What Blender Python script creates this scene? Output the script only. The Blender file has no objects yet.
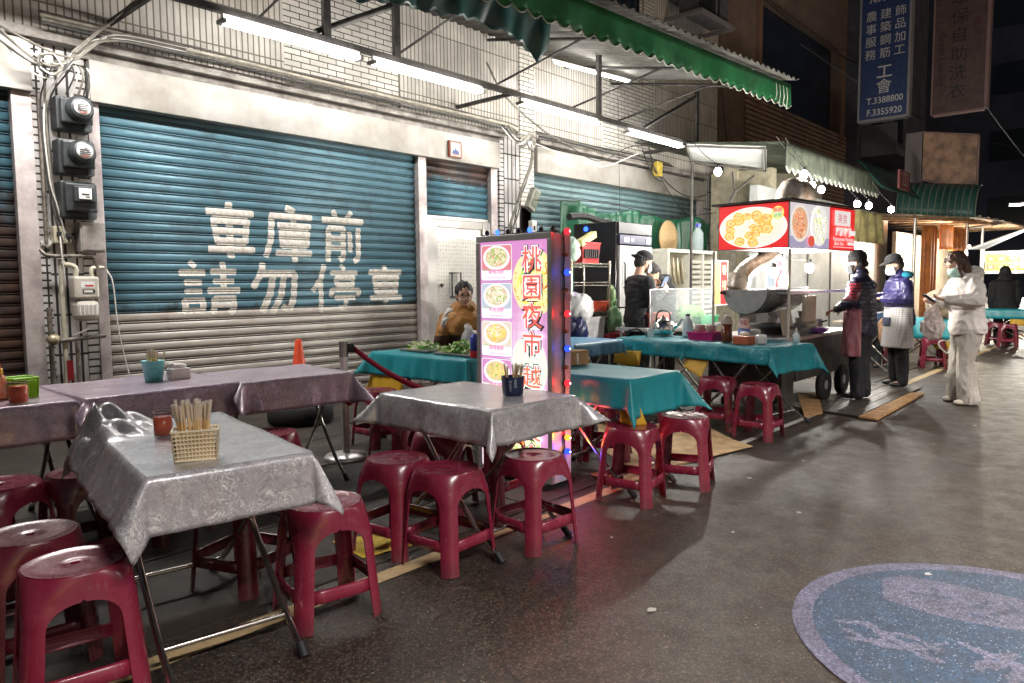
import bpy, bmesh, math, random
from mathutils import Vector, Matrix
R = math.radians
sc = bpy.context.scene
col = sc.collection
PI = math.pi
# ------------------------------------------------------------------ camera
H_CAM = 1.32; FPX = 720.0
A = R(42); pitch = math.atan((341.5-284)/FPX); roll = R(0.5)
fw = Vector((math.cos(A)*math.cos(pitch), math.sin(A)*math.cos(pitch), -math.sin(pitch)))
rt = Vector((math.sin(A), -math.cos(A), 0)); up = rt.cross(fw)
rt2 = rt*math.cos(roll)-up*math.sin(roll); up2 = up*math.cos(roll)+rt*math.sin(roll)
cam = bpy.data.cameras.new('camera'); cam.sensor_width = 36; cam.lens = 36*FPX/1024
cam.clip_start = .05; cam.clip_end = 400
co = bpy.data.objects.new('camera', cam); col.objects.link(co)
m3 = Matrix((rt2, up2, -fw)).transposed()
co.matrix_world = Matrix.Translation((0, 0, H_CAM)) @ m3.to_4x4()
sc.camera = co
# ------------------------------------------------------------------ world, lights, exposure
w = bpy.data.worlds.new("World"); sc.world = w; w.use_nodes = True
nt = w.node_tree; bg = nt.nodes['Background']
sky = nt.nodes.new('ShaderNodeTexSky'); sky.sky_type = 'NISHITA'; sky.sun_disc = False
sky.sun_elevation = R(12); sky.sun_rotation = R(200)
nt.links.new(sky.outputs[0], bg.inputs[0]); bg.inputs[1].default_value = 0.010
sc.view_settings.view_transform = 'Standard'; sc.view_settings.look = 'None'
sc.view_settings.exposure = 1.3; sc.view_settings.gamma = 1.0
sc.cycles.use_denoising = True
sc.cycles.max_bounces = 6; sc.cycles.diffuse_bounces = 3; sc.cycles.glossy_bounces = 3
sc.cycles.transmission_bounces = 4; sc.cycles.transparent_max_bounces = 8
sc.cycles.sample_clamp_indirect = 4.0; sc.cycles.sample_clamp_direct = 0
sc.cycles.caustics_reflective = False; sc.cycles.caustics_refractive = False
def area(name, loc, sx, sy, power, colr, rot=(0, 0, 0)):
    l = bpy.data.lights.new(name, 'AREA'); l.shape = 'RECTANGLE'; l.size = sx; l.size_y = sy
    l.energy = power; l.color = colr
    o = bpy.data.objects.new(name, l); o.location = loc; o.rotation_euler = rot; col.objects.link(o); return o
def point(name, loc, power, colr, r=.04):
    l = bpy.data.lights.new(name, 'POINT'); l.energy = power; l.color = colr; l.shadow_soft_size = r
    o = bpy.data.objects.new(name, l); o.location = loc; col.objects.link(o); return o
# lamps of the stalls and street lighting across the road, behind the photographer
area('street_lamp_light', (0.5, -3.6, 5.2), 2.4, .5, 1450, (1.0, .95, .92), (R(-32), 0, 0))
area('street_lamp_light', (6.5, -4.2, 5.0), 2.4, .5, 1100, (1.0, .93, .89), (R(-32), 0, 0))
area('street_lamp_light', (14, -4.0, 5.0), 2.4, .5, 520, (1.0, .92, .87), (R(-32), 0, 0))

# ------------------------------------------------------------------ materials
MATS = {}
def mat(name, c, rough=.5, metal=0., var=0., vscale=6., bump=0., bscale=40., dirt=None, spec=None, alpha=None, trans=0., emis=None, estr=0., coat=0.):
    if name in MATS: return MATS[name]
    m = bpy.data.materials.new(name); m.use_nodes = True; MATS[name] = m
    n = m.node_tree.nodes; L = m.node_tree.links; b = n['Principled BSDF']
    b.inputs['Base Color'].default_value = (*c, 1); b.inputs['Roughness'].default_value = rough
    b.inputs['Metallic'].default_value = metal
    if spec is not None: b.inputs['Specular IOR Level'].default_value = spec
    if alpha is not None: b.inputs['Alpha'].default_value = alpha
    if trans: b.inputs['Transmission Weight'].default_value = trans
    if coat: b.inputs['Coat Weight'].default_value = coat; b.inputs['Coat Roughness'].default_value = .15
    if emis: b.inputs['Emission Color'].default_value = (*emis, 1); b.inputs['Emission Strength'].default_value = estr
    tc = None
    if var or bump or dirt:
        tc = n.new('ShaderNodeTexCoord')
    if var or dirt:
        no = n.new('ShaderNodeTexNoise'); no.inputs['Scale'].default_value = vscale; no.inputs['Detail'].default_value = 6
        no.inputs['Roughness'].default_value = .65
        L.new(tc.outputs['Object'], no.inputs['Vector'])
        mx = n.new('ShaderNodeMix'); mx.data_type = 'RGBA'
        d = dirt if dirt else tuple(x*(1-var) for x in c)
        l = tuple(min(1, x*(1+var)) for x in c)
        mx.inputs[6].default_value = (*d, 1); mx.inputs[7].default_value = (*l, 1)
        rp = n.new('ShaderNodeMapRange'); rp.inputs[1].default_value = .32; rp.inputs[2].default_value = .62
        L.new(no.outputs[0], rp.inputs[0]); L.new(rp.outputs[0], mx.inputs[0]); L.new(mx.outputs[2], b.inputs['Base Color'])
        r2 = n.new('ShaderNodeMapRange'); r2.inputs[3].default_value = min(1, rough*1.35); r2.inputs[4].default_value = rough*.8
        L.new(no.outputs[0], r2.inputs[0]); L.new(r2.outputs[0], b.inputs['Roughness'])
    if bump:
        nb = n.new('ShaderNodeTexNoise'); nb.inputs['Scale'].default_value = bscale; nb.inputs['Detail'].default_value = 4
        L.new(tc.outputs['Object'], nb.inputs['Vector'])
        bp = n.new('ShaderNodeBump'); bp.inputs['Strength'].default_value = bump; bp.inputs['Distance'].default_value = .01
        L.new(nb.outputs[0], bp.inputs['Height']); L.new(bp.outputs[0], b.inputs['Normal'])
    return m
def emit(name, c, s):
    if name in MATS: return MATS[name]
    m = bpy.data.materials.new(name); m.use_nodes = True; MATS[name] = m
    n = m.node_tree.nodes; n.remove(n['Principled BSDF']); e = n.new('ShaderNodeEmission')
    e.inputs[0].default_value = (*c, 1); e.inputs[1].default_value = s
    m.node_tree.links.new(e.outputs[0], n['Material Output'].inputs[0]); return m
def paint(name, rough=.5, estr=0., bump=0.):
    """colour of each face comes from the colour attribute Col"""
    if name in MATS: return MATS[name]
    m = bpy.data.materials.new(name); m.use_nodes = True; MATS[name] = m
    n = m.node_tree.nodes; L = m.node_tree.links; b = n['Principled BSDF']
    a = n.new('ShaderNodeAttribute'); a.attribute_name = 'Col'
    L.new(a.outputs['Color'], b.inputs['Base Color']); b.inputs['Roughness'].default_value = rough
    if estr:
        L.new(a.outputs['Color'], b.inputs['Emission Color']); b.inputs['Emission Strength'].default_value = estr
    return m
def nodes_mat(name):
    m = bpy.data.materials.new(name); m.use_nodes = True; MATS[name] = m
    return m, m.node_tree.nodes, m.node_tree.links, m.node_tree.nodes['Principled BSDF']
def mixc(n, L, fac, a, b):
    mx = n.new('ShaderNodeMix'); mx.data_type = 'RGBA'
    for i, v in ((6, a), (7, b)):
        if isinstance(v, tuple): mx.inputs[i].default_value = (*v, 1)
        else: L.new(v, mx.inputs[i])
    if isinstance(fac, float): mx.inputs[0].default_value = fac
    else: L.new(fac, mx.inputs[0])
    return mx.outputs[2]
def mrange(n, L, v, a, b, c=0., d=1.):
    r = n.new('ShaderNodeMapRange'); L.new(v, r.inputs[0])
    for i, x in enumerate((a, b, c, d)): r.inputs[i+1].default_value = x
    return r.outputs[0]
def noise(n, L, vec, scale, detail=5, rough=.6, dist=0.):
    t = n.new('ShaderNodeTexNoise'); t.inputs['Scale'].default_value = scale; t.inputs['Detail'].default_value = detail
    t.inputs['Roughness'].default_value = rough; t.inputs['Distortion'].default_value = dist
    if vec is not None: L.new(vec, t.inputs['Vector'])
    return t.outputs[0]
def mth(n, L, op, a, b=None, c=None):
    t = n.new('ShaderNodeMath'); t.operation = op
    for i, v in enumerate((a, b, c)):
        if v is None: continue
        if isinstance(v, (int, float)): t.inputs[i].default_value = v
        else: L.new(v, t.inputs[i])
    return t.outputs[0]
def bumpn(n, L, b, h, strength, dist=.01):
    bp = n.new('ShaderNodeBump'); bp.inputs['Strength'].default_value = strength; bp.inputs['Distance'].default_value = dist
    L.new(h, bp.inputs['Height']); L.new(bp.outputs[0], b.inputs['Normal'])

def tile_mat(name, bw, rh, offset, mortar, tilec, groutc, axis='xz', dirt=.5, msz=.004):
    m, n, L, b = nodes_mat(name)
    tc = n.new('ShaderNodeTexCoord'); sp = n.new('ShaderNodeSeparateXYZ'); L.new(tc.outputs['Object'], sp.inputs[0])
    cb = n.new('ShaderNodeCombineXYZ')
    L.new(sp.outputs[0 if axis[0] == 'x' else 1], cb.inputs[0]); L.new(sp.outputs[2], cb.inputs[1])
    # small wobble so that rows are not ruler straight
    br = n.new('ShaderNodeTexBrick'); br.offset = offset; br.squash = 1.
    L.new(cb.outputs[0], br.inputs['Vector'])
    br.inputs['Scale'].default_value = 1; br.inputs['Mortar Size'].default_value = msz; br.inputs['Mortar Smooth'].default_value = .1
    br.inputs['Brick Width'].default_value = bw; br.inputs['Row Height'].default_value = rh; br.inputs['Bias'].default_value = 0
    br.inputs['Color1'].default_value = (*tilec, 1); br.inputs['Color2'].default_value = (*[x*.78 for x in tilec], 1)
    br.inputs['Mortar'].default_value = (*groutc, 1)
    big = mrange(n, L, noise(n, L, tc.outputs['Object'], 1.6, 8, .7), .42, .72)
    mp = n.new('ShaderNodeMapping'); mp.inputs['Scale'].default_value = (14, 14, 1.3); L.new(tc.outputs['Object'], mp.inputs[0])
    streak = mrange(n, L, noise(n, L, mp.outputs[0], 1.0, 5, .6), .5, .75)
    dfac = mth(n, L, 'MULTIPLY', mth(n, L, 'MAXIMUM', big, streak), dirt)
    c = mixc(n, L, dfac, br.outputs[0], (.16, .14, .11))
    L.new(c, b.inputs['Base Color'])
    L.new(mrange(n, L, br.outputs[1], 0, 1, .28, .85), b.inputs['Roughness'])
    h = mth(n, L, 'SUBTRACT', 1.0, br.outputs[1]); bumpn(n, L, b, h, .5, .006)
    return m
TILE_V = tile_mat('cream_vertical_tile', .064, .42, 0., .004, (.72, .68, .62), (.19, .165, .13), msz=.008, dirt=.5)
TILE_VD = tile_mat('white_vertical_tile_dark_grout', .088, .36, 0., .006, (.62, .60, .60), (.02, .02, .02), msz=.011, dirt=.35)
TILE_H = tile_mat('cream_brick_tile', .235, .066, .5, .004, (.74, .71, .64), (.06, .05, .045), msz=.006, dirt=.3)
TILE_S = tile_mat('white_edge_tile', .2, .066, 0., .006, (.62, .60, .59), (.02, .02, .02), msz=.009, dirt=.3)
TILE_DK = tile_mat('brown_facade_tile', .24, .065, .5, .004, (.20, .13, .10), (.06, .04, .035), dirt=.4)
TILE_DKY = tile_mat('brown_facade_tile_side', .24, .065, .5, .004, (.20, .13, .10), (.06, .04, .035), axis='yz', dirt=.4)

def asphalt():
    m, n, L, b = nodes_mat('asphalt')
    tc = n.new('ShaderNodeTexCoord'); v = tc.outputs['Object']
    big = mrange(n, L, noise(n, L, v, .55, 6, .6, .4), .35, .68)
    mid = mrange(n, L, noise(n, L, v, 5, 6, .7), .3, .7)
    fine = noise(n, L, v, 62, 4, .9)
    c = mixc(n, L, big, (.034, .023, .016), (.070, .048, .034))
    c = mixc(n, L, mth(n, L, 'MULTIPLY', mid, .35), c, (.088, .062, .043))
    st = n.new('ShaderNodeTexVoronoi'); st.inputs['Scale'].default_value = 105; L.new(v, st.inputs['Vector'])
    ss = n.new('ShaderNodeSeparateColor'); L.new(st.outputs['Color'], ss.inputs[0])
    stone = mixc(n, L, mth(n, L, 'POWER', ss.outputs[1], 2.2), (.015, .010, .007), (.165, .118, .080))
    c = mixc(n, L, .55, c, stone)
    c = mixc(n, L, mrange(n, L, st.outputs['Distance'], .35, .62, 0, .75), c, (.010, .008, .007))
    k = None
    for sc_, thr, dist, colr in ((58, .975, .17, (.44, .39, .34)), (120, .95, .22, (.32, .28, .24))):
        vo = n.new('ShaderNodeTexVoronoi'); vo.inputs['Scale'].default_value = sc_; vo.inputs['Randomness'].default_value = 1; L.new(v, vo.inputs['Vector'])
        sp = n.new('ShaderNodeSeparateColor'); L.new(vo.outputs['Color'], sp.inputs[0])
        k = mth(n, L, 'MULTIPLY', mth(n, L, 'LESS_THAN', vo.outputs['Distance'], dist), mth(n, L, 'GREATER_THAN', sp.outputs[0], thr))
        c = mixc(n, L, mth(n, L, 'MULTIPLY', k, .8), c, colr)
    # hairline cracks and patch edges
    cr = n.new('ShaderNodeTexVoronoi'); cr.feature = 'DISTANCE_TO_EDGE'; cr.inputs['Scale'].default_value = .55
    wv = n.new('ShaderNodeMixRGB'); wv.blend_type = 'ADD'; wv.inputs[0].default_value = .35; L.new(v, wv.inputs[1])
    nc = n.new('ShaderNodeTexNoise'); nc.inputs['Scale'].default_value = 2.5; nc.inputs['Detail'].default_value = 6; L.new(v, nc.inputs['Vector']); L.new(nc.outputs['Color'], wv.inputs[2]); L.new(wv.outputs[0], cr.inputs['Vector'])
    crack = mth(n, L, 'MULTIPLY', mth(n, L, 'LESS_THAN', cr.outputs['Distance'], .0035), mth(n, L, 'GREATER_THAN', noise(n, L, v, 1.1, 3, .5), .53))
    c = mixc(n, L, mth(n, L, 'MULTIPLY', crack, .8), c, (.008, .007, .006))
    # dark oil blotches
    oil = mrange(n, L, noise(n, L, v, 1.5, 6, .65), .54, .66, 0, .6)
    c = mixc(n, L, oil, c, (.018, .015, .015))
    L.new(c, b.inputs['Base Color'])
    L.new(mrange(n, L, mid, 0, 1, .32, .58), b.inputs['Roughness'])
    bumpn(n, L, b, fine, .45, .008)
    return m
ASPH = asphalt()

SLAT = [(0, .010), (.05, .010), (.08, .003), (.13, -.002), (.18, .002), (.21, .010), (.25, .010), (.28, .001), (.34, -.005), (.46, -.0085), (.60, -.0098), (.74, -.009), (.86, -.006), (.95, -.001), (1.0, .010)]
PER = .097
def slat_y(z):
    t = (z/PER) % 1.0
    for (a, ya), (b, yb) in zip(SLAT, SLAT[1:]):
        if a <= t <= b: return ya+(yb-ya)*(t-a)/(b-a)
    return .012
def shutter_mat(name, blue, zsplit, rustx=None, rust=.3):
    m, n, L, b = nodes_mat(name)
    tc = n.new('ShaderNodeTexCoord'); v = tc.outputs['Object']
    sp = n.new('ShaderNodeSeparateXYZ'); L.new(v, sp.inputs[0])
    t = mth(n, L, 'FRACT', mth(n, L, 'DIVIDE', sp.outputs[2], PER))
    groove = mth(n, L, 'MAXIMUM', mth(n, L, 'LESS_THAN', t, .075), mth(n, L, 'MULTIPLY', mth(n, L, 'GREATER_THAN', t, .185), mth(n, L, 'LESS_THAN', t, .275)))
    groove = mth(n, L, 'MAXIMUM', groove, mth(n, L, 'GREATER_THAN', t, .975))
    mp = n.new('ShaderNodeMapping'); mp.inputs['Scale'].default_value = (1.2, 1, 14); L.new(v, mp.inputs[0])
    ns = noise(n, L, mp.outputs[0], 1.5, 7, .65)
    n2 = noise(n, L, v, 3.1, 8, .7)
    paintc = mixc(n, L, mrange(n, L, ns, .35, .7), blue, tuple(x*1.45 for x in blue))
    metal = mixc(n, L, mrange(n, L, ns, .35, .65), (.42, .38, .34), (.60, .56, .52))
    metal = mixc(n, L, mrange(n, L, n2, .52, .75, 0, .7), metal, (.26, .17, .10))
    top = mth(n, L, 'GREATER_THAN', sp.outputs[2], zsplit)
    c = mixc(n, L, top, metal, paintc)
    rustc = mixc(n, L, mrange(n, L, n2, .4, .6), (.10, .045, .025), (.035, .022, .018))
    rf = mrange(n, L, n2, .5, .72, 0, rust)
    if rustx is not None:
        rr = mrange(n, L, mth(n, L, 'ADD', mth(n, L, 'MULTIPLY', n2, 1.2), mth(n, L, 'MULTIPLY', mth(n, L, 'SUBTRACT', rustx[1], sp.outputs[2]), rustx[0])), .75, .95, 0, .9)
        rf = mth(n, L, 'MULTIPLY', mth(n, L, 'MAXIMUM', rf, rr), top) if zsplit > .2 else mth(n, L, 'MAXIMUM', rf, rr)
    c = mixc(n, L, rf, c, rustc)
    gf = mth(n, L, 'MULTIPLY', groove, mrange(n, L, ns, .3, .6, .65, .95))
    c = mixc(n, L, gf, c, (.030, .022, .018))
    L.new(c, b.inputs['Base Color'])
    L.new(mth(n, L, 'SUBTRACT', 1, mth(n, L, 'MULTIPLY', top, .85)), b.inputs['Metallic']) if False else None
    L.new(mrange(n, L, n2, .3, .7, .34, .6), b.inputs['Roughness'])
    b.inputs['Metallic'].default_value = .15
    bumpn(n, L, b, n2, .15, .01)
    return m
SHUT_MAIN = shutter_mat('blue_shutter_paint', (.072, .160, .205), 1.075, (.9, 1.27), .45)
SHUT_SMALL = shutter_mat('blue_shutter_paint_rusty', (.055, .150, .20), .1, (-2.2, 2.62), .4)
SHUT_RIGHT = shutter_mat('pale_blue_shutter_paint', (.15, .24, .26), .1, None, .4)
SHUT_LEFT = shutter_mat('rusty_shutter_paint', (.035, .085, .11), .1, (.55, 2.45), .9)

STEEL = mat('brushed_steel', (.66, .64, .62), .3, .85, var=.12, vscale=12, bump=.03)
CHROME = mat('worn_chrome', (.55, .50, .45), .22, 1., var=.3, vscale=18)
SILVER = mat('stainless_panel', (.50, .48, .46), .42, .55, var=.12, vscale=2.5, bump=.05, bscale=9)
DKMET = mat('dark_painted_steel', (.055, .05, .047), .55, .3, var=.4, vscale=9, bump=.1)
BLACK = mat('black_plastic', (.012, .012, .013), .45, var=.3)
RUBBER = mat('black_rubber', (.010, .0095, .0095), .8, var=.3, bump=.2)
WHITE = mat('white_plastic', (.75, .74, .72), .4, var=.06)
CONC = mat('grey_concrete', (.26, .245, .225), .85, var=.35, vscale=5, bump=.4, dirt=(.12, .105, .09))
GREYCABLE = mat('grey_cable', (.13, .12, .10), .6, var=.4, vscale=20)
DKCABLE = mat('dark_cable', (.03, .028, .027), .55)
WCABLE = mat('white_cable', (.6, .58, .54), .5)
JAMB = mat('scuffed_aluminium_jamb', (.55, .50, .49), .45, .35, var=.2, vscale=4, dirt=(.34, .28, .28))

# ------------------------------------------------------------------ object helpers
ROOTM = {}
def tag(o, label=None, cat=None, group=None, kind=None):
    if label: o['label'] = label
    if cat: o['category'] = cat
    if group: o['group'] = group
    if kind: o['kind'] = kind
    return o
def thing(name, label, cat, loc=(0, 0, 0), rz=0, group=None):
    o = bpy.data.objects.new(name, None); o.empty_display_size = .1; col.objects.link(o)
    o.location = loc; o.rotation_euler = (0, 0, rz)
    ROOTM[o.name] = Matrix.Translation(loc) @ Matrix.Rotation(rz, 4, 'Z')
    return tag(o, label, cat, group)
def copy_tree(o, parent=None):
    c = o.copy(); col.objects.link(c)
    if parent: c.parent = parent
    for ch in [x for x in KIDS.get(o.name, [])]:
        k = copy_tree(ch, c); KIDS.setdefault(c.name, []).append(k)
    return c
KIDS = {}
class MB:
    def __init__(s, M=None): s.v = []; s.f = []; s.mi = []; s.sm = []; s.c = []; s.M = M or Matrix(); s.i = 0; s.smooth = False; s.col = (1, 1, 1)
    def add(s, vs, fs, smooth=None, colr=None):
        b = len(s.v); M = s.M; s.v += [tuple(M @ Vector(p)) for p in vs]
        sm = s.smooth if smooth is None else smooth
        for f in fs: s.f.append(tuple(b+i for i in f)); s.mi.append(s.i); s.sm.append(sm); s.c.append(colr or s.col)
        return s
    def box(s, c, d, rz=0, R_=None):
        x, y, z = d[0]/2, d[1]/2, d[2]/2
        vs = [Vector((a*x, b_*y, e*z)) for a in (-1, 1) for b_ in (-1, 1) for e in (-1, 1)]
        Q = R_ if R_ is not None else Matrix.Rotation(rz, 3, 'Z')
        vs = [Q @ p + Vector(c) for p in vs]
        return s.add(vs, [(0, 1, 3, 2), (4, 6, 7, 5), (0, 4, 5, 1), (2, 3, 7, 6), (0, 2, 6, 4), (1, 5, 7, 3)], False)
    def b2(s, a, b): # box between two corners
        return s.box([(a[i]+b[i])/2 for i in range(3)], [abs(a[i]-b[i]) for i in range(3)])
    def tube(s, pts, r, n=8, caps=True, rs=None, closed=False):
        pts = [Vector(p) for p in pts]; N = len(pts); rings = []; prev = None
        for i, p in enumerate(pts):
            if closed: t = pts[(i+1) % N]-pts[i-1]
            else: t = (pts[min(i+1, N-1)]-pts[max(i-1, 0)])
            if t.length < 1e-9: t = Vector((0, 0, 1))
            t.normalize()
            if prev is None:
                a = Vector((0, 0, 1)) if abs(t.z) < .9 else Vector((1, 0, 0))
                u = t.cross(a).normalized()
            else:
                u = prev-t*prev.dot(t)
                u = u.normalized() if u.length > 1e-6 else t.orthogonal().normalized()
            prev = u; w_ = t.cross(u); rr = rs[i] if rs else r
            rings.append([p+u*(rr*math.cos(k*2*PI/n))+w_*(rr*math.sin(k*2*PI/n)) for k in range(n)])
        vs = [q for g in rings for q in g]; fs = []
        for i in range(N if closed else N-1):
            j = (i+1) % N
            for k in range(n): fs.append((i*n+k, i*n+(k+1) % n, j*n+(k+1) % n, j*n+k))
        s.add(vs, fs, True)
        if caps and not closed:
            s.add([q for q in rings[0]], [tuple(reversed(range(n)))], False); s.add(rings[-1], [tuple(range(n))], False)
        return s
    def cyl(s, a, b, r, r2=None, n=16, caps=True): return s.tube([a, b], r, n, caps, rs=[r, r if r2 is None else r2])
    def lathe(s, prof, c=(0, 0, 0), n=24, Mx=None, smooth=True):
        vs = []; fs = []; Mx = Mx or Matrix(); c = Vector(c)
        for (r, z) in prof:
            for k in range(n): vs.append((Mx @ Vector((r*math.cos(2*PI*k/n), r*math.sin(2*PI*k/n), z)))+c)
        for i in range(len(prof)-1):
            for k in range(n): fs.append((i*n+k, i*n+(k+1) % n, (i+1)*n+(k+1) % n, (i+1)*n+k))
        if prof[0][0] > 1e-5: fs.append(tuple(reversed(range(n))))
        if prof[-1][0] > 1e-5: fs.append(tuple((len(prof)-1)*n+k for k in range(n)))
        return s.add(vs, fs, smooth)
    def ell(s, c, r, n=14, m_=9, Q=None):
        vs = []; fs = []; Q = Q or Matrix.Identity(3)
        for i in range(m_+1):
            t = PI*i/m_
            for k in range(n):
                p = 2*PI*k/n
                vs.append(Q @ Vector((r[0]*math.sin(t)*math.cos(p), r[1]*math.sin(t)*math.sin(p), r[2]*math.cos(t)))+Vector(c))
        for i in range(m_):
            for k in range(n): fs.append((i*n+k, (i+1)*n+k, (i+1)*n+(k+1) % n, i*n+(k+1) % n))
        return s.add(vs, fs, True)
    def grid(s, fn, nu, nv, smooth=True):
        vs = [fn(i/nu, j/nv) for j in range(nv+1) for i in range(nu+1)]
        fs = [(j*(nu+1)+i, j*(nu+1)+i+1, (j+1)*(nu+1)+i+1, (j+1)*(nu+1)+i) for j in range(nv) for i in range(nu)]
        return s.add(vs, fs, smooth)
    def prism(s, pts, d, smooth=False):
        """polygon pts (3D) extruded by vector d"""
        n = len(pts); d = Vector(d); a = [Vector(p) for p in pts]; vs = a+[p+d for p in a]
        fs = [tuple(range(n)), tuple(reversed(range(n, 2*n)))]+[(i, i+n, (i+1) % n+n, (i+1) % n) for i in range(n)]
        return s.add(vs, fs, smooth)
    def build(s, name, mats, parent=None, ws=True, bevel=0, solid=0, sub=0, merge=False, label=None):
        me = bpy.data.meshes.new(name)
        vs = s.v
        if parent is not None and ws:
            I = ROOTM[root_of(parent).name].inverted(); vs = [tuple(I @ Vector(p)) for p in vs]
        me.from_pydata(vs, [], s.f)
        if not isinstance(mats, (list, tuple)): mats = [mats]
        for m in mats: me.materials.append(m)
        me.polygons.foreach_set('material_index', s.mi); me.polygons.foreach_set('use_smooth', s.sm)
        if any(c != (1, 1, 1) for c in s.c):
            at = me.color_attributes.new('Col', 'FLOAT_COLOR', 'CORNER'); data = []
            for p, c in zip(me.polygons, s.c): data += [c[0], c[1], c[2], 1.]*p.loop_total
            at.data.foreach_set('color', data)
        me.validate()
        if merge:
            bm = bmesh.new(); bm.from_mesh(me); bmesh.ops.remove_doubles(bm, verts=bm.verts, dist=1e-4); bmesh.ops.recalc_face_normals(bm, faces=bm.faces); bm.to_mesh(me); bm.free()
        o = bpy.data.objects.new(name, me); col.objects.link(o)
        if parent is not None: o.parent = parent; KIDS.setdefault(parent.name, []).append(o)
        if bevel:
            md = o.modifiers.new('bevel', 'BEVEL'); md.width = bevel; md.segments = 2; md.limit_method = 'ANGLE'; md.angle_limit = R(40)
        if solid:
            md = o.modifiers.new('solid', 'SOLIDIFY'); md.thickness = solid; md.offset = 0
        if sub:
            md = o.modifiers.new('sub', 'SUBSURF'); md.levels = sub; md.render_levels = sub
        if label: o['label'] = label
        return o
def root_of(o):
    while o.parent is not None: o = o.parent
    if o.name not in ROOTM: ROOTM[o.name] = Matrix.Translation(o.location)
    return o
def struct(name, mb, m, **k): return tag(mb.build(name, m, **k), kind='structure')
def catenary(a, b, sag, n=14, wob=0., seed=0):
    a = Vector(a); b = Vector(b); rn = random.Random(seed); out = []
    for i in range(n+1):
        t = i/n; p = a.lerp(b, t); p.z -= sag*4*t*(1-t)
        if 0 < i < n and wob: p += Vector((rn.uniform(-wob, wob), rn.uniform(-wob, wob), rn.uniform(-wob, wob)))
        out.append(p)
    return out
def smoothpts(pts, k=5):
    """Catmull-Rom through points"""
    P = [Vector(p) for p in pts]; P = [P[0]*2-P[1]]+P+[P[-1]*2-P[-2]]; out = []
    for i in range(1, len(P)-2):
        for j in range(k):
            t = j/k; a, b, c, d = P[i-1], P[i], P[i+1], P[i+2]
            out.append(.5*((2*b)+(c-a)*t+(2*a-5*b+4*c-d)*t*t+(3*b-a-3*c+d)*t*t*t))
    out.append(P[-2]); return out
# flat 2D pictures on a plane (signs): u right, v up, each layer a little prouder than the last
class Pic:
    def __init__(s, M, lift=.0006): s.mb = MB(); s.M = M; s.l = 0; s.lift = lift
    def poly(s, pts, c, up_=True):
        if up_: s.l += 1
        s.mb.add([s.M @ Vector((x, y, s.l*s.lift)) for x, y in pts], [tuple(range(len(pts)))], False, c)
    def rect(s, x0, y0, x1, y1, c, **k): s.poly([(x0, y0), (x1, y0), (x1, y1), (x0, y1)], c, **k)
    def disc(s, x, y, rx, ry, c, n=28, wob=0, rn=random, up_=True, a0=0): 
        s.poly([(x+rx*(1+rn.uniform(-wob, wob))*math.cos(2*PI*i/n+a0), y+ry*(1+rn.uniform(-wob, wob))*math.sin(2*PI*i/n+a0)) for i in range(n)], c, up_)
    def rrect(s, x0, y0, x1, y1, r, c, **k):
        p = []
        for cx, cy, a in ((x1-r, y1-r, 0), (x0+r, y1-r, 90), (x0+r, y0+r, 180), (x1-r, y0+r, 270)):
            for j in range(5): p.append((cx+r*math.cos(R(a+j*22.5)), cy+r*math.sin(R(a+j*22.5))))
        s.poly(p, c, **k)
    def stroke(s, pts, wd, c, up_=True):
        if up_: s.l += 1
        L_ = []; R_ = []
        for i, p in enumerate(pts):
            a = Vector(pts[max(0, i-1)]); b = Vector(pts[min(len(pts)-1, i+1)]); t = (b-a).normalized(); nn = Vector((-t.y, t.x))*wd/2
            L_.append(Vector(p)+nn); R_.append(Vector(p)-nn)
        for i in range(len(pts)-1): s.mb.add([s.M @ Vector((q.x, q.y, s.l*s.lift)) for q in (L_[i], R_[i], R_[i+1], L_[i+1])], [(0, 1, 2, 3)], False, c)
    def text(s, t, x, y, size, c, off=0., sx=1., center=True, rot=0):
        s.l += 1
        vs, fs = text_mesh(t, off)
        if not vs: return
        xs = [v[0] for v in vs]; ys = [v[1] for v in vs]; cx = (min(xs)+max(xs))/2 if center else min(xs); cy = (min(ys)+max(ys))/2
        ca, sa = math.cos(rot), math.sin(rot)
        q = []
        for v in vs:
            a = (v[0]-cx)*size*sx; b = (v[1]-cy)*size; q.append((x+a*ca-b*sa, y+a*sa+b*ca))
        s.mb.add([s.M @ Vector((a, b, s.l*s.lift)) for a, b in q], fs, False, c)
    def vtext(s, t, x, y, size, c, step=1.15, off=0., sx=1.):
        for i, ch in enumerate(t): s.text(ch, x, y-i*size*step, size, c, off, sx)
        
    def build(s, name, m, parent=None): return s.mb.build(name, m, parent)
TXT = {}
def text_mesh(t, off=0.):
    k = (t, round(off, 4))
    if k in TXT: return TXT[k]
    cu = bpy.data.curves.new('t', 'FONT'); cu.body = t; cu.size = 1; cu.offset = off; cu.resolution_u = 3; cu.fill_mode = 'FRONT'
    o = bpy.data.objects.new('t', cu); col.objects.link(o)
    dg = bpy.context.evaluated_depsgraph_get(); me = bpy.data.meshes.new_from_object(o.evaluated_get(dg))
    vs = [tuple(v.co) for v in me.vertices]; fs = [tuple(p.vertices) for p in me.polygons]
    bpy.data.objects.remove(o); bpy.data.curves.remove(cu); bpy.data.meshes.remove(me)
    TXT[k] = (vs, fs); return TXT[k]
def plane_M(o, u, v):
    """matrix with origin o, x axis u, y axis v, z = u x v"""
    u = Vector(u).normalized(); v = Vector(v).normalized(); n_ = u.cross(v)
    M = Matrix((u, v, n_)).transposed().to_4x4(); M.translation = Vector(o); return M
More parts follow.
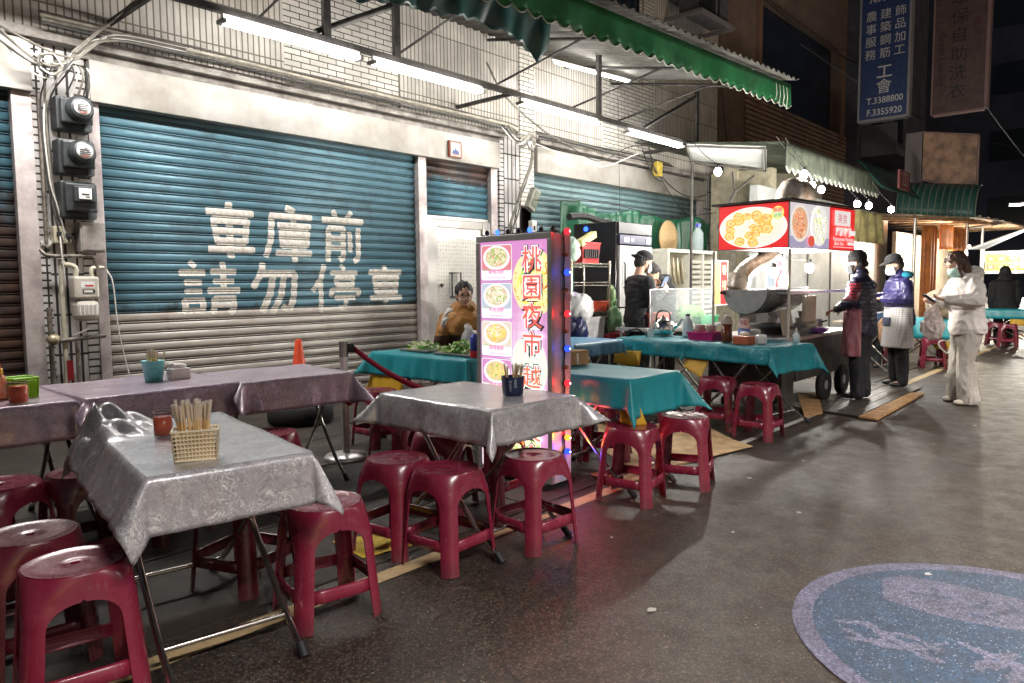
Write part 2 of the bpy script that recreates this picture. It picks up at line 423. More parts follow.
# ================================================================== THE SETTING
def road_z(x, y): return 0
mb = MB()
xs = [-60, -20, -8]+[i*.5 for i in range(-8, 60)]+[32, 40, 60, 90, 140]
ys = [-60, -20, -8]+[i*.5 for i in range(-8, 16)]+[12, 30, 60]
mb.add([(x, y, 0) for y in ys for x in xs], [(j*len(xs)+i, j*len(xs)+i+1, (j+1)*len(xs)+i+1, (j+1)*len(xs)+i) for j in range(len(ys)-1) for i in range(len(xs)-1)], False)
struct('road', mb, ASPH)
# concrete drain strip and slabs in front of the shops
def pave_mat():
    m, n, L, b = nodes_mat('worn_paving')
    tc = n.new('ShaderNodeTexCoord'); v = tc.outputs['Object']
    a = mrange(n, L, noise(n, L, v, 2.2, 8, .7), .3, .7)
    c = mixc(n, L, a, (.024, .018, .012), (.062, .047, .032))
    c = mixc(n, L, mrange(n, L, noise(n, L, v, 170, 4, .8), .42, .62, 0, .7), c, (.012, .010, .009))
    L.new(c, b.inputs['Base Color']); L.new(mrange(n, L, a, 0, 1, .7, .4), b.inputs['Roughness'])
    bumpn(n, L, b, noise(n, L, v, 200, 4, .8), .8, .008)
    return m
PAVE = pave_mat()
mb = MB()
y0 = 2.68
for k in range(4):
    for j, (ya, yb) in enumerate(((2.70, 3.55), (3.565, 4.4), (4.415, 5.3), (5.315, 7.4))):
        xa = -3.5+k*6.7-j*1.1; 
        mb.b2((xa, ya, -.02), (xa+6.69, yb, .006+.002*((k*7+j*3) % 3)))
struct('pavement', mb, PAVE)
# yellow edge line, worn
def line_mat(name, c1, wear):
    m, n, L, b = nodes_mat(name)
    tc = n.new('ShaderNodeTexCoord'); v = tc.outputs['Object']
    a = mrange(n, L, noise(n, L, v, 9, 8, .75), .5, .72, 0, wear)
    c = mixc(n, L, a, c1, (.07, .06, .05)); c = mixc(n, L, mrange(n, L, noise(n, L, v, 120, 2, .7), .5, .7, 0, .5), c, tuple(x*.55 for x in c1))
    L.new(c, b.inputs['Base Color']); b.inputs['Roughness'].default_value = .55; return m
YLINE = line_mat('worn_yellow_paint', (.46, .33, .17), .75); WLINE = line_mat('worn_white_paint', (.55, .52, .47), .7)
mb = MB()
def strip(x0, x1, yc, wd, z=.004, ye=None):
    ye = yc if ye is None else ye; n = max(2, int((x1-x0)/.25))
    for i in range(n):
        a, b = i/n, (i+1)/n
        mb.add([(x0+(x1-x0)*a, yc+(ye-yc)*a-wd/2, z), (x0+(x1-x0)*b, yc+(ye-yc)*b-wd/2, z), (x0+(x1-x0)*b, yc+(ye-yc)*b+wd/2, z), (x0+(x1-x0)*a, yc+(ye-yc)*a+wd/2, z)], [(0, 1, 2, 3)], False)
strip(-6, 5.3, 2.60, .095, ye=2.55)
struct('road_line_yellow', mb, YLINE)
mb = MB(); strip(5.55, 7.25, 2.50, .06); struct('road_line_white', mb, WLINE)
mb = MB(); strip(9.3, 40, 2.38, .10); struct('road_line_far', mb, YLINE)
# painted round emblem in the street
def emblem():
    m, n, L, b = nodes_mat('street_emblem_paint')
    tc = n.new('ShaderNodeTexCoord'); v = tc.outputs['Object']
    at = n.new('ShaderNodeAttribute'); at.attribute_name = 'Col'
    w1 = mrange(n, L, noise(n, L, v, 9, 8, .8), .40, .70, .15, .85)
    sp = mrange(n, L, noise(n, L, v, 105, 4, .85), .60, .42)
    c = mixc(n, L, w1, at.outputs['Color'], (.045, .045, .055))
    c = mixc(n, L, mth(n, L, 'MULTIPLY', sp, .8), c, (.012, .014, .02))
    vo = n.new('ShaderNodeTexVoronoi'); vo.inputs['Scale'].default_value = 95; L.new(v, vo.inputs['Vector'])
    s_ = n.new('ShaderNodeSeparateColor'); L.new(vo.outputs['Color'], s_.inputs[0])
    k = mth(n, L, 'MULTIPLY', mth(n, L, 'LESS_THAN', vo.outputs['Distance'], .27), mth(n, L, 'GREATER_THAN', s_.outputs[0], .8))
    c = mixc(n, L, mth(n, L, 'MULTIPLY', k, .7), c, (.4, .42, .48))
    L.new(c, b.inputs['Base Color']); b.inputs['Roughness'].default_value = .5
    bumpn(n, L, b, noise(n, L, v, 220, 3, .8), .5, .008)
    return m
EMB = emblem()
RIMC = (.24, .22, .33); BLU = (.045, .11, .20); LIL = (.26, .25, .36)
ex, ey, er = 3.08, .31, .775
def seg_d(p, a, b):
    ax, ay = a; bx, by = b; dx, dy = bx-ax, by-ay; t_ = max(0, min(1, ((p[0]-ax)*dx+(p[1]-ay)*dy)/(dx*dx+dy*dy+1e-9)))
    return math.hypot(p[0]-ax-dx*t_, p[1]-ay-dy*t_)
BANDP = [(3.40, .86), (3.50, .79), (3.53, .59), (3.54, .36), (3.60, .05), (3.30, .02), (3.21, .32), (3.16, .52), (3.15, .66), (3.18, .80)]
STK = [((2.85, .87), (2.90, .80), .012), ((2.90, .80), (2.86, .72), .018), ((2.74, .80), (2.80, .70), .016), ((2.80, .84), (2.76, .70), .012), ((2.86, .72), (2.90, .66), .012), ((2.76, .70), (2.79, .61), .020), ((2.83, .70), (2.82, .58), .020), ((2.90, .66), (2.85, .52), .014), ((2.78, .60), (2.76, .51), .016), ((2.85, .60), (2.77, .55), .014), ((2.88, .56), (2.92, .52), .012),
 ((2.96, .47), (2.93, .38), .016), ((2.93, .38), (2.80, .40), .018), ((2.99, .33), (2.84, .36), .020), ((2.93, .38), (2.88, .22), .022), ((2.88, .30), (2.75, .30), .02), ((2.80, .25), (2.95, .15), .02), ((2.70, .20), (2.90, .05), .02), ((2.75, .10), (2.6, .0), .02), ((3.0, .1), (2.8, -.1), .02)]
BLK = [((3.32, .72), (3.36, .60), .014), ((3.42, .66), (3.30, .62), .012), ((3.34, .50), (3.42, .46), .016), ((3.30, .44), (3.40, .36), .014), ((3.44, .40), (3.34, .30), .014), ((3.32, .26), (3.42, .16), .016), ((3.26, .56), (3.24, .40), .012)]
def inpoly(x, y, P):
    c = False; j = len(P)-1
    for i in range(len(P)):
        if (P[i][1] > y) != (P[j][1] > y) and x < (P[j][0]-P[i][0])*(y-P[i][1])/(P[j][1]-P[i][1])+P[i][0]: c = not c
        j = i
    return c
def emb_col(x, y):
    d = math.hypot(x-ex, y-ey)
    if d > er-.075: return RIMC
    wob = .006*math.sin(x*70+y*40)+.004*math.sin(x*130-y*90)
    if inpoly(x, y, BANDP):
        for a, b, w_ in BLK:
            if seg_d((x, y), a, b) < w_*.9+wob: return (.08, .11, .19)
        return (.21, .20, .30)
    for a, b, w_ in STK:
        if seg_d((x, y), a, b) < w_+wob: return LIL
    return BLU
mb = MB(); NG = 230; cell = 2*er/NG
for j in range(NG):
    for i in range(NG):
        x0 = ex-er+i*cell; y0_ = ey-er+j*cell; xc, yc_ = x0+cell/2, y0_+cell/2
        if math.hypot(xc-ex, yc_-ey) > er: continue
        mb.add([(x0, y0_, .004), (x0+cell, y0_, .004), (x0+cell, y0_+cell, .004), (x0, y0_+cell, .004)], [(0, 1, 2, 3)], False, emb_col(xc, yc_))
struct('road_emblem', mb, EMB, merge=True)
# pale gum and paint spots
mb = MB(); rn = random.Random(8)
SP = [(3.53, 1.62), (4.08, 1.48), (3.58, .72), (2.46, 1.47), (3.05, 2.06), (5.3, 1.9), (6.5, 1.3), (4.6, 2.0), (7.6, 1.2), (6.2, .4)]
for x, y in SP:
    r0 = rn.uniform(.010, .024); a = [(x+r0*rn.uniform(.7, 1.2)*math.cos(k*PI/6), y+r0*rn.uniform(.5, .9)*math.sin(k*PI/6), .0052) for k in range(12)]
    mb.add(a, [tuple(range(12))], False)
tag(mb.build('road_marking_spots', mat('gum_white', (.42, .40, .36), .7)), kind='structure')

# ------------------------------------------------------------------ tiled shop building
WY = 7.3
shop = thing('tiled_shop_building', 'shop building clad in cream tiles with blue roller shutters', 'building', (1.8, 7.6, 0))
mb = MB()
for xa, xb in ((-6, 4.40), (6.02, 8.30), (8.62, 10.5), (12.2, 14.8)): mb = MB(); mb.b2((xa, WY, 3.52), (xb, WY+.3, 9)); mb.build('wall', TILE_V, shop)
for a_, b_ in (((4.402, WY+.02, 3.52), (6.018, WY+.3, 9)), ((8.302, WY-.03, 2.5), (8.618, WY+.3, 9)), ((10.502, WY+.01, 3.52), (12.198, WY+.3, 9))): mb = MB(); mb.b2(a_, b_); mb.build('brick_tile_panel', TILE_H, shop)
# pillars at street level
for xa, xb in ((2.03, 2.29), (7.95, 8.30), (14.2, 14.8), (-.9, -.5)):
    mb = MB(); mb.b2((xa, WY, 0), (xb, WY+.3, 3.5)); pl_ = mb.build('pillar', TILE_VD, shop)
    for ea, eb in ((1.955, 2.028), (2.292, 2.385), (7.86, 7.948)):
        if abs(ea-xb) < .1 or abs(eb-xa) < .1: mb = MB(); mb.b2((ea, WY-.004, 0), (eb, WY+.3, 3.5)); mb.build('pillar_edge', TILE_S, pl_)
mb = MB(); mb.b2((-6, WY+.25, 0), (14.8, WY+.6, 3.52)); mb.build('back_wall', DKMET, shop)
# dark ledge above the shutter hoods
mb = MB(); mb.b2((-6, WY-.14, 3.43), (7.84, WY+.28, 3.515)); mb.b2((8.64, WY-.14, 3.46), (14.19, WY+.28, 3.53)); mb.b2((2.36, WY-.05, 3.36), (7.83, WY+.2, 3.428))
mb.build('ledge', CONC, shop, bevel=.006)
# hoods
def hood(x0, x1, z0, z1, m=SILVER):
    q = MB(); q.b2((x0, WY-.085, z0), (x1, WY+.16, z1)); 
    o = q.build('shutter_hood', m, shop, bevel=.004); return o
HOODM = mat('stainless_hood', (.36, .345, .32), .42, .3, var=.10, vscale=1.8, bump=.12, bscale=5, dirt=(.25, .225, .19))
hood(2.40, 7.80, 2.99, 3.355, HOODM); hood(8.64, 14.17, 3.03, 3.42, HOODM); hood(-.45, 1.95, 2.99, 3.42, HOODM)
def shutter(x0, x1, z0, z1, m):
    q = MB(); zs = [z0]; k = math.floor(z0/PER)
    while k*PER < z1:
        for t, _ in SLAT[:-1]:
            z = (k+t)*PER
            if z0 < z < z1: zs.append(z)
        k += 1
    zs.append(z1); n = 2
    vs = []; fs = []
    for z in zs:
        for i in range(n+1): vs.append((x0+(x1-x0)*i/n, WY+.06+slat_y(z+1e-6), z))
    for j in range(len(zs)-1):
        for i in range(n): a = j*(n+1)+i; fs.append((a, a+1, a+n+2, a+n+1))
    q.add(vs, fs, True)
    o = q.build('roller_shutter', m, shop, solid=.003)
    q = MB(); q.b2((x0+.003, WY+.035, z0-.05), (x1-.003, WY+.07, z0-.001)); q.build('bottom_rail', SILVER, o, bevel=.004)
    return o
s_main = shutter(2.485, 6.285, .06, 3.0, SHUT_MAIN)
s_small = shutter(6.43, 7.66, 2.255, 3.0, SHUT_SMALL)
s_right = shutter(8.64, 14.0, .06, 3.04, SHUT_RIGHT)
s_left = shutter(-.4, 1.80, .06, 3.0, SHUT_LEFT)
for xa, xb, zt_ in ((2.388, 2.482, 2.988), (6.288, 6.427, 2.988), (7.665, 7.80, 2.988), (1.803, 1.953, 2.988), (14.0, 14.17, 3.028)):
    mb = MB(); mb.b2((xa, WY-.02, 0), (xb, WY+.12, zt_)); mb.build('shutter_jamb', JAMB, shop, bevel=.004)
# steel door with perforations and handle
def door_mat():
    m, n, L, b = nodes_mat('etched_steel_door')
    tc = n.new('ShaderNodeTexCoord'); v = tc.outputs['Object']
    br = n.new('ShaderNodeTexBrick'); br.offset = 0; sp = n.new('ShaderNodeSeparateXYZ'); L.new(v, sp.inputs[0]); cb = n.new('ShaderNodeCombineXYZ'); L.new(sp.outputs[0], cb.inputs[0]); L.new(sp.outputs[2], cb.inputs[1])
    L.new(cb.outputs[0], br.inputs['Vector']); br.inputs['Scale'].default_value = 1; br.inputs['Brick Width'].default_value = .047; br.inputs['Row Height'].default_value = .052; br.inputs['Mortar Size'].default_value = .011
    ns = noise(n, L, v, 55, 3, .8)
    f = mth(n, L, 'MULTIPLY', mrange(n, L, ns, .50, .56), mth(n, L, 'SUBTRACT', 1, br.outputs[1]))
    c = mixc(n, L, mth(n, L, 'MULTIPLY', f, .75), (.66, .64, .60), (.20, .18, .16))
    L.new(c, b.inputs['Base Color']); b.inputs['Metallic'].default_value = .4; b.inputs['Roughness'].default_value = .38; return m
mb = MB(); mb.b2((6.435, WY+.03, .03), (7.655, WY+.08, 2.20)); dr = mb.build('door', door_mat(), shop, bevel=.004)
mb = MB(); mb.b2((6.43, WY+.0, .02), (6.62, WY+.029, 2.20)); mb.b2((7.50, WY+.0, .02), (7.66, WY+.029, 2.20)); mb.b2((6.622, WY+.005, 2.10), (7.498, WY+.029, 2.20)); mb.build('door_frame', SILVER, dr, bevel=.003)
mb = MB(); hx = 6.86
mb.tube([(hx, WY+.03, 1.48), (hx+.16, WY-.03, 1.48), (hx+.16, WY-.03, 1.15), (hx, WY+.03, 1.15)], .012, 8); mb.tube([(hx+.02, WY-.0, 1.47), (hx+.02, WY-.0, 1.16)], .01, 8); mb.build('handle', DKMET, dr)
mb = MB(); mb.lathe([(0, 0), (.028, 0), (.026, .012), (.0, .014)], (6.68, WY-.005, 1.31), 14, Matrix.Rotation(R(90), 3, 'X')); mb.build('lock', DKMET, dr)
# framed paper charm above the small shutter
t = thing('wall_picture', 'small framed paper charm with red border on the steel hood', 'picture', (6.87, 7.16, 3.0))
mb = MB(); mb.b2((6.755, 7.18, 3.03), (6.985, 7.212, 3.25)); mb.build('frame', mat('brown_red_frame', (.22, .05, .03), .4), t, bevel=.004)
pc = Pic(plane_M((6.78, 7.179, 3.05), (1, 0, 0), (0, 0, 1)))
pc.rect(0, 0, .18, .18, (.62, .58, .52)); pc.poly([(.02, .03), (.16, .03), (.13, .09), (.11, .07), (.09, .12), (.07, .07), (.05, .09)], (.06, .12, .30)); pc.disc(.09, .135, .012, .016, (.5, .4, .35), 10); pc.rect(.03, .015, .15, .028, (.4, .08, .05))
pc.build('paper', paint('printed_paper', .6), t)

# painted characters on the shutter: strokes follow the slats
GLY = {
 '車': [[(.47, 1), (.49, 0)], [(0, .83), (1, .83)], [(.13, .70), (.21, .27)], [(.87, .70), (.81, .27)], [(.12, .68), (.88, .68)], [(.16, .48), (.85, .48)], [(.2, .29), (.82, .29)], [(.02, .14), (1, .14)]],
 '庫': [[(.45, 1), (.62, .93)], [(.12, .84), (1, .84)], [(.14, .84), (.11, .4), (.0, .08)], [(.27, .66), (.97, .66)], [(.61, .78), (.61, 0)], [(.34, .56), (.36, .28)], [(.90, .56), (.87, .28)], [(.33, .54), (.92, .54)], [(.34, .41), (.90, .41)], [(.35, .29), (.88, .29)], [(.22, .15), (.98, .15)]],
 '前': [[(.26, 1), (.34, .86)], [(.70, 1), (.60, .86)], [(0, .82), (1, .82)], [(.14, .66), (.11, .02)], [(.50, .66), (.49, .10), (.40, .04)], [(.14, .66), (.52, .66)], [(.14, .46), (.50, .46)], [(.13, .28), (.50, .28)], [(.66, .60), (.67, .22)], [(.88, .68), (.87, .08), (.76, .02)]],
 '請': [[(.17, 1), (.24, .92)], [(.0, .80), (.40, .80)], [(.08, .61), (.34, .61)], [(.08, .44), (.34, .44)], [(.06, .26), (.07, .02)], [(.36, .26), (.35, .04)], [(.05, .26), (.38, .26)], [(.07, .06), (.36, .06)], [(.72, 1), (.72, .46)], [(.52, .82), (.94, .82)], [(.56, .63), (.90, .63)], [(.46, .45), (1, .45)], [(.56, .30), (.54, 0)], [(.90, .30), (.90, .08), (.82, .0)], [(.56, .29), (.92, .29)], [(.56, .16), (.90, .16)]],
 '勿': [[(.22, 1), (.16, .78), (0, .52)], [(.18, .80), (.92, .80), (.88, .30), (.78, .06), (.62, .12)], [(.44, .78), (.36, .4), (.18, .04)], [(.68, .78), (.60, .36), (.40, .0)]],
 '停': [[(.24, 1), (.16, .7), (0, .46)], [(.16, .66), (.16, 0)], [(.60, 1), (.66, .92)], [(.38, .84), (.95, .84)], [(.48, .73), (.50, .58)], [(.86, .73), (.84, .58)], [(.47, .73), (.87, .73)], [(.49, .58), (.85, .58)], [(.36, .34), (.40, .47), (.98, .47), (.95, .34)], [(.46, .30), (.88, .30)], [(.68, .30), (.68, .06), (.54, .08)]],
}
def shutter_text():
    boxes = [('車', 3.478, 1.63, 3.986, 2.195), ('庫', 4.128, 1.60, 4.709, 2.196), ('前', 4.86, 1.60, 5.431, 2.20), ('請', 3.178, 1.04, 3.803, 1.57), ('勿', 3.963, 1.02, 4.518, 1.57), ('停', 4.708, 1.01, 5.367, 1.56), ('車', 5.521, 1.10, 6.019, 1.56)]
    bm = bmesh.new(); rn = random.Random(2); seg = 0
    for ch, x0, z0, x1, z1 in boxes:
        wd = .075 if ch not in '請停' else .062
        for st in GLY[ch]:
            seg += 1
            for (ax, az), (bx, bz) in zip(st, st[1:]):
                a = Vector((x0+ax*(x1-x0), z0+az*(z1-z0))); b = Vector((x0+bx*(x1-x0), z0+bz*(z1-z0)))
                t = (b-a).normalized(); nn = Vector((-t.y, t.x))*(wd/2+rn.uniform(-.004, .004)); e = t*.012; dl = .0002*(seg % 12)
                # rounded ended bar
                pts = [a-e+nn*.6, a-e*0+nn, b+nn, b+e+nn*.6, b+e-nn*.6, b-nn, a-nn, a-e-nn*.6]
                vs = [bm.verts.new((p.x, dl, p.y)) for p in pts]; bm.faces.new(vs)
    k = math.floor(1.0/PER)
    while k*PER < 2.3:
        for t, _ in SLAT[:-1]:
            z = (k+t)*PER
            bmesh.ops.bisect_plane(bm, geom=bm.verts[:]+bm.edges[:]+bm.faces[:], plane_co=(0, 0, z), plane_no=(0, 0, 1))
        k += 1
    for v in bm.verts: v.co.y = WY+.06+slat_y(v.co.z+1e-6)-.0035-v.co.y
    # paint missing inside the grooves
    dead = [f for f in bm.faces if ((f.calc_center_median().z/PER) % 1) < .055]
    bmesh.ops.delete(bm, geom=dead, context='FACES')
    for v in bm.verts: v.co = ROOTM[shop.name].inverted() @ v.co
    me = bpy.data.meshes.new('lettering'); bm.to_mesh(me); bm.free()
    me.materials.append(mat('cream_letter_paint', (.70, .67, .62), .55, var=.12, vscale=25, dirt=(.52, .48, .43)))
    o = bpy.data.objects.new('lettering', me); col.objects.link(o); o.parent = s_main
shutter_text()
# ------------------------------------------------------------------ fluorescent lamps on a steel beam
bt = thing('steel_beam', 'dark steel beam carrying the row of tube lamps', 'beam', (7, 6.3, 3.7))
mb = MB(); mb.b2((-1.5, 6.235, 3.716), (12.6, 6.285, 3.775)); mb.build('rail', DKMET, bt)
mb = MB()
for x, z1 in ((4.25, 5.0), (5.13, 5.0), (8.9, 4.7), (11.9, 4.7)): mb.b2((x-.04, 6.235, 3.777), (x+.04, 6.285, z1))
mb.b2((11.85, 6.287, 3.72), (11.93, 7.3, 3.77)); mb.b2((7.0, 6.287, 3.72), (7.04, 7.3, 3.765)); mb.b2((2.6, 6.287, 3.72), (2.64, 7.3, 3.765))
mb.build('upright', DKMET, bt)
mb = MB(); mb.tube([(4.15, 6.30, 3.80), (5.2, 6.30, 4.36)], .035, 4); mb.tube([(10.2, 6.30, 3.80), (11.9, 6.28, 4.6)], .03, 4); mb.build('brace', DKMET, bt)
TUBE = emit('tube_glow', (1.0, .965, .93), 37.0)
TX = [(3.17, 4.63, 'spans the shutter at the photo\'s upper edge'), (4.80, 6.43, ''), (7.15, 8.85, ''), (9.65, 11.35, '')]
LBL = ['bright tube lamp on the steel beam above the white shutter lettering, nearest the electric meters', 'bright tube lamp on the beam above the right end of the large blue shutter', 'bright tube lamp on the beam between the tile pillar and the second shutter', 'bright tube lamp on the beam farthest along the wall, near the stall awning']
for (x0, x1, _), lb in zip(TX, LBL):
    t = thing('tube_lamp', lb, 'lamp', ((x0+x1)/2, 6.25, 3.66), 0, 'tube lamps along the steel beam')
    mb = MB(); mb.b2((x0, 6.238, 3.665), (x1, 6.282, 3.714)); mb.build('batten', WHITE, t, bevel=.004)
    mb = MB(); mb.cyl((x0+.03, 6.215, 3.648), (x1-.03, 6.215, 3.648), .014, n=10); mb.build('tube', TUBE, t)
    mb = MB(); mb.cyl((x0+.03, 6.305, 3.648), (x1-.03, 6.305, 3.648), .014, n=10); mb.build('tube', TUBE, t)
    mb = MB()
    for x in (x0, x1): mb.b2((x-.02, 6.20, 3.63), (x+.02, 6.32, 3.664))
    mb.build('end_cap', mat('lamp_cap', (.3, .28, .25), .5), t)
area('tube_light', (1.9, 6.26, 3.62), 1.5, .10, 50, (1.0, .96, .92))
t = thing('tube_lamp', 'thin double tube lamp high under the metal roof behind the green valance', 'lamp', (9.2, 6.6, 4.55), 0)
TUBE2 = emit('small_tube_glow', (1.0, .97, .92), 22.0)
mb = MB(); mb.tube([(8.3, 6.6, 4.47), (10.2, 6.6, 4.58)], .010, 8); mb.build('tube', TUBE2, t)
mb = MB(); mb.tube([(8.45, 6.66, 4.50), (10.35, 6.66, 4.61)], .010, 8); mb.build('tube', TUBE2, t)
mb = MB(); mb.tube([(8.3, 6.66, 4.53), (10.35, 6.66, 4.65)], .02, 4); mb.build('batten', WHITE, t)

# ------------------------------------------------------------------ green awning
GREEN = mat('green_canvas', (.008, .12, .035), .6, var=.35, vscale=3, bump=.15, bscale=14)
aw = thing('green_awning', 'long green awning valance with scalloped white hem under a corrugated roof', 'awning', (8, 4.4, 3.9))
ax0, ay0, ax1, ay1 = 3.9, 4.68, 10.8, 4.18
def av(t): return Vector((ax0+(ax1-ax0)*t, ay0+(ay1-ay0)*t, 0))
N = 300; NS = 34
def hem(t):
    return 3.9-.055*abs(math.sin(t*NS*PI/1.0))
vs = []; fs = []
for i in range(N+1):
    t = i/N; p = av(t); yb = .012*math.sin(t*60)+.01*math.sin(t*23)
    for j in range(5):
        s_ = j/4; zt = 4.20; vs.append((p.x, p.y+yb*(1-s_), hem(t)*(1-s_)+zt*s_))
for i in range(N):
    for j in range(4): a = i*5+j; fs.append((a, a+5, a+6, a+1))
mb = MB(); mb.add(vs, fs, True); va = mb.build('valance', GREEN, aw, solid=.004)
mb = MB(); mb.tube([(av(i/N).x, av(i/N).y-.006+.012*math.sin(i/N*60)+.01*math.sin(i/N*23), hem(i/N)) for i in range(0, N+1)], .008, 5); mb.build('hem_trim', mat('grey_piping', (.34, .35, .31), .7), va)
# corrugated roof
def roof(u, v):
    p = av(u); y = p.y-.12+(7.28-p.y+.12)*v; return (p.x, y, 4.24+.62*v+.018*math.sin(u*(ax1-ax0)/.076*2*PI*.5))
mb = MB(); mb.grid(roof, 560, 3); mb.build('roof', mat('weathered_roof_sheet', (.10, .095, .085), .7, .2, var=.35, vscale=3), aw, solid=.004)
mb = MB()
for t in (.02, .28, .54, .80, .99):
    p = av(t); mb.tube([(p.x, p.y+.03, 4.16), (p.x, 7.28, 4.78)], .022, 4); mb.tube([(p.x, p.y+1.2, 4.42), (p.x, 7.28, 4.1)], .018, 4)
mb.tube([tuple(av(0)+Vector((0, .03, 4.16))), tuple(av(1)+Vector((0, .03, 4.16)))], .02, 4)
mb.build('bracket', DKMET, aw)
mb = MB()
for i, t in enumerate((.925, .94, .957, .972)):
    p = av(t); mb.tube([(p.x, p.y-.03, 4.12), (p.x+.02, p.y-.04, 3.98), (p.x, p.y-.03, 3.9-.03*i)], .006, 5)
mb.build('lace', mat('white_piping', (.62, .62, .55), .6), aw)
# dark teal tarp hanging at the near end
TEALT = mat('dark_teal_tarp', (.008, .055, .055), .38, var=.4, vscale=4, bump=.3, bscale=9)
rn = random.Random(5)
LOW = [(1.6, 3.52), (3.65, 3.607), (4.06, 3.681), (4.6, 3.74), (5.03, 3.80), (5.3, 3.77), (5.6, 3.74), (5.80, 3.69), (5.86, 3.60), (5.95, 3.70), (6.0, 3.72)]
def lowz(x):
    for (a, za), (b, zb) in zip(LOW, LOW[1:]):
        if x <= b: return za+(zb-za)*(x-a)/(b-a)
    return LOW[-1][1]
def tarp(u, v):
    x = 1.6+4.4*u; zl = lowz(x)+.012*math.sin(x*37); zt = 4.16
    return (x, 4.9+.03*math.sin(x*9+v*3)*(1-v)+.02*math.sin(x*21)*(1-v)-.12*v, zl+(zt-zl)*v)
mb = MB(); mb.grid(tarp, 160, 12); tag(mb.build('tarp_sheet', TEALT, solid=.004), 'dark teal torn tarp hanging at the upper edge beside the green awning', 'tarp')

# ------------------------------------------------------------------ conduits and cables
t = thing('conduit_run', 'bundle of grey conduit pipes running along the ledge over the large shutter', 'pipes', (5, 7.1, 3.5))
for k, (dz, dy, r_, m_) in enumerate(((.03, 0, .018, GREYCABLE), (.07, .02, .015, mat('cream_conduit', (.45, .42, .34), .5, var=.3)), (-.01, -.03, .012, DKCABLE), (.11, .05, .012, GREYCABLE))):
    mb = MB(); pts = [(2.0+i*.45, 7.06+dy, 3.53+dz+.006*math.sin(i*1.7+k)-.0) for i in range(14)]+[(8.05, 7.1, 3.50+dz)]
    mb.tube(smoothpts(pts, 3), r_, 7); mb.build('pipe', m_, t)
t = thing('conduit_run', 'dark conduit pipes on the ledge over the second blue shutter', 'pipes', (11, 7.1, 3.5))
for k in range(3):
    mb = MB(); mb.tube([(8.5+i*.5, 7.07+.03*k, 3.53+.035*k+.01*math.sin(i+k)) for i in range(9)], .014, 6); mb.build('pipe', DKCABLE if k != 1 else GREYCABLE, t)
def cables(name, label, paths, r0=.008, sd=0, mats=(GREYCABLE, DKCABLE, WCABLE)):
    t = thing(name, label, 'cables', paths[0][0])
    for k, p in enumerate(paths):
        mb = MB(); mb.tube(smoothpts(p, 5), r0*(1 if k % 3 else 1.5), 6); mb.build('cable', mats[k % len(mats)], t)
rn = random.Random(11)
P = []
for k in range(7):
    zj = 3.20+rn.uniform(-.08, .08)
    P.append([(1.6, 7.05+rn.uniform(-.05, .05), 3.46+rn.uniform(-.1, .05)), (1.9, 7.0, zj+rn.uniform(-.05, .1)), (2.1, 6.98+rn.uniform(0, .06), zj), (2.25, 7.0, 3.33+rn.uniform(-.05, .05)), (2.55, 7.0, 3.50+.01*k), (3.2, 7.05, 3.54+.012*k)])
for k in range(4):
    x = 2.02+.015*k; P.append([(2.1+rn.uniform(-.1, .1), 7.02, 3.2), (x+rn.uniform(-.03, .03), 7.2, 2.9), (x, 7.22, 2.3), (x+rn.uniform(0, .05), 7.2, 1.95+rn.uniform(-.1, .1)), (x+.08+.015*k, 7.17, 1.72)])
for k in range(5):
    a = R(70*k); P.append([(2.02+.09*math.cos(a+j*1.3), 6.96+.02*j/3, 3.18+.09*math.sin(a+j*1.3)) for j in range(5)])
for k in range(5):
    P.append([(2.2+.03*k, 7.03, 3.22), (2.2+.035*k, 6.98, 3.12+.03*(k % 2)), (2.16+.045*k, 7.08, 2.98)])
cables('cable_tangle', 'tangle of grey cables gathered above the electric meters', P, .007)
mb = MB(); mb.tube(smoothpts([(2.2, 7.0, 3.32), (2.6, 6.9, 3.75), (3.0, 6.8, 4.2), (3.3, 6.7, 4.6)], 4), .013, 6); mb.tube(smoothpts([(2.22, 6.98, 3.32), (2.62, 6.89, 3.77), (3.03, 6.79, 4.22), (3.3, 6.7, 4.62)], 4), .009, 6)
tag(mb.build('cable', GREYCABLE), 'thick twisted cable rising diagonally over the tiles from the tangle', 'cable')
P = []
for k in range(8):
    P.append([(7.6+rn.uniform(0, .2), 7.02, 3.52+rn.uniform(-.04, .06)), (7.95+rn.uniform(-.1, .1), 6.95, 3.35+rn.uniform(-.08, .08)), (8.15, 6.93, 3.42+rn.uniform(-.05, .05)), (8.22+rn.uniform(-.04, .04), 6.98, 3.1), (8.12+rn.uniform(-.05, .05), 7.05, 2.75), (8.0+rn.uniform(-.08, .08), 7.1, 2.35), (7.82+rn.uniform(-.06, .1), 7.12, 1.9)])
for k in range(5):
    P.append([(8.15+.09*math.cos(j*1.2+k), 6.93, 3.38+.1*math.sin(j*1.2+k)) for j in range(6)])
P.append([(8.15, 6.95, 3.45), (8.9, 6.9, 3.45), (9.8, 6.9, 3.30), (10.6, 6.85, 3.62), (11.2, 6.8, 3.72)])
P.append([(8.2, 6.95, 3.38), (9.0, 6.9, 3.28), (9.9, 6.9, 3.22), (10.9, 6.85, 3.55)])
P.append([(7.2, 6.9, 4.3), (7.6, 6.9, 3.9), (8.6, 6.9, 3.52), (9.3, 6.9, 3.44)])
cables('cable_tangle', 'tangle of cables hanging down the tile pillar behind the lit menu sign', P, .009)
t = thing('junction_box', 'tilted grey junction box hanging in the cables over the menu sign', 'junction box', (8.25, 6.95, 2.5))
mb = MB(); mb.box((8.22, 6.97, 2.56), (.16, .10, .34), R_=Matrix.Rotation(R(28), 3, 'Y')); mb.build('housing', mat('old_grey_plastic', (.20, .20, .17), .6, var=.4), t, bevel=.01)
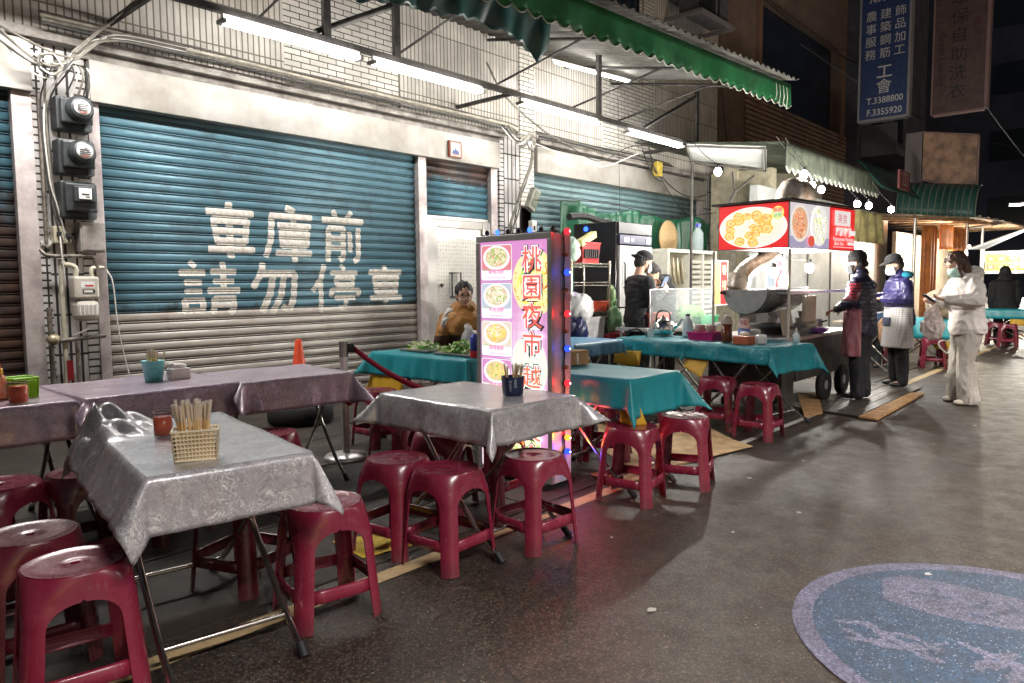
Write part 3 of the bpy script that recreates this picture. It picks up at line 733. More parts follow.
mb = MB(); mb.box((8.24, 6.915, 2.56), (.11, .012, .24), R_=Matrix.Rotation(R(28), 3, 'Y')); mb.build('cover', mat('old_green_plate', (.12, .14, .10), .5, var=.5, vscale=30), t, bevel=.004)
t = thing('power_outlet', 'white outlet box below the tilted junction box', 'outlet', (8.3, 7.0, 2.12)); mb = MB(); mb.b2((8.25, 7.0, 2.06), (8.36, 7.08, 2.26)); mb.build('housing', WHITE, t, bevel=.008); mb = MB(); mb.b2((8.28, 6.994, 2.12), (8.31, 7.002, 2.18)); mb.build('socket', BLACK, t)
t = thing('junction_box', 'old yellow and rusty cable splice box hanging above the second shutter', 'junction box', (11.9, 7.0, 3.3)); mb = MB(); mb.b2((11.8, 6.98, 3.28), (11.98, 7.1, 3.55)); mb.build('housing', mat('yellow_box', (.55, .42, .06), .5, var=.4, dirt=(.14, .09, .03)), t, bevel=.02); mb = MB(); mb.tube(catenary((11.3, 7.0, 3.7), (12.0, 7.0, 3.2), .15), .012, 6); mb.tube(catenary((11.5, 7.0, 3.8), (11.85, 7.0, 3.3), .1), .012, 6); mb.tube(catenary((11.95, 7.0, 3.3), (13.6, 6.9, 3.1), .2), .01, 6); mb.tube(catenary((11.9, 7.0, 3.3), (12.9, 6.9, 2.6), .1), .008, 6); mb.build('cable', DKCABLE, t)
mb = MB(); mb.tube(catenary((10.67, 7.1, 4.5), (10.67, 7.05, 2.2), 0, 6), .004, 5); tag(mb.build('hanging_wire', DKCABLE), 'thin dark wire hanging down over the second blue shutter', 'wire')

# ------------------------------------------------------------------ meters on the left pillar
METER = mat('dark_green_grey_casting', (.040, .046, .048), .38, .2, var=.4, vscale=8, bump=.1)
DIAL = mat('dial_glass', (.75, .76, .74), .12, coat=1.)
def meter(z0, z1, label, rnd=True):
    t = thing('electric_meter', label, 'meter', (2.22, 7.3, z0), 0, 'electric meters on the tile pillar')
    x0, x1 = 2.09, 2.37
    mb = MB(); mb.b2((x0, 7.12, z0), (x1, 7.296, z1)); mb.build('backplate', METER, t, bevel=.012)
    mb = MB(); mb.b2((x0+.02, 7.06, z0+.05), (x1-.01, 7.118, z1-.02)); mb.build('housing', METER, t, bevel=.015)
    cx, cz = (x0+x1)/2+.02, (z0+z1)/2+.035; Q = Matrix.Rotation(R(90), 3, 'X')
    if rnd:
        mb = MB(); mb.lathe([(.108, 0), (.108, .03), (.092, .04), (.088, .075), (.086, .078)], (cx, 7.06, cz), 28, Q); f = mb.build('bezel', METER, t)
        mb = MB(); mb.lathe([(.066, .08), (.064, .09), (0, .097)], (cx, 7.06, cz), 28, Q); mb.build('dial', DIAL, f)
        pc = Pic(plane_M((cx, 6.961, cz), (1, 0, 0), (0, 0, 1)), .0004)
        for k in range(4): pc.rect(-.045, .02-k*.016, .045-.01*(k % 2), .028-k*.016, (.05, .05, .05), up_=False)
        pc.rect(-.03, -.045, .03, -.038, (.3, .05, .04), up_=False); pc.build('register', paint('meter_print'), f)
    else:
        mb = MB(); mb.b2((cx-.085, 7.03, cz-.06), (cx+.085, 7.06, cz+.08)); f = mb.build('bezel', METER, t, bevel=.01)
        mb = MB(); mb.b2((cx-.05, 7.018, cz-.035), (cx+.05, 7.03, cz+.06)); mb.build('dial', DIAL, f, bevel=.004)
        pc = Pic(plane_M((cx, 7.016, cz), (1, 0, 0), (0, 0, 1)), .0004); pc.rect(-.03, .0, .03, .014, (.05, .05, .05)); pc.rect(.0, -.02, .035, -.01, (.1, .1, .1)); pc.build('register', paint('meter_print'), f)
        mb = MB(); 
        for k in range(2): mb.b2((x0+.07, 7.052, z0+.075+.02*k), (x1-.08, 7.06, z0+.083+.02*k))
        mb.build('slot', BLACK, t)
    mb = MB(); mb.cyl((x1-.06, 7.07, z0-.01), (x1-.06, 7.07, z0+.05), .03, n=10); mb.build('terminal', METER, t)
meter(2.69, 2.97, 'dark green electric meter with a round dial, topmost of the three on the tile pillar')
meter(2.31, 2.61, 'dark green electric meter with a round dial, middle one of the three')
meter(1.93, 2.25, 'dark green electric meter with a square window, lowest of the three', False)
t = thing('junction_box', 'blank grey metal box at the shutter jamb below the electric meters', 'junction box', (2.34, 7.3, 1.64))
mb = MB(); mb.b2((2.225, 7.13, 1.64), (2.43, 7.276, 1.90)); mb.build('housing', mat('grey_zinc', (.34, .32, .31), .5, .4, var=.3, dirt=(.22, .18, .17)), t, bevel=.006); mb = MB(); mb.b2((2.24, 7.122, 1.655), (2.415, 7.13, 1.885)); mb.build('cover', mat('grey_zinc', (.3, .3, .3)), t, bevel=.003)
t = thing('power_outlet', 'cream double wall outlet with plugs beside the blank grey box', 'outlet', (2.1, 7.3, 1.7))
mb = MB(); mb.b2((2.04, 7.2, 1.71), (2.18, 7.298, 1.86)); mb.build('housing', mat('cream_plastic', (.55, .50, .38), .45, var=.2), t, bevel=.008)
mb = MB(); mb.b2((2.06, 7.16, 1.77), (2.09, 7.2, 1.81)); mb.b2((2.12, 7.15, 1.76), (2.16, 7.2, 1.80)); mb.build('plug', BLACK, t, bevel=.004)
mb = MB(); mb.tube(smoothpts([(2.075, 7.16, 1.77), (2.07, 7.12, 1.6), (2.085, 7.14, 1.4), (2.08, 7.2, 1.2)], 5), .006, 6); mb.build('cable', WCABLE, t)
t = thing('gas_meter', 'pale gas meter hanging from bent pipes on the tile pillar', 'gas meter', (2.22, 7.3, 1.0))
GASM = mat('pale_gas_meter', (.58, .54, .48), .4, .2, var=.15)
mb = MB(); mb.b2((2.14, 7.08, 1.22), (2.345, 7.24, 1.42)); b1 = mb.build('housing', GASM, t, bevel=.02)
mb = MB(); mb.box((2.243, 7.16, 1.12), (.20, .17, .19)); mb.build('bellows_chamber', GASM, t, bevel=.05)
pc = Pic(plane_M((2.243, 7.078, 1.22), (1, 0, 0), (0, 0, 1)), .0006); pc.rect(-.05, .10, .06, .155, (.8, .8, .78)); pc.rect(-.02, .11, .05, .125, (.5, .04, .03)); pc.rect(-.04, .05, .06, .085, (.05, .05, .05)); pc.rect(-.03, .058, .04, .078, (.75, .75, .7)); pc.build('register', paint('meter_print'), t)
mb = MB()
for k in range(5): mb.tube([(2.17+.035*k, 7.072, 1.17), (2.175+.033*k, 7.068, 1.08)], .006, 6)
mb.build('ribbing', WHITE, t)
mb = MB(); mb.tube(smoothpts([(2.18, 7.16, 1.42), (2.18, 7.16, 1.50), (2.10, 7.17, 1.52), (2.08, 7.2, 1.45), (2.08, 7.2, .2)], 5), .022, 8); mb.tube(smoothpts([(2.31, 7.16, 1.42), (2.31, 7.16, 1.49), (2.37, 7.18, 1.5), (2.42, 7.18, 1.5)], 4), .018, 8); mb.build('pipe', mat('pale_pipe', (.48, .45, .36), .5, var=.3), t)
t = thing('pipe_run', 'dark water pipe with brass valve crossing the pillar under the gas meter', 'pipes', (2.0, 7.2, .9))
mb = MB(); mb.tube(smoothpts([(1.93, 7.2, 1.65), (1.98, 7.17, 1.60), (2.2, 7.16, 1.60), (2.33, 7.16, 1.60), (2.36, 7.17, 1.5)], 4), .017, 8); mb.tube([(1.98, 7.18, .85), (2.2, 7.17, .87), (2.40, 7.18, .88)], .02, 8); mb.tube([(1.97, 7.2, 1.15), (1.97, 7.2, .1)], .022, 8); mb.tube([(2.16, 7.15, .85), (2.16, 7.15, .1)], .02, 8); mb.tube([(2.0, 7.24, 3.0), (1.99, 7.24, 1.7)], .016, 8); mb.build('pipe', mat('dull_iron_pipe', (.16, .14, .12), .5, .4, var=.5, vscale=20), t)
mb = MB(); mb.tube([(2.12, 7.1, .90), (2.24, 7.06, .96)], .008, 6); mb.build('lever', STEEL, t); mb = MB(); mb.lathe([(.0, 0), (.045, .0), (.05, .05), (.03, .09), (0, .1)], (1.93, 7.12, .85), 14, Matrix.Rotation(R(60), 3, 'Y')); mb.build('valve', mat('old_brass', (.35, .30, .2), .4, .6, var=.4), t)
mb = MB(); mb.b2((2.075, 7.17, .50), (2.125, 7.178, .68)); mb.build('red_label', mat('red_label', (.25, .01, .012), .5), t)
mb = MB(); mb.box((2.0, 7.27, 1.72), (.07, .008, .07), R_=Matrix.Rotation(R(45), 3, 'Y')); tag(mb.build('cable_tag', WHITE), 'small white diamond shaped tag on the tile pillar', 'tag')
mb = MB(); mb.tube(smoothpts([(2.44, 7.17, 1.48), (2.47, 7.12, 1.35), (2.50, 7.12, .9), (2.60, 7.1, .3)], 5), .006, 6); tag(mb.build('white_rope', WCABLE), 'thin white rope hanging beside the meters at the edge of the large shutter', 'rope')
# ================================================================== STOOLS
def stool_mat(name, c):
    m, n, L, b = nodes_mat(name)
    tc = n.new('ShaderNodeTexCoord'); v = tc.outputs['Object']
    a = mrange(n, L, noise(n, L, v, 7, 6, .7), .35, .7)
    cc = mixc(n, L, a, c, tuple(min(1, x*1.25+.006) for x in c))
    sc_ = mrange(n, L, noise(n, L, v, 60, 4, .8), .58, .7, 0, .35)
    cc = mixc(n, L, sc_, cc, (.22, .07, .08))
    oi = n.new('ShaderNodeTexNoise'); oi.inputs['Scale'].default_value = 3; 
    gr = mrange(n, L, noise(n, L, v, 14, 8, .85), .56, .74, 0, .6); cc = mixc(n, L, gr, cc, (.055, .012, .014))
    sc3 = n.new('ShaderNodeMapping'); sc3.inputs['Scale'].default_value = (90, 9, 9); sc3.inputs['Rotation'].default_value = (0, .4, .7); L.new(v, sc3.inputs[0])
    scr = mrange(n, L, noise(n, L, sc3.outputs[0], 1.2, 3, .8), .64, .70, 0, .5); cc = mixc(n, L, scr, cc, (.30, .12, .13))
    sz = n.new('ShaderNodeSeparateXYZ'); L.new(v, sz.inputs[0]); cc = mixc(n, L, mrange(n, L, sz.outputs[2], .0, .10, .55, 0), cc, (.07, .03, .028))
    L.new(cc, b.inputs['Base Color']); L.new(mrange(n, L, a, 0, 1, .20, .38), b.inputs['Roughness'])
    b.inputs['Coat Weight'].default_value = .25; b.inputs['Coat Roughness'].default_value = .12
    bumpn(n, L, b, noise(n, L, v, 26, 3, .6), .05, .01)
    return m
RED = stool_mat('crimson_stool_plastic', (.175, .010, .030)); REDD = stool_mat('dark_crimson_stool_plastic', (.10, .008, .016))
def make_stool(m=RED):
    t = thing('plastic_stool', 'x', 'stool')
    def rad(z): # half width of the rounded square at height z
        if z > .38: return .146+.008*math.sqrt(max(0, 1-((z-.38)/.072)**2))
        return .154+(.186-.154)*(.38-z)/.38
    def ring(z, th):
        r = rad(z); e = 2+(4.6-2)*min(1, max(0, (.452-z)/.11))**1.2
        c, s_ = abs(math.cos(th)), abs(math.sin(th))
        k = (c**e+s_**e)**(-1/e)
        # legs bow slightly outward at the corner
        return r*k
    NJ = 8
    def wopen(z):  # half opening angle
        if z >= .372: return 0.
        base = R(34.5)-R(2.0)*(z/.36)
        if z > .30: return base*max(0, 1-((z-.30)/.072)**2.4)**(1/2.4)
        return base
    def corner_strip(q, zs, mb):
        """one leg around the corner at angle q"""
        vs = []; fs = []; n = 2*NJ
        for z in zs:
            wo = wopen(z)
            for j in range(n+1):
                s_ = j/n; th = q-(PI/4-wo)+2*(PI/4-wo)*s_; r = ring(z, th)
                vs.append((r*math.cos(th), r*math.sin(th), z))
        for i in range(len(zs)-1):
            for j in range(n): a = i*(n+1)+j; fs.append((a, a+1, a+n+2, a+n+1))
        mb.add(vs, fs, True)
    zt = [.27, .29, .30, .315, .33, .345, .355, .363, .368, .3708, .3719, .38, .39, .40, .415, .428, .438, .445, .449, .451]
    mb = MB()
    for k in range(4): corner_strip(PI/4+k*PI/2, zt, mb)
    # seat top: rim, dished plate and centre hole
    prof = [(.1440, .451), (.138, .4515), (.132, .4485), (.10, .4475), (.055, .4465), (.034, .4465), (.031, .4445), (.017, .4445), (.0165, .430)]
    N = 64
    mb.smooth = True
    vs = [(r*math.cos(2*PI*j/N), r*math.sin(2*PI*j/N), z) for r, z in prof for j in range(N)]
    fs = [(i*N+j, i*N+(j+1) % N, (i+1)*N+(j+1) % N, (i+1)*N+j) for i in range(len(prof)-1) for j in range(N)]
    mb.add(vs, fs, True)
    seat = mb.build('seat', m, t, solid=.006, merge=True, ws=False); seat.modifiers.new('es', 'EDGE_SPLIT').split_angle = R(45)
    for k in range(4):
        mb = MB(); corner_strip(PI/4+k*PI/2, [0, .01, .04, .09, .13, .17, .20, .24, .2699], mb)
        lg = mb.build('leg', m, t, solid=.006, ws=False); lg.modifiers.new('es', 'EDGE_SPLIT').split_angle = R(45)
    for k in range(4):
        mb = MB(); q = k*PI/2; vs = []; fs = []; zs = [.108, .112, .152, .158]; n = 6
        ins = (.0, .006, .006, .0)
        for z, dd in zip(zs, ins):
            wo = wopen(z)+R(1.5)
            for j in range(n+1):
                th = q-wo+2*wo*j/n; r = ring(z, th)-.004-(.007 if dd == 0 else 0); vs.append((r*math.cos(th), r*math.sin(th), z))
        for i in range(3):
            for j in range(n): a = i*(n+1)+j; fs.append((a, a+1, a+n+2, a+n+1))
        mb.add(vs, fs, True); mb.build('stretcher', m, t, solid=.005, ws=False)
    return t
ST = [ # x, y, rotation, label
 (.72, 2.52, -10, 'crimson plastic stool at the near end of the front grey table, closest to the camera'),
 (.70, 2.92, -5, 'crimson stool partly hidden behind the nearest stool'),
 (.80, 3.78, 30, 'crimson stool cut off by the photo edge under the back grey table'),
 (1.12, 3.72, 5, 'dark crimson stool in shade between the front and back grey tables'),
 (1.60, 2.47, -12, 'crimson stool tucked under the hanging corner of the front grey table'),
 (1.52, 2.98, 20, 'crimson stool mostly hidden behind the front grey tablecloth'),
 (2.15, 3.86, 40, 'crimson stool with its seat just above the front grey table, below the back tables'),
 (2.24, 2.80, 8, 'crimson stool by the middle grey table, beside the crossing table legs'),
 (2.29, 2.48, 3, 'crimson stool in front of the middle grey table with its corner to the camera'),
 (2.75, 2.34, -5, 'crimson stool reflecting the lit menu sign in its seat'),
 (2.80, 3.08, 25, 'crimson stool under the middle grey table behind its chrome legs'),
 (3.10, 2.95, 5, 'crimson stool under the middle grey table close to the menu sign'),
 (3.05, 3.78, 10, 'crimson stool in the row behind the middle grey table, nearest the stanchion'),
 (3.42, 3.98, 28, 'crimson stool in the row behind the middle grey table, next to the green vegetable table'),
 (3.62, 4.75, 0, 'crimson stool in front of the vegetable table at its far end'),
 (3.72, 4.28, 18, 'crimson stool half under the vegetable table near its middle'),
 (1.55, 3.88, 15, 'crimson stool below the middle of the back grey tables'),
 (3.70, 2.36, 12, 'crimson stool at the near corner of the small teal table, under the yellow flap'),
 (4.20, 2.27, 20, 'crimson stool with a black seat stain at the right corner of the small teal table'),
 (4.00, 3.22, 15, 'crimson stool behind the small teal table'),
 (4.45, 3.05, 30, 'crimson stool far side of the small teal table beside the cardboard'),
 (6.02, 2.93, 10, 'crimson stool at the long teal table, second from its near end'),
 (5.90, 2.50, 0, 'crimson stool at the long teal table, by the white road line'),
 (6.05, 3.60, 5, 'crimson stool under the long teal table near the middle overlap'),
 (5.55, 3.95, 25, 'crimson stool behind the small teal table in front of the blue covered table'),
 (12.6, 3.35, 5, 'crimson stool between the standing vendor and the woman in the cap'),
 (12.3, 2.52, 20, 'crimson stool under the far teal table right of the woman in the cap'),
 (12.9, 2.42, 0, 'crimson stool under the far teal table next to the shopper in white'),
 (17.0, 2.20, 10, 'crimson stool at the most distant teal table, street side'),
 (17.4, 2.45, 0, 'crimson stool at the most distant teal table, second in the row'),
 (18.2, 2.35, 15, 'crimson stool behind the most distant teal table'),
 (16.2, 2.75, 25, 'crimson stool behind the shopper in white at the distant stall'),
]
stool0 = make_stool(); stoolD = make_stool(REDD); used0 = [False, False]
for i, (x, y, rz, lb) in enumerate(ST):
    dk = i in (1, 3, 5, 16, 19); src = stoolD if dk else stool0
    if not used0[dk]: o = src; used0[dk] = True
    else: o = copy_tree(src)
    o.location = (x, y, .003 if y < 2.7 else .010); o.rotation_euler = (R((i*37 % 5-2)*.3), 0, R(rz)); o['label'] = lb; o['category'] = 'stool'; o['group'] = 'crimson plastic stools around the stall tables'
    ROOTM[o.name] = Matrix.Translation(o.location)

# ================================================================== TABLES
def folding_table(x, y, w_, d_, rz, label, group='folding tables with metal legs', top=.735, legm=CHROME, bars=True):
    """w_ along local x, d_ along local y; the legs cross in the planes of the two ends"""
    t = thing('folding_table', label, 'table', (x, y, 0), R(rz), group); Mx = ROOTM[t.name]
    mb = MB(); mb.box((0, 0, top-.012), (w_-.01, d_-.01, .022)); mb.build('tabletop', mat('worn_table_board', (.25, .20, .15), .5, var=.3), t, ws=False, bevel=.004)
    ex, ey = w_/2-.05, d_/2-.06
    for side in (-1, 1):
        for k in (-1, 1):
            xx = side*(ex-.018*(k > 0)); mb = MB()
            pts = [(xx, -k*ey*.72, top-.03), (xx, 0, top*.52), (xx, k*ey*.72, .13), (xx+.0, k*(ey+.06), .02)]
            mb.tube(smoothpts(pts, 4), .0125, 8); lg = mb.build('leg', legm, t, ws=False)
            mb = MB(); mb.cyl((xx, k*(ey+.035), .04), (xx, k*(ey+.075), .004), .017, .018, 10); mb.build('rubber_foot', BLACK, lg, ws=False)
    for k in (-1, 1):
        mb = MB(); e2 = ex-.018*(k > 0); mb.tube([(-e2, k*ey*.80, .105), (e2, k*ey*.80, .105)], .010, 8); mb.build('crossbar', legm, t, ws=False)
    return t
def damask(name, c0, c1, rough=.3, pat=(1.35, .55), scale=15.):
    m, n, L, b = nodes_mat(name)
    tc = n.new('ShaderNodeTexCoord'); v = tc.outputs['Object']
    # two families of curling contour lines read as woven flowers and stems
    def lines(sc_, seed, wdt):
        mp = n.new('ShaderNodeMapping'); mp.inputs['Location'].default_value = (seed, seed*.7, 0); L.new(v, mp.inputs[0])
        ns = noise(n, L, mp.outputs[0], sc_, 2, .5, 1.2)
        fr = mth(n, L, 'FRACT', mth(n, L, 'MULTIPLY', ns, 9))
        return mth(n, L, 'LESS_THAN', mth(n, L, 'ABSOLUTE', mth(n, L, 'SUBTRACT', fr, .5)), wdt)
    f = mth(n, L, 'MAXIMUM', lines(scale, 3., .11), mth(n, L, 'MULTIPLY', lines(scale*2.1, 9., .12), .7))
    a = mrange(n, L, noise(n, L, v, 3, 5, .6), .35, .68)
    c = mixc(n, L, a, c0, tuple(x*.74 for x in c0))
    c = mixc(n, L, mth(n, L, 'MULTIPLY', f, mrange(n, L, noise(n, L, v, 11, 3, .6), .40, .58, .1, .9)), c, c1)
    c = mixc(n, L, mrange(n, L, noise(n, L, v, 38, 4, .8), .50, .62, 0, .5), c, tuple(x*.45 for x in c0))
    L.new(c, b.inputs['Base Color']); L.new(mrange(n, L, f, 0, 1, rough, rough+.25), b.inputs['Roughness'])
    b.inputs['Metallic'].default_value = .2; b.inputs['Specular IOR Level'].default_value = .8
    b.inputs['Coat Weight'].default_value = .9; b.inputs['Coat Roughness'].default_value = .22
    h = mth(n, L, 'ADD', mth(n, L, 'MULTIPLY', f, .12), noise(n, L, v, 16, 5, .7))
    bumpn(n, L, b, h, .3, .012)
    return m
CL_GREY = damask('silver_damask_oilcloth', (.40, .375, .395), (.66, .65, .64))
CL_PINK = damask('pinkish_damask_oilcloth', (.48, .35, .45), (.74, .58, .70))
CL_MID = damask('grey_damask_oilcloth', (.42, .40, .41), (.68, .65, .64), scale=17)
def teal(name, c, bs=.25):
    m, n, L, b = nodes_mat(name); tc = n.new('ShaderNodeTexCoord'); v = tc.outputs['Object']
    a = mrange(n, L, noise(n, L, v, 4, 5, .6), .35, .68); cc = mixc(n, L, a, c, tuple(x*.8 for x in c))
    fine = noise(n, L, v, 300, 2, .5); cc = mixc(n, L, mrange(n, L, fine, .4, .65, 0, .2), cc, tuple(min(1, x*1.6+.02) for x in c))
    L.new(cc, b.inputs['Base Color']); b.inputs['Roughness'].default_value = .38; bumpn(n, L, b, noise(n, L, v, 13, 4, .6), bs, .012); return m
TEAL = teal('teal_oilcloth', (.012, .27, .31)); TEAL2 = teal('teal_crumpled_plastic', (.010, .24, .29), .9); YEL = mat('yellow_lining', (.62, .36, .02), .5, var=.15, bump=.2, bscale=12)
def cloth(x, y, w_, d_, rz, drop, m, label, seed=0, corners=(30, 30, 30, 30), cat='tablecloth', group=None, top=.738, ruck=None, side=5, crump=.0, res=.022, drops=None, sides=None, wav=1.):
    """rectangular cloth over a table; corners in order (-,-) (+,-) (+,+) (-,+): how far each hanging corner stands out, degrees"""
    rn = random.Random(seed); ph = [rn.uniform(0, 6.28) for _ in range(12)]
    hx, hy = w_/2, d_/2; dx0, dx1, dy0, dy1 = drops or (drop, drop, drop, drop)  # -x +x -y +y
    nu = int((w_+dx0+dx1)/res); nv = int((d_+dy0+dy1)/res)
    us = [-hx-dx0+(w_+dx0+dx1)*i/nu for i in range(nu+1)]; vs_ = [-hy-dy0+(d_+dy0+dy1)*j/nv for j in range(nv+1)]
    # snap grid lines to the table edge
    for arr, e in ((us, hx), (vs_, hy)):
        for sgn in (-1, 1):
            k = min(range(len(arr)), key=lambda q: abs(arr[q]-sgn*e)); arr[k] = sgn*e
    def f(u, v):
        qx = max(-hx, min(hx, u)); qy = max(-hy, min(hy, v)); ax, ay = u-qx, v-qy; r = math.hypot(ax, ay)
        if r < 1e-6:
            z = top+.0022*math.sin(u*13+ph[0])*math.sin(v*11+ph[1])
            z += crump*(.5+.5*math.sin(u*31+ph[2]+3*math.sin(v*17)))*(.5+.5*math.sin(v*27+ph[3]))
            if ruck: z += ruck(u, v)
            return Vector((u, v, z))
        th = math.atan2(ay, ax); nx, ny = ax/r, ay/r
        if abs(ax) > 1e-6 and abs(ay) > 1e-6:
            ci = {(-1, -1): 0, (1, -1): 1, (1, 1): 2, (-1, 1): 3}[(1 if ax > 0 else -1, 1 if ay > 0 else -1)]
            s2 = abs(math.sin(2*th)); ph_ = R(side)+R(corners[ci])*s2**.8
        else:
            ph_ = R(side)
        if sides: ph_ += R((sides[0] if ax < 0 else sides[1])*abs(nx)**2+(sides[2] if ay < 0 else sides[3])*abs(ny)**2)
        along = (qy if abs(ax) > abs(ay) else qx)
        wv = wav*(.5*math.sin(along*14+ph[4])+.3*math.sin(along*29+ph[5])+.25*math.sin(along*51+ph[6]))
        ph_ += R(4)*wv*min(1, r/.08)
        # rounded bend over the edge
        br = .012; rr = max(0, r-br*.57); o_ = br*(1-math.cos(min(1, r/(br*1.57))*PI/2))
        out = o_*.6+rr*math.sin(ph_)+.006*wv*min(1, r/.1); dn = rr*math.cos(ph_)+.004*min(1, r/.02)
        z = top-dn
        if ruck: z += ruck(u, v)*.7
        cr = crump*1.2*math.sin(u*23+v*19+ph[7])*math.sin(v*31-u*9+ph[8])
        return Vector((qx+nx*(out+cr), qy+ny*(out+cr), z))
    q = MB(); nu1 = len(us)
    q.add([f(u, v) for v in vs_ for u in us], [(j*nu1+i, j*nu1+i+1, (j+1)*nu1+i+1, (j+1)*nu1+i) for j in range(len(vs_)-1) for i in range(nu1-1)], True)
    o = q.build('tablecloth', m, None, solid=.0015); o.location = (x, y, 0); o.rotation_euler = (0, 0, R(rz)); ROOTM[o.name] = Matrix.Translation((x, y, 0)) @ Matrix.Rotation(R(rz), 4, 'Z')
    return tag(o, label, cat, group)
GG = 'grey damask tablecloths'
# front grey table
folding_table(1.206, 2.755, .53, 1.02, -9.5, 'folding table under the front grey cloth, chrome legs crossing over the yellow road line')
def ruck1(u, v):
    # the cloth is pushed up in a heap at the far left corner
    d = math.hypot((u+.30)/.30, (v-.42)/.32)
    k = max(0, 1-d); 
    r1 = math.sin((u*1.0+v*.8)*24+1.0); r2 = math.sin((u*.4-v*1.1)*31)
    return k*(.075*abs(r1)+.035*r2+.05)
cloth(1.206, 2.755, .53, 1.04, -9.5, .235, CL_GREY, 'silver grey damask oilcloth rucked up at one corner on the front table', 1, (0, 20, 20, 5), group=GG, ruck=ruck1, crump=.001, drops=(.185, .17, .185, .21), sides=(24, 0, 0, 22), wav=.45, res=.016)
# back row
for i, (x, y, w_, d_, rz, lb, lt) in enumerate([
    (.66, 4.56, 1.18, .76, -2, 'grey damask cloth on the back table that carries the sauce bottles', 'folding table at the photo edge in the back row, under the sauce bottles'),
    (1.70, 4.53, .88, .78, 1, 'grey and mauve damask cloth on the back table that carries the turquoise cup', 'folding table in the middle of the back row, under the turquoise cup'),
    (2.52, 4.42, .74, .70, -6, 'mauve damask cloth on the end table of the back row by the stanchion', 'folding table at the end of the back row beside the stanchion')]):
    folding_table(x, y, w_, d_, rz, lt)
    cloth(x, y, w_, d_, rz, .22, CL_PINK, lb, 20+i, (40, 35, 40, 30), group=GG, crump=.002, drops=(.10 if i else .2, .22 if i == 2 else .10, .20, .15), top=.738+.004*(i == 1))
# middle table
folding_table(2.69, 2.68, .60, .83, -1.5, 'folding table in front of the lit menu sign with chrome crossing legs')
cloth(2.69, 2.68, .62, .85, -1.5, .20, CL_MID, 'grey damask oilcloth on the middle table in front of the lit menu sign', 7, (20, 48, 20, 40), group=GG, crump=.003, drops=(.17, .17, .17, .17))
# teal tables
GT = 'teal tablecloths'
folding_table(3.98, 2.78, .56, .84, -2, 'small folding table under the plain teal cloth next to the menu sign')
cloth(3.98, 2.78, .57, .86, -2, .20, TEAL, 'smooth teal cloth on the small table right of the menu sign', 9, (10, 34, 20, 20), group=GT, drops=(.19, .24, .24, .2), top=.738)
folding_table(6.58, 2.90, .70, .90, -10, 'folding table under the nearer half of the long teal row')
cloth(6.58, 2.90, .70, .92, -10, .22, TEAL2, 'crumpled teal cloth on the long table beside the cart, street end', 10, (25, 22, 15, 10), group=GT, crump=.006, drops=(.16, .22, .24, .12), top=.744)
folding_table(6.72, 3.83, .66, .86, -8, 'folding table under the farther half of the long teal row')
cloth(6.72, 3.83, .66, .88, -8, .2, TEAL2, 'crumpled teal cloth on the long table, kitchen end under the kettle', 11, (10, 10, 20, 25), group=GT, crump=.005, drops=(.16, .2, .08, .16))
folding_table(4.18, 4.56, .60, 1.18, 0, 'folding table holding the trays of green vegetables')
cloth(4.18, 4.56, .61, 1.20, 0, .2, TEAL, 'dark teal cloth under the trays of green vegetables', 12, (12, 12, 12, 30), group=GT, drops=(.2, .2, .2, .14))
folding_table(12.6, 2.72, .6, .9, 0, 'folding table far behind the woman in the cap')
cloth(12.6, 2.72, .62, .92, 0, .3, TEAL, 'teal cloth on the table behind the woman in the cap', 13, (20, 30, 20, 20), group=GT, res=.05)
folding_table(17.6, 2.4, .7, 1.3, 0, 'folding table at the most distant stall')
cloth(17.6, 2.4, .72, 1.32, 0, .2, TEAL, 'teal cloth on the table at the most distant stall', 14, (20, 20, 20, 20), group=GT, res=.05)
def flap(name, label, pts, m):
    q = MB(); a, b, c, d = [Vector(p) for p in pts]
    q.grid(lambda u, v: (a.lerp(b, u)).lerp(d.lerp(c, u), v)+Vector((0, -.02*math.sin(PI*u)*v, -.01*math.sin(PI*u)*v)), 8, 8)
    return tag(q.build(name, m, solid=.0015), label, 'cloth', 'yellow under-cloths')
flap('under_cloth', 'yellow cloth corner hanging out from under the small teal cloth', [(3.70, 2.44, .62), (3.74, 2.34, .60), (3.80, 2.31, .45), (3.67, 2.42, .47)], YEL)
flap('under_cloth', 'yellow cloth hanging below the teal cloth at the kitchen end', [(6.42, 4.30, .62), (6.38, 3.95, .62), (6.34, 3.95, .47), (6.38, 4.30, .48)], YEL)
flap('under_cloth', 'yellow cloth corner showing where the two teal cloths overlap', [(6.34, 3.42, .60), (6.30, 3.15, .60), (6.22, 3.20, .42), (6.30, 3.42, .50)], YEL)
flap('under_cloth', 'yellow cloth hanging below the far end of the vegetable table', [(3.88, 5.15, .60), (3.88, 4.72, .60), (3.86, 4.74, .38), (3.85, 5.22, .40)], YEL)
flap('under_cloth', 'yellow cloth hanging at the table behind the woman in the cap', [(12.28, 2.5, .5), (12.28, 2.28, .5), (12.27, 2.3, .30), (12.27, 2.5, .3)], YEL)
flap('under_cloth', 'yellow cloth under the teal cloth at the most distant stall', [(17.23, 2.2, .6), (17.23, 1.8, .6), (17.22, 1.8, .42), (17.22, 2.2, .42)], YEL)

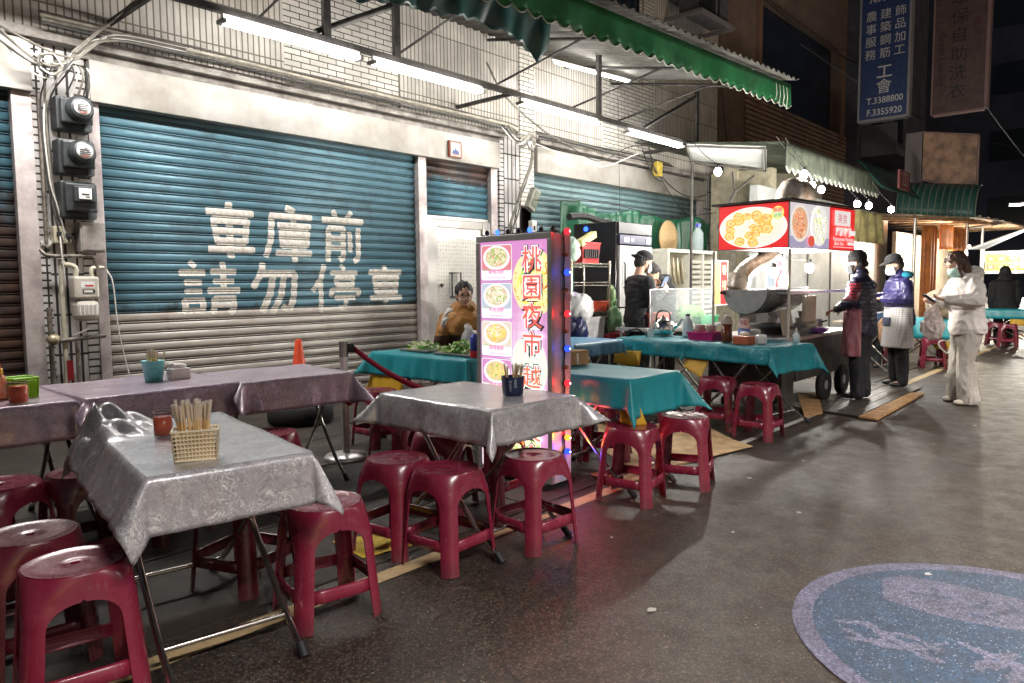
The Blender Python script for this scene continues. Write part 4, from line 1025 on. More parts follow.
# ================================================================== THINGS ON THE TABLES
STICK = mat('wooden_chopstick', (.72, .48, .22), .6, var=.2); WRAP = mat('paper_wrapper', (.80, .72, .58), .4, var=.1)
CWRAP = mat('clear_wrapper', (.85, .80, .72), .25, alpha=.4)
def sticks(t, cx, cy, z, r, n, h, seed, lean=.03, wrap=.4):
    """each paper-wrapped pair of chopsticks"""
    rn = random.Random(seed)
    for k in range(n):
        a = rn.uniform(0, 2*PI); q = r*math.sqrt(rn.random()); x, y = cx+q*math.cos(a), cy+q*math.sin(a); hh = h*rn.uniform(.9, 1.06)
        dx, dy = rn.uniform(-lean, lean)+q*math.cos(a)*.5, rn.uniform(-lean, lean)+q*math.sin(a)*.5
        mb = MB(); mb.tube([(x, y, z), (x+dx*.7, y+dy*.7, z+hh*.75)], .0042, 6); mb.tube([(x+dx*.7, y+dy*.7, z+hh*.75), (x+dx, y+dy, z+hh)], .0042, 6)
        s_ = mb.build('chopsticks', STICK, t)
        mb = MB(); mb.tube([(x+dx*.72, y+dy*.72, z+hh*.76), (x+dx*1.03, y+dy*1.03, z+hh*1.04)], .0055, 5, rs=[.0052, .0068]); mb.build('wrapper', CWRAP, s_)
TZ = .742
# slotted cream basket of chopsticks on the front table
t = thing('chopstick_basket', 'cream slotted plastic basket full of chopsticks on the front grey table', 'chopstick holder', (1.03, 2.40, TZ), R(48))
CREAM = mat('cream_plastic_translucent', (.80, .68, .48), .4, var=.08)
cx, cy = 1.068, 2.405
def basket(t, cx, cy, z, lx, ly, h, rz, m, flare=1.12):
    Q = Matrix.Rotation(rz, 3, 'Z'); mb = MB(); nrow = 7; ncol = 12; th = .0035
    def cor(k, s_): 
        a = [(-1, -1), (1, -1), (1, 1), (-1, 1)][k % 4]; f_ = 1+(flare-1)*s_
        return Q @ Vector((a[0]*lx/2*f_, a[1]*ly/2*f_, s_*h))+Vector((cx, cy, z))
    def bar(a, b, w1): mb.tube([a, b], w1, 4)
    for k in range(4):
        for i in range(nrow+1):
            s_ = i/nrow; bar(cor(k, s_), cor(k+1, s_), .0026 if 0 < i < nrow else .005)
        for j in range(ncol+1): bar(cor(k, 0).lerp(cor(k+1, 0), j/ncol), cor(k, 1).lerp(cor(k+1, 1), j/ncol), .0022 if 0 < j < ncol else .004)
    mb.add([cor(k, .02) for k in range(4)], [(0, 1, 2, 3)], False)
    return mb.build('basket', m, t)
basket(t, cx, cy, TZ, .128, .072, .098, R(-28), CREAM)
q = MB(); q.box((cx, cy, TZ+.045), (.120, .064, .085), R(-28)); q.build('liner', mat('cream_liner', (.74, .58, .36), .6, var=.2), t)
rn = random.Random(3)
for k in range(26):
    u, v = rn.uniform(-.040, .030), rn.uniform(-.018, .018); ca, sa = math.cos(R(-28)), math.sin(R(-28)); x, y = cx+u*ca-v*sa, cy+u*sa+v*ca
    dx, dy, hh = rn.uniform(-.012, .012)+u*.5, rn.uniform(-.012, .012), .185*rn.uniform(.92, 1.05)
    mb = MB(); mb.tube([(x, y, TZ+.02), (x+dx, y+dy, TZ+hh)], .0040, 6); s_ = mb.build('chopsticks', STICK, t)
    mb = MB(); mb.tube([(x+dx*.7, y+dy*.7, TZ+hh*.72), (x+dx*1.05, y+dy*1.05, TZ+hh*1.05)], .0055, 5, rs=[.0048, .0065]); mb.build('wrapper', CWRAP, s_)
CLEAR = mat('clear_plastic', (.80, .72, .66), .12, alpha=.07)
CHILI = mat('chili_sauce', (.34, .022, .006), .3, var=.8, vscale=160, dirt=(.42, .09, .015))
def chili_jar(x, y, z, label, r=.036, h=.088, fill=.82, handle=0):
    t = thing('sauce_cup', label, 'sauce cup', (x, y, z))
    mb = MB(); mb.lathe([(r*.94, 0), (r*.97, .002), (r, h), (r*.98, h)], (x, y, z), 24); mb.build('cup', CLEAR, t)
    mb = MB(); mb.lathe([(r*.92, .002), (r*.955, h*fill), (0, h*fill)], (x, y, z), 24); mb.build('chili_oil', CHILI, t)
    mb = MB(); mb.tube([(x+r*math.cos(k*PI/12), y+r*math.sin(k*PI/12), z+h) for k in range(24)], .0028, 6, closed=True); mb.build('rim', mat('dark_red_rim', (.12, .02, .012), .4), t)
    a = handle; mb = MB(); mb.tube(smoothpts([(x+r*.95*math.cos(a), y+r*.95*math.sin(a), z+h*.85), (x+(r+.022)*math.cos(a), y+(r+.022)*math.sin(a), z+h*.75), (x+(r+.022)*math.cos(a), y+(r+.022)*math.sin(a), z+h*.35), (x+r*.95*math.cos(a), y+r*.95*math.sin(a), z+h*.2)], 4), .004, 6); mb.build('handle', CLEAR, t)
chili_jar(1.155, 2.885, TZ, 'clear cup of red chili sauce on the front grey table', handle=R(-35))
chili_jar(1.02, 4.31, TZ, 'clear cup of red chili sauce beside the green basket', r=.045, h=.10, handle=R(150))
for i, (x, y, lb) in enumerate(((.985, 4.50, 'chili sauce bottle with yellow neck and red tip, nearest the green basket'), (.93, 4.44, 'chili sauce bottle with red tip in the middle of the cluster'), (.84, 4.40, 'chili sauce bottle with red tip cut off by the photo edge'))):
    t = thing('sauce_bottle', lb, 'bottle', (x, y, TZ), 0, 'sauce bottles on the back table')
    mb = MB(); mb.lathe([(.0, 0), (.032, 0), (.035, .01), (.035, .085), (.030, .11), (.016, .128)], (x, y, TZ), 20); mb.build('body', mat('sauce_bottle_plastic', (.55, .16, .05), .15, var=.6, vscale=50, dirt=(.75, .55, .45)), t)
    mb = MB(); mb.lathe([(.017, .128), (.018, .13), (.018, .158), (.012, .162)], (x, y, TZ), 16); mb.build('collar', mat('yellow_cap', (.75, .42, .02), .35), t)
    mb = MB(); mb.lathe([(.012, .160), (.008, .18), (.004, .197), (0, .198)], (x, y, TZ), 12); mb.build('tip', mat('red_cap', (.55, .015, .015), .3), t)
t = thing('storage_basket', 'small lime green plastic basket beside the sauce bottles', 'basket', (1.07, 4.52, TZ))
basket(t, 1.085, 4.53, TZ, .11, .12, .10, R(10), mat('lime_plastic', (.33, .68, .02), .35, var=.1), 1.1)
mb = MB(); mb.box((1.085, 4.53, TZ+.05), (.103, .112, .092), R(10)); mb.build('liner', mat('lime_liner', (.28, .62, .02), .5), t)
# turquoise cup
t = thing('chopstick_cup', 'turquoise perforated cup holding chopsticks on the back table', 'chopstick holder', (1.80, 4.60, TZ))
mb = MB(); mb.lathe([(.050, 0), (.066, .125), (.069, .128), (.065, .128), (.048, .004)], (1.80, 4.60, TZ), 28); cu_ = mb.build('cup', mat('turquoise_plastic', (.20, .62, .64), .35), t)
mb = MB()
for k in range(14):
    a = k*2*PI/14; ux, uz = .030*math.cos(a), .05+.034*math.sin(a); ang = R(-112)+ux/.05; rr = .050+.016*uz/.125+.0008
    mb.lathe([(0, .0), (.0028, .0)], (1.80+rr*math.cos(ang), 4.60+rr*math.sin(ang), TZ+uz), 8, Matrix.Rotation(ang, 3, 'Z') @ Matrix.Rotation(R(90), 3, 'Y'))
mb.build('perforation', BLACK, cu_); sticks(t, 1.80, 4.60, TZ+.01, .04, 14, .175, 5, .015)
t = thing('napkin_pack', 'white plastic pack of paper napkins beside the turquoise cup', 'napkins', (1.92, 4.60, TZ))
PLAS = mat('thin_white_plastic', (.78, .74, .72), .25, var=.1, bump=.5, bscale=30)
mb = MB(); mb.box((1.935, 4.56, TZ+.037), (.125, .09, .074), R(-6)); mb.build('pack', PLAS, t, bevel=.012)
mb = MB(); mb.ell((1.935, 4.565, TZ+.08), (.055, .038, .024)); mb.ell((1.90, 4.57, TZ+.09), (.025, .025, .02)); mb.build('napkin', PLAS, t)
# navy cup on the middle table
t = thing('chopstick_cup', 'navy blue cup holding chopsticks on the middle grey table', 'chopstick holder', (2.78, 2.50, TZ))
mb = MB(); mb.lathe([(.050, 0), (.054, .003), (.060, .095), (.061, .098), (.057, .098), (.05, .006)], (2.78, 2.50, TZ), 32); cu_ = mb.build('cup', mat('navy_plastic', (.012, .022, .075), .35), t)
def on_cyl(q, cx, cy, z0, r, chars, a0, size, c, vertical=True):
    for i, ch in enumerate(chars):
        vs, fs = text_mesh(ch); xs = [v[0] for v in vs]; mx_ = (min(xs)+max(xs))/2; out = []
        for v in vs:
            ux = (v[0]-mx_)*size; uz = v[1]*size-i*size*1.05; a = a0+ux/r; rr = r+(.006*((z0+uz-TZ)/.095))+.0008
            out.append((cx+rr*math.cos(a), cy+rr*math.sin(a), z0+uz))
        q.add(out, fs, False, c)
q = MB(); on_cyl(q, 2.78, 2.50, TZ+.070, .0545, '衛生筷子', R(-150), .015, (.45, .5, .6)); on_cyl(q, 2.78, 2.50, TZ+.074, .0545, '請取用', R(-125), .014, (.45, .5, .6)); q.build('lettering', paint('cup_print'), cu_)
sticks(t, 2.78, 2.50, TZ+.01, .036, 11, .145, 6, .02)
# vegetables
def veg(x, y, lb, seed, n=150, sx=.12, sy=.18, h=.06):
    t = thing('vegetable_tray', lb, 'tray', (x, y, .745), 0, 'trays of green vegetables'); rn = random.Random(seed)
    mb = MB(); mb.box((x, y, .753), (sx*2+.02, sy*2+.02, .02)); mb.build('tray', mat('dark_tray', (.14, .13, .12), .4), t, bevel=.008)
    mb = MB()
    for k in range(n):
        a, q = rn.uniform(0, 2*PI), math.sqrt(rn.random()); px, py = x+sx*q*math.cos(a), y+sy*q*math.sin(a); pz = .765+h*(1-q*q)*rn.random()
        dr = Vector((rn.uniform(-1, 1), rn.uniform(-1, 1), rn.uniform(-.15, .7))).normalized(); sd = dr.orthogonal().normalized(); L_ = rn.uniform(.03, .06); W_ = rn.uniform(.010, .02)
        c = rn.choice([(.10, .30, .02), (.20, .42, .03), (.06, .20, .02), (.45, .55, .18), (.65, .68, .42)])
        nn = dr.cross(sd)*W_*.4; p = Vector((px, py, pz)); e = L_/3
        rows = []
        for i in range(4):
            wi = W_*[.35, 1, .8, .1][i]; ctr = p+dr*(e*i)-Vector((0, 0, 1))*(.012*i*i/9)
            rows += [ctr-sd*wi+nn, ctr, ctr+sd*wi+nn]
        mb.add(rows, [(i*3+j, i*3+j+1, (i+1)*3+j+1, (i+1)*3+j) for i in range(3) for j in range(2)], True, c)
    mb.build('leafy_vegetables', paint('leaf_green', .45), t)
veg(4.16, 4.78, 'tray of chopped green vegetables on the teal table, nearer the large shutter', 1)
veg(4.12, 4.26, 'tray of leafy green vegetables on the teal table, nearer the menu sign', 2, 190, .12, .21, .10)
t = thing('spray_bottle', 'bottle with blue top and red bottom at the corner of the vegetable table', 'bottle', (3.98, 3.98, .74))
mb = MB(); mb.cyl((4.0, 4.0, .745), (4.0, 4.0, .80), .035, n=16); mb.build('base', mat('red_cap', (.55, .015, .015)), t); mb = MB(); mb.lathe([(.034, .80), (.034, .90), (.02, .93), (0, .93)], (4.0, 4.0, 0), 16); mb.build('body', mat('blue_plastic', (.06, .08, .45), .3), t)

# ================================================================== STANCHION, CONE, TYRE
t = thing('stanchion', 'steel crowd control stanchion with red belt beside the back grey tables', 'stanchion', (3.16, 4.55, 0))
sx, sy = 3.16, 4.55
mb = MB(); mb.lathe([(0, .008), (.165, .008), (.17, .02), (.155, .04), (.04, .058), (.0, .06)], (sx, sy, 0), 36); mb.build('base', STEEL, t)
mb = MB(); mb.cyl((sx, sy, .05), (sx, sy, .80), .028, n=18); mb.build('post', STEEL, t)
mb = MB(); mb.cyl((sx, sy, .785), (sx, sy, .90), .034, n=18); mb.build('head', mat('chrome_head', (.3, .3, .3), .25, .9), t)
mb = MB(); mb.box((sx+.05, sy-.01, .85), (.05, .05, .07)); mb.build('belt_cassette', BLACK, t, bevel=.006)
mb = MB()
for k in range(7):
    a = k*.9; mb.ell((sx+.028*math.cos(a), sy+.028*math.sin(a), .56-.02*k), (.028, .03, .03), 8, 6)
mb.ell((sx-.015, sy-.03, .60), (.035, .03, .07), 10, 8); mb.build('ribbon_knot', mat('red_ribbon', (.30, .008, .025), .45, bump=.5, bscale=40), t)
mb = MB(); a = Vector((sx+.07, sy-.02, .85)); b = Vector((3.75, 3.62, .50))
def belt(u, v):
    p = a.lerp(b, u); p.z -= .20*4*u*(1-u)*.6; return (p.x, p.y, p.z+.024-.048*v)
mb.grid(belt, 20, 1); mb.build('belt', mat('red_belt_fabric', (.34, .012, .045), .6), t, solid=.002)
t = thing('traffic_cone', 'orange traffic cone standing on a car tyre in front of the shutter', 'cone', (3.74, 6.12, .2))
ORG = mat('orange_cone_plastic', (.72, .07, .02), .45, var=.15)
cx, cy = 3.74, 6.12
mb = MB(); mb.lathe([(.125, .22), (.115, .24), (.10, .26), (.030, .80), (.026, .81), (0, .81)], (cx, cy, 0), 28); mb.build('cone', ORG, t)
mb = MB(); mb.lathe([(.20, .195), (.21, .20), (.205, .222), (.125, .226)], (cx, cy, 0), 28); mb.build('base', ORG, t)
t = thing('car_tyre', 'old black car tyre lying flat under the traffic cone', 'tyre', (cx, cy, 0))
mb = MB(); mb.lathe([(.17, .02), (.19, .005), (.27, .002), (.305, .03), (.31, .095), (.305, .16), (.27, .19), (.19, .187), (.17, .165), (.185, .095), (.17, .02)], (cx, cy, .006), 40); mb.build('tyre_body', RUBBER, t)
mb = MB(); mb.lathe([(.10, .05), (.18, .06), (.18, .13), (.10, .14)], (cx, cy, .006), 24); mb.build('rim', mat('rusty_rim', (.10, .07, .05), .7, .4, var=.5), t)

# ================================================================== LIT MENU SIGN
SX, SY0, SY1, SZ0, SZ1, STH = 3.50, 2.815, 3.465, .045, 1.635, .195
t = thing('menu_signboard', 'tall pink light box menu with bowls of noodles and vertical Chinese title', 'sign', (SX, (SY0+SY1)/2, 0))
mb = MB(); mb.b2((SX+.008, SY0, SZ0), (SX+STH, SY1, SZ1)); mb.build('case', mat('scuffed_white_case', (.46, .44, .44), .5, .1, var=.2, vscale=12), t, bevel=.005)
ALU = mat('dull_aluminium', (.42, .40, .38), .4, .6, var=.2)
for nm, a, b in (('frame', (SX-.008, SY0, SZ1-.035), (SX+.02, SY1, SZ1+.006)), ('frame', (SX-.008, SY0, SZ0), (SX+.02, SY1, SZ0+.035)), ('frame', (SX-.008, SY0-.003, SZ0+.036), (SX+.02, SY0+.032, SZ1-.036)), ('frame', (SX-.008, SY1-.032, SZ0+.036), (SX+.02, SY1+.003, SZ1-.036))):
    mb = MB(); mb.b2(a, b); mb.build(nm, ALU, t, bevel=.003)
mb = MB(); mb.b2((SX-.05, SY0+.03, .006), (SX+STH+.08, SY0+.07, .044)); mb.b2((SX-.05, SY1-.07, .006), (SX+STH+.08, SY1-.03, .044)); mb.build('foot', BLACK, t)
W_, H_ = SY1-SY0-.064, SZ1-SZ0-.07
# picture plane: u to the right as seen from the street (towards -y), v up
pc = Pic(plane_M((SX+.0, SY1-.032, SZ0+.035), (0, -1, 0), (0, 0, 1)), -.00012)
# plane normal of (0,-1,0)x(0,0,1) points to -x, towards the viewer
pc.lift = .00016
rn = random.Random(12)
mag, wht = (.72, .30, .62), (1, 1, 1)
NB = 26
for i in range(NB):
    v0, v1 = H_*i/NB, H_*(i+1)/NB; 
    for j in range(14):
        u0, u1 = W_*j/14, W_*(j+1)/14; uc, vc = (u0+u1)/2/W_, (v0+v1)/2/H_
        k = math.exp(-((uc-.70)/.22)**2-((vc-.42)/.22)**2); k = min(1, k*1.2)
        pc.rect(u0, v0, u1, v1, tuple(mag[q]*(1-k)+1.0*k for q in range(3)), up_=(i == 0 and j == 0))
def noodles(cx, cy, rx, ry, n, cols, sd, wd=.0035, L_=.05):
    r_ = random.Random(sd)
    for k in range(n):
        a, q = r_.uniform(0, 6.28), math.sqrt(r_.random())*.92; x, y = cx+rx*q*math.cos(a), cy+ry*q*math.sin(a); th = r_.uniform(0, 6.28); dth = r_.uniform(-1.2, 1.2); pts = []
        for i in range(5):
            if ((x-cx)/rx)**2+((y-cy)/ry)**2 > 1: break
            pts.append((x, y)); x += L_/5*math.cos(th); y += L_/5*math.sin(th); th += dth/3
        if len(pts) > 1: pc.stroke(pts, wd*r_.uniform(.6, 1.4), r_.choice(cols), up_=False); pc.l += .05
pc.disc(W_*.82, H_*.82, .19, .21, (.93, .86, .45), 40)
for gx_, gy_, gr_, gc_ in ((.72, .46, .20, (.86, .93, .80)), (.62, .14, .20, (.90, .90, .62)), (.85, .30, .14, (.95, .80, .85))): pc.disc(W_*gx_, H_*gy_, gr_*.8, gr_, gc_, 30)
noodles(W_*.62, H_*.14, .16, .19, 120, [(.45, .68, .15), (.92, .82, .3), (.85, .35, .2), (.98, .95, .8), (.3, .5, .1)], 88, .007)
noodles(W_*.82, H_*.82, .18, .20, 170, [(.95, .75, .05), (1, .9, .25), (.85, .55, .05), (.3, .6, .05), (.95, .9, .5), (.8, .2, .05)], 3, .006)
pc.rect(W_+.0, 0, W_+.0001, .001, wht)
# mask beyond the frame is avoided by clamping below
food = [[(.85, .75, .55), (.2, .5, .05), (.45, .65, .2), (.75, .35, .25), (.9, .85, .7)], [(.95, .92, .85), (.9, .85, .7), (.3, .55, .1), (.8, .7, .5)], [(.95, .70, .15), (.9, .55, .05), (.98, .85, .4), (.95, .9, .75)], [(.9, .8, .3), (.3, .6, .1), (.95, .6, .2)], [(.9, .5, .1), (.4, .6, .1), (.95, .9, .6)], [(.5, .7, .1), (.9, .8, .5), (.8, .3, .2)]]
bg2 = [(.75, .25, .30), (.55, .60, .70), (.80, .70, .60), (.7, .3, .6), (.6, .7, .5), (.7, .5, .5)]
names = [('鮮蝦河粉', 'Rice Noodle Soup'), ('牛肉河粉', 'Beef Noodle'), ('咖哩雞飯', 'Curry Chicken'), ('越式涼拌', 'Salad'), ('乾拌米線', 'Dry Noodle'), ('炸春捲', 'Spring Roll')]
for k in range(6):
    y1 = H_-.02-k*.252; y0 = y1-.235; x0, x1 = .012, .290
    pc.rrect(x0-.004, y0-.004, x1+.004, y1+.004, .02, (.35, .25, .40)); pc.rrect(x0, y0, x1, y1, .018, (.97, .93, .96)); pc.rrect(x0+.006, y0+.065, x1-.006, y1-.006, .015, bg2[k])
    bx, by = (x0+x1)/2, y0+.148
    pc.disc(bx, by, .120, .080, (.98, .98, .98), 32); pc.disc(bx, by+.004, .100, .065, (.72, .58, .40), 32)
    L0 = pc.l; noodles(bx, by+.004, .097, .063, 110, food[k], 20+k, .006, .04)
    pc.text(names[k][0], bx, y0+.058, .034, (.75, .15, .35), .012); pc.text(names[k][1], bx, y0+.018, .022, (.75, .25, .45), .01)
    for q in range(5): pc.disc(x0+.012+.02*q+.002*k, y0+.072, .006, .004, (.3, .5, .2), 8, up_=(q == 0))
ttl = '桃園夜市'
for i, ch in enumerate(ttl):
    y = H_-.125-i*.178
    for off, c in ((.075, (.03, .03, .04)), (.045, (1, 1, 1)), (.008, (.85, .16, .13))): pc.text(ch, W_*.80+(.004 if off > .06 else 0), y-(.004 if off > .06 else 0), .172, c, off)
for i, ch in enumerate('越南美食'):
    y = H_-.875-i*.17
    for off, c in ((.075, (.03, .03, .04)), (.045, (1, 1, 1)), (.008, (.90, .22, .12))): pc.text(ch, W_*.79, y, .155, c, off)
noodles(W_*.62, .1, .16, .10, 50, [(.5, .7, .1), (.9, .8, .2), (.8, .2, .1)], 8, .006)
# clamp to the panel
mbp = pc.mb; I = pc.M.inverted(); vv = []
for v in mbp.v:
    q = I @ Vector(v); q.x = min(W_-.001, max(.001, q.x)); q.y = min(H_-.001, max(.001, q.y)); vv.append(tuple(pc.M @ q))
mbp.v = vv
lit = paint('lit_menu_print', .3, .37)
pc.build('lit_panel', lit, t)
# bulbs on a cable along the side and over the top
def bulb_string(t, pts, cols):
    mb = MB(); mb.tube(smoothpts(pts, 3), .005, 5); mb.build('cable', DKCABLE, t)
BC = {'r': (1, .02, .03), 'b': (.02, .06, 1), 'o': (1, .30, .03)}
t = thing('fairy_lights', 'string of red blue and orange bulbs running down the side of the menu sign', 'string lights', (SX+.08, SY0, 1.6))
zc = [1.62]+[1.62-.105*k for k in range(1, 14)]
pts = [(SX+.100+.006*(k % 2), SY0-.016, z) for k, z in enumerate(zc)]; mb = MB(); mb.tube(smoothpts(pts, 3), .006, 6); mb.build('cable', DKCABLE, t)
for k, (z, c) in enumerate(((1.645, 'r'), (1.50, '-'), (1.39, 'b'), (1.28, '-'), (1.13, 'r'), (1.02, '-'), (.91, 'b'), (.79, '-'), (.69, 'r'), (.585, 'o'), (.42, 'r'), (.34, 'o'), (.25, 'b'))):
    y = SY0-.022; x = SX+.103
    mb = MB(); mb.cyl((x, y+.008, z), (x, y-.004, z), .015, n=10); s_ = mb.build('socket', BLACK if c != '-' else mat('dark_amber', (.18, .07, .03), .3), t)
    if c == '-':
        mb = MB(); mb.ell((x, y-.014, z), (.013, .015, .013), 10, 8); mb.build('bulb', mat('unlit_amber_bulb', (.35, .16, .06), .2), t); continue
    mb = MB(); mb.ell((x, y-.020, z), (.021, .022, .021), 12, 8); mb.build('bulb', emit('bulb_'+c, BC[c], 1.1), t)
    mb = MB(); mb.ell((x, y-.041, z), (.006, .004, .006), 8, 5); mb.build('filament', emit('bulb_core_'+c, tuple(.5+.5*q for q in BC[c]), 4.), t)
    point('bulb_light', (x, y-.07, z), ({'r': .10, 'b': .04, 'o': .06}[c] if z > .5 else {'r': 1.4, 'b': .3, 'o': .5}[c]), BC[c], .02)
t = thing('fairy_lights', 'row of blue and unlit bulbs along the top edge of the menu sign', 'string lights', (SX+.05, 3.1, 1.65))
mb = MB(); mb.tube([(SX+.06, SY0+.05*k, 1.645+.006*(k % 2)) for k in range(14)], .006, 6); mb.build('cable', DKCABLE, t)
for k, c in enumerate('k-bk-bk'.replace('k', '-')):
    y = SY0+.03+k*.095
    mb = MB(); mb.ell((SX+.05, y, 1.665), (.016, .016, .018), 10, 8)
    mb.build('bulb', emit('bulb_b_dim', (.02, .07, .9), 3.) if c == 'b' else mat('unlit_dark_bulb', (.03, .025, .03), .2), t)
# ================================================================== KITCHEN AREA
BLKST = mat('dark_stainless', (.045, .043, .045), .22, .75, var=.3, vscale=3)
t = thing('fridge', 'tall dark steel two door fridge behind the cook in black', 'fridge', (8.5, 5.75, 0))
mb = MB(); mb.b2((8.10, 5.42, .08), (8.96, 6.12, 2.14)); mb.build('cabinet', BLKST, t, bevel=.01)
mb = MB(); mb.b2((8.12, 5.385, 1.98), (8.95, 5.418, 2.13)); mb.build('top_panel', mat('fridge_panel', (.02, .02, .022), .3, .4), t, bevel=.005)
mb = MB(); mb.b2((8.13, 5.375, 1.84), (8.94, 5.418, 1.965)); cp = mb.build('control_panel', mat('fridge_control', (.03, .03, .07), .3), t, bevel=.005)
mb = MB(); mb.b2((8.22, 5.368, 1.87), (8.34, 5.374, 1.93)); mb.b2((8.40, 5.368, 1.88), (8.46, 5.374, 1.92)); mb.b2((8.78, 5.368, 1.86), (8.88, 5.374, 1.94)); mb.build('readout', mat('panel_white', (.7, .7, .72), .4), cp)
for z0, z1 in ((1.0, 1.82), (.12, .98)):
    mb = MB(); mb.b2((8.13, 5.37, z0), (8.94, 5.418, z1)); d_ = mb.build('door', mat('fridge_door', (.50, .50, .49), .3, .3, var=.2), t, bevel=.008)
    mb = MB(); mb.tube([(8.19, 5.35, z0+.25), (8.19, 5.33, z0+.28), (8.19, 5.33, z1-.25), (8.19, 5.35, z1-.22)], .012, 8); mb.build('handle', BLACK, d_)
mb = MB(); mb.box((8.06, 5.78, 2.02), (.09, .02, .09), R_=Matrix.Rotation(0, 3, 'Z')); 
t = thing('fairy_light_plug', 'small blue glowing lamp on the side of the dark fridge', 'lamp', (8.08, 5.9, 2.05)); mb = MB(); mb.ell((8.085, 5.9, 2.06), (.012, .035, .035), 10, 8); mb.build('bulb', emit('bulb_b_dim', (.02, .07, .9), 3.), t); mb = MB(); mb.b2((8.07, 5.88, 2.0), (8.099, 5.92, 2.03)); mb.build('socket', BLACK, t)
mb = MB(); mb.tube([(8.1+.2*k, 6.2+.02*math.sin(k*2), 2.25+.03*math.sin(k)) for k in range(6)], .05, 8); tag(mb.build('rolled_sheet', mat('black_sheet', (.02, .02, .02), .5, bump=.5)), 'black rolled sheet lying on top of the fridge', 'rolled sheet')
# wire rack
t = thing('wire_rack', 'chrome wire shelf rack loaded with bags and baskets left of the fridge', 'rack', (7.25, 5.4, 0))
mb = MB()
for x in (6.86, 7.66):
    for y in (5.22, 5.62): mb.cyl((x, y, .02), (x, y, 1.60), .013, n=8)
mb.build('post', CHROME, t)
for z in (.58, .95, 1.33, 1.56):
    mb = MB()
    for y in (5.22, 5.62):
        mb.tube([(6.86, y, z), (7.66, y, z)], .006, 5); mb.tube([(6.86, y, z-.035), (7.66, y, z-.035)], .005, 5)
    for k in range(17): mb.tube([(6.86+.05*k, 5.22, z+.004), (6.86+.05*k, 5.62, z+.004)], .003, 4)
    for k in range(9): mb.tube([(6.86+.1*k, 5.22, z-.035), (6.91+.1*k, 5.22, z)], .003, 4)
    mb.build('shelf', CHROME, t)
def bag(name, label, c, r, m, seed, cat='bag', top=None):
    rn = random.Random(seed); mb = MB(); ph = [rn.uniform(0, 6) for _ in range(6)]
    n, k = 26, 18; vs = []; fs = []
    for i in range(k+1):
        th = PI*i/k
        for j in range(n):
            p = 2*PI*j/n; q = 1+.14*math.sin(3*p+ph[0]+2*th)+.12*math.sin(5*p-ph[1]+5*th)+.10*abs(math.sin(4.5*p+ph[2]+6*th))+.06*math.sin(11*p-9*th)
            x = r[0]*math.sin(th)**.7*math.cos(p)*q; y = r[1]*math.sin(th)**.7*math.sin(p)*q; z = r[2]*math.cos(th)*(1+.08*math.sin(4*p+ph[3]))
            vs.append((c[0]+x, c[1]+y, max(c[2]-r[2]*.92, c[2]+z)))
    for i in range(k):
        for j in range(n): fs.append((i*n+j, (i+1)*n+j, (i+1)*n+(j+1) % n, i*n+(j+1) % n))
    mb.add(vs, fs, True)
    if top: mb.tube([(c[0]-.03, c[1], c[2]+r[2]*.8), (c[0]-.05, c[1], c[2]+r[2]*1.4), (c[0]+.04, c[1], c[2]+r[2]*1.5), (c[0]+.04, c[1], c[2]+r[2]*.8)], .012, 6)
    return tag(mb.build(name, m), label, cat)
PLB = lambda n, c: mat(n, c, .3, bump=.8, bscale=22, var=.15)
bag('plastic_bag', 'white plastic bag hanging at the end of the wire rack', (6.92, 5.12, 1.03), (.17, .10, .16), PLB('bag_white', (.66, .66, .66)), 1)
bag('plastic_bag', 'navy blue plastic bag low at the end of the wire rack', (6.82, 5.12, .77), (.14, .12, .16), PLB('bag_navy', (.01, .015, .07)), 2)
bag('plastic_bag', 'lilac and white packets piled on the middle shelf', (7.03, 5.38, 1.09), (.18, .14, .12), PLB('bag_lilac', (.50, .42, .62)), 3)
bag('plastic_bag', 'light green plastic bag hanging at the fridge side of the rack', (7.66, 5.15, .84), (.09, .08, .18), PLB('bag_green', (.35, .62, .30)), 4, top=1)
bag('plastic_bag', 'red plastic bag on the bottom of the rack by the fridge', (7.62, 5.1, .63), (.16, .1, .08), PLB('bag_red', (.60, .03, .05)), 5)
bag('plastic_bag', 'pale green and white plastic bag on the top shelf', (6.92, 5.3, 1.72), (.14, .12, .15), PLB('bag_palegreen', (.45, .60, .50)), 6)
def crate(name, label, lo, hi, m, m2=None, taper=.9, cat='basket', rim=True):
    t = thing(name, label, cat, (lo[0], lo[1], lo[2])); cx, cy = (lo[0]+hi[0])/2, (lo[1]+hi[1])/2; wx, wy = (hi[0]-lo[0])/2, (hi[1]-lo[1])/2
    vs = [(cx+a*wx*k, cy+b*wy*k, z) for k, z in ((taper, lo[2]), (1, hi[2]), (.95, hi[2]), (taper*.95, lo[2]+.01)) for a, b in ((-1, -1), (1, -1), (1, 1), (-1, 1))]
    fs = [(0, 1, 2, 3)]+[(i*4+j, i*4+(j+1) % 4, (i+1)*4+(j+1) % 4, (i+1)*4+j) for i in range(3) for j in range(4)]+[(12, 13, 14, 15)]
    mb = MB(); mb.add(vs, fs, False); mb.build('shell', m, t, bevel=.006)
    if rim: mb = MB(); mb.tube([(cx+a*wx*1.02, cy+b*wy*1.02, hi[2]) for a, b in ((-1, -1), (1, -1), (1, 1), (-1, 1))], .008, 6, closed=True); mb.build('rim', m2 or m, t)
    return t
REDP = mat('red_basket_plastic', (.50, .015, .02), .4, var=.2)
tb_ = crate('plastic_basket', 'red plastic basket on the top shelf of the wire rack', (7.14, 5.26, 1.57), (7.52, 5.56, 1.82), REDP)
mb = MB()
for k in range(7): mb.b2((7.18+.045*k, 5.258-.012+.0, 1.63), (7.20+.045*k, 5.262+.004, 1.74))
mb.build('slot', BLACK, tb_)
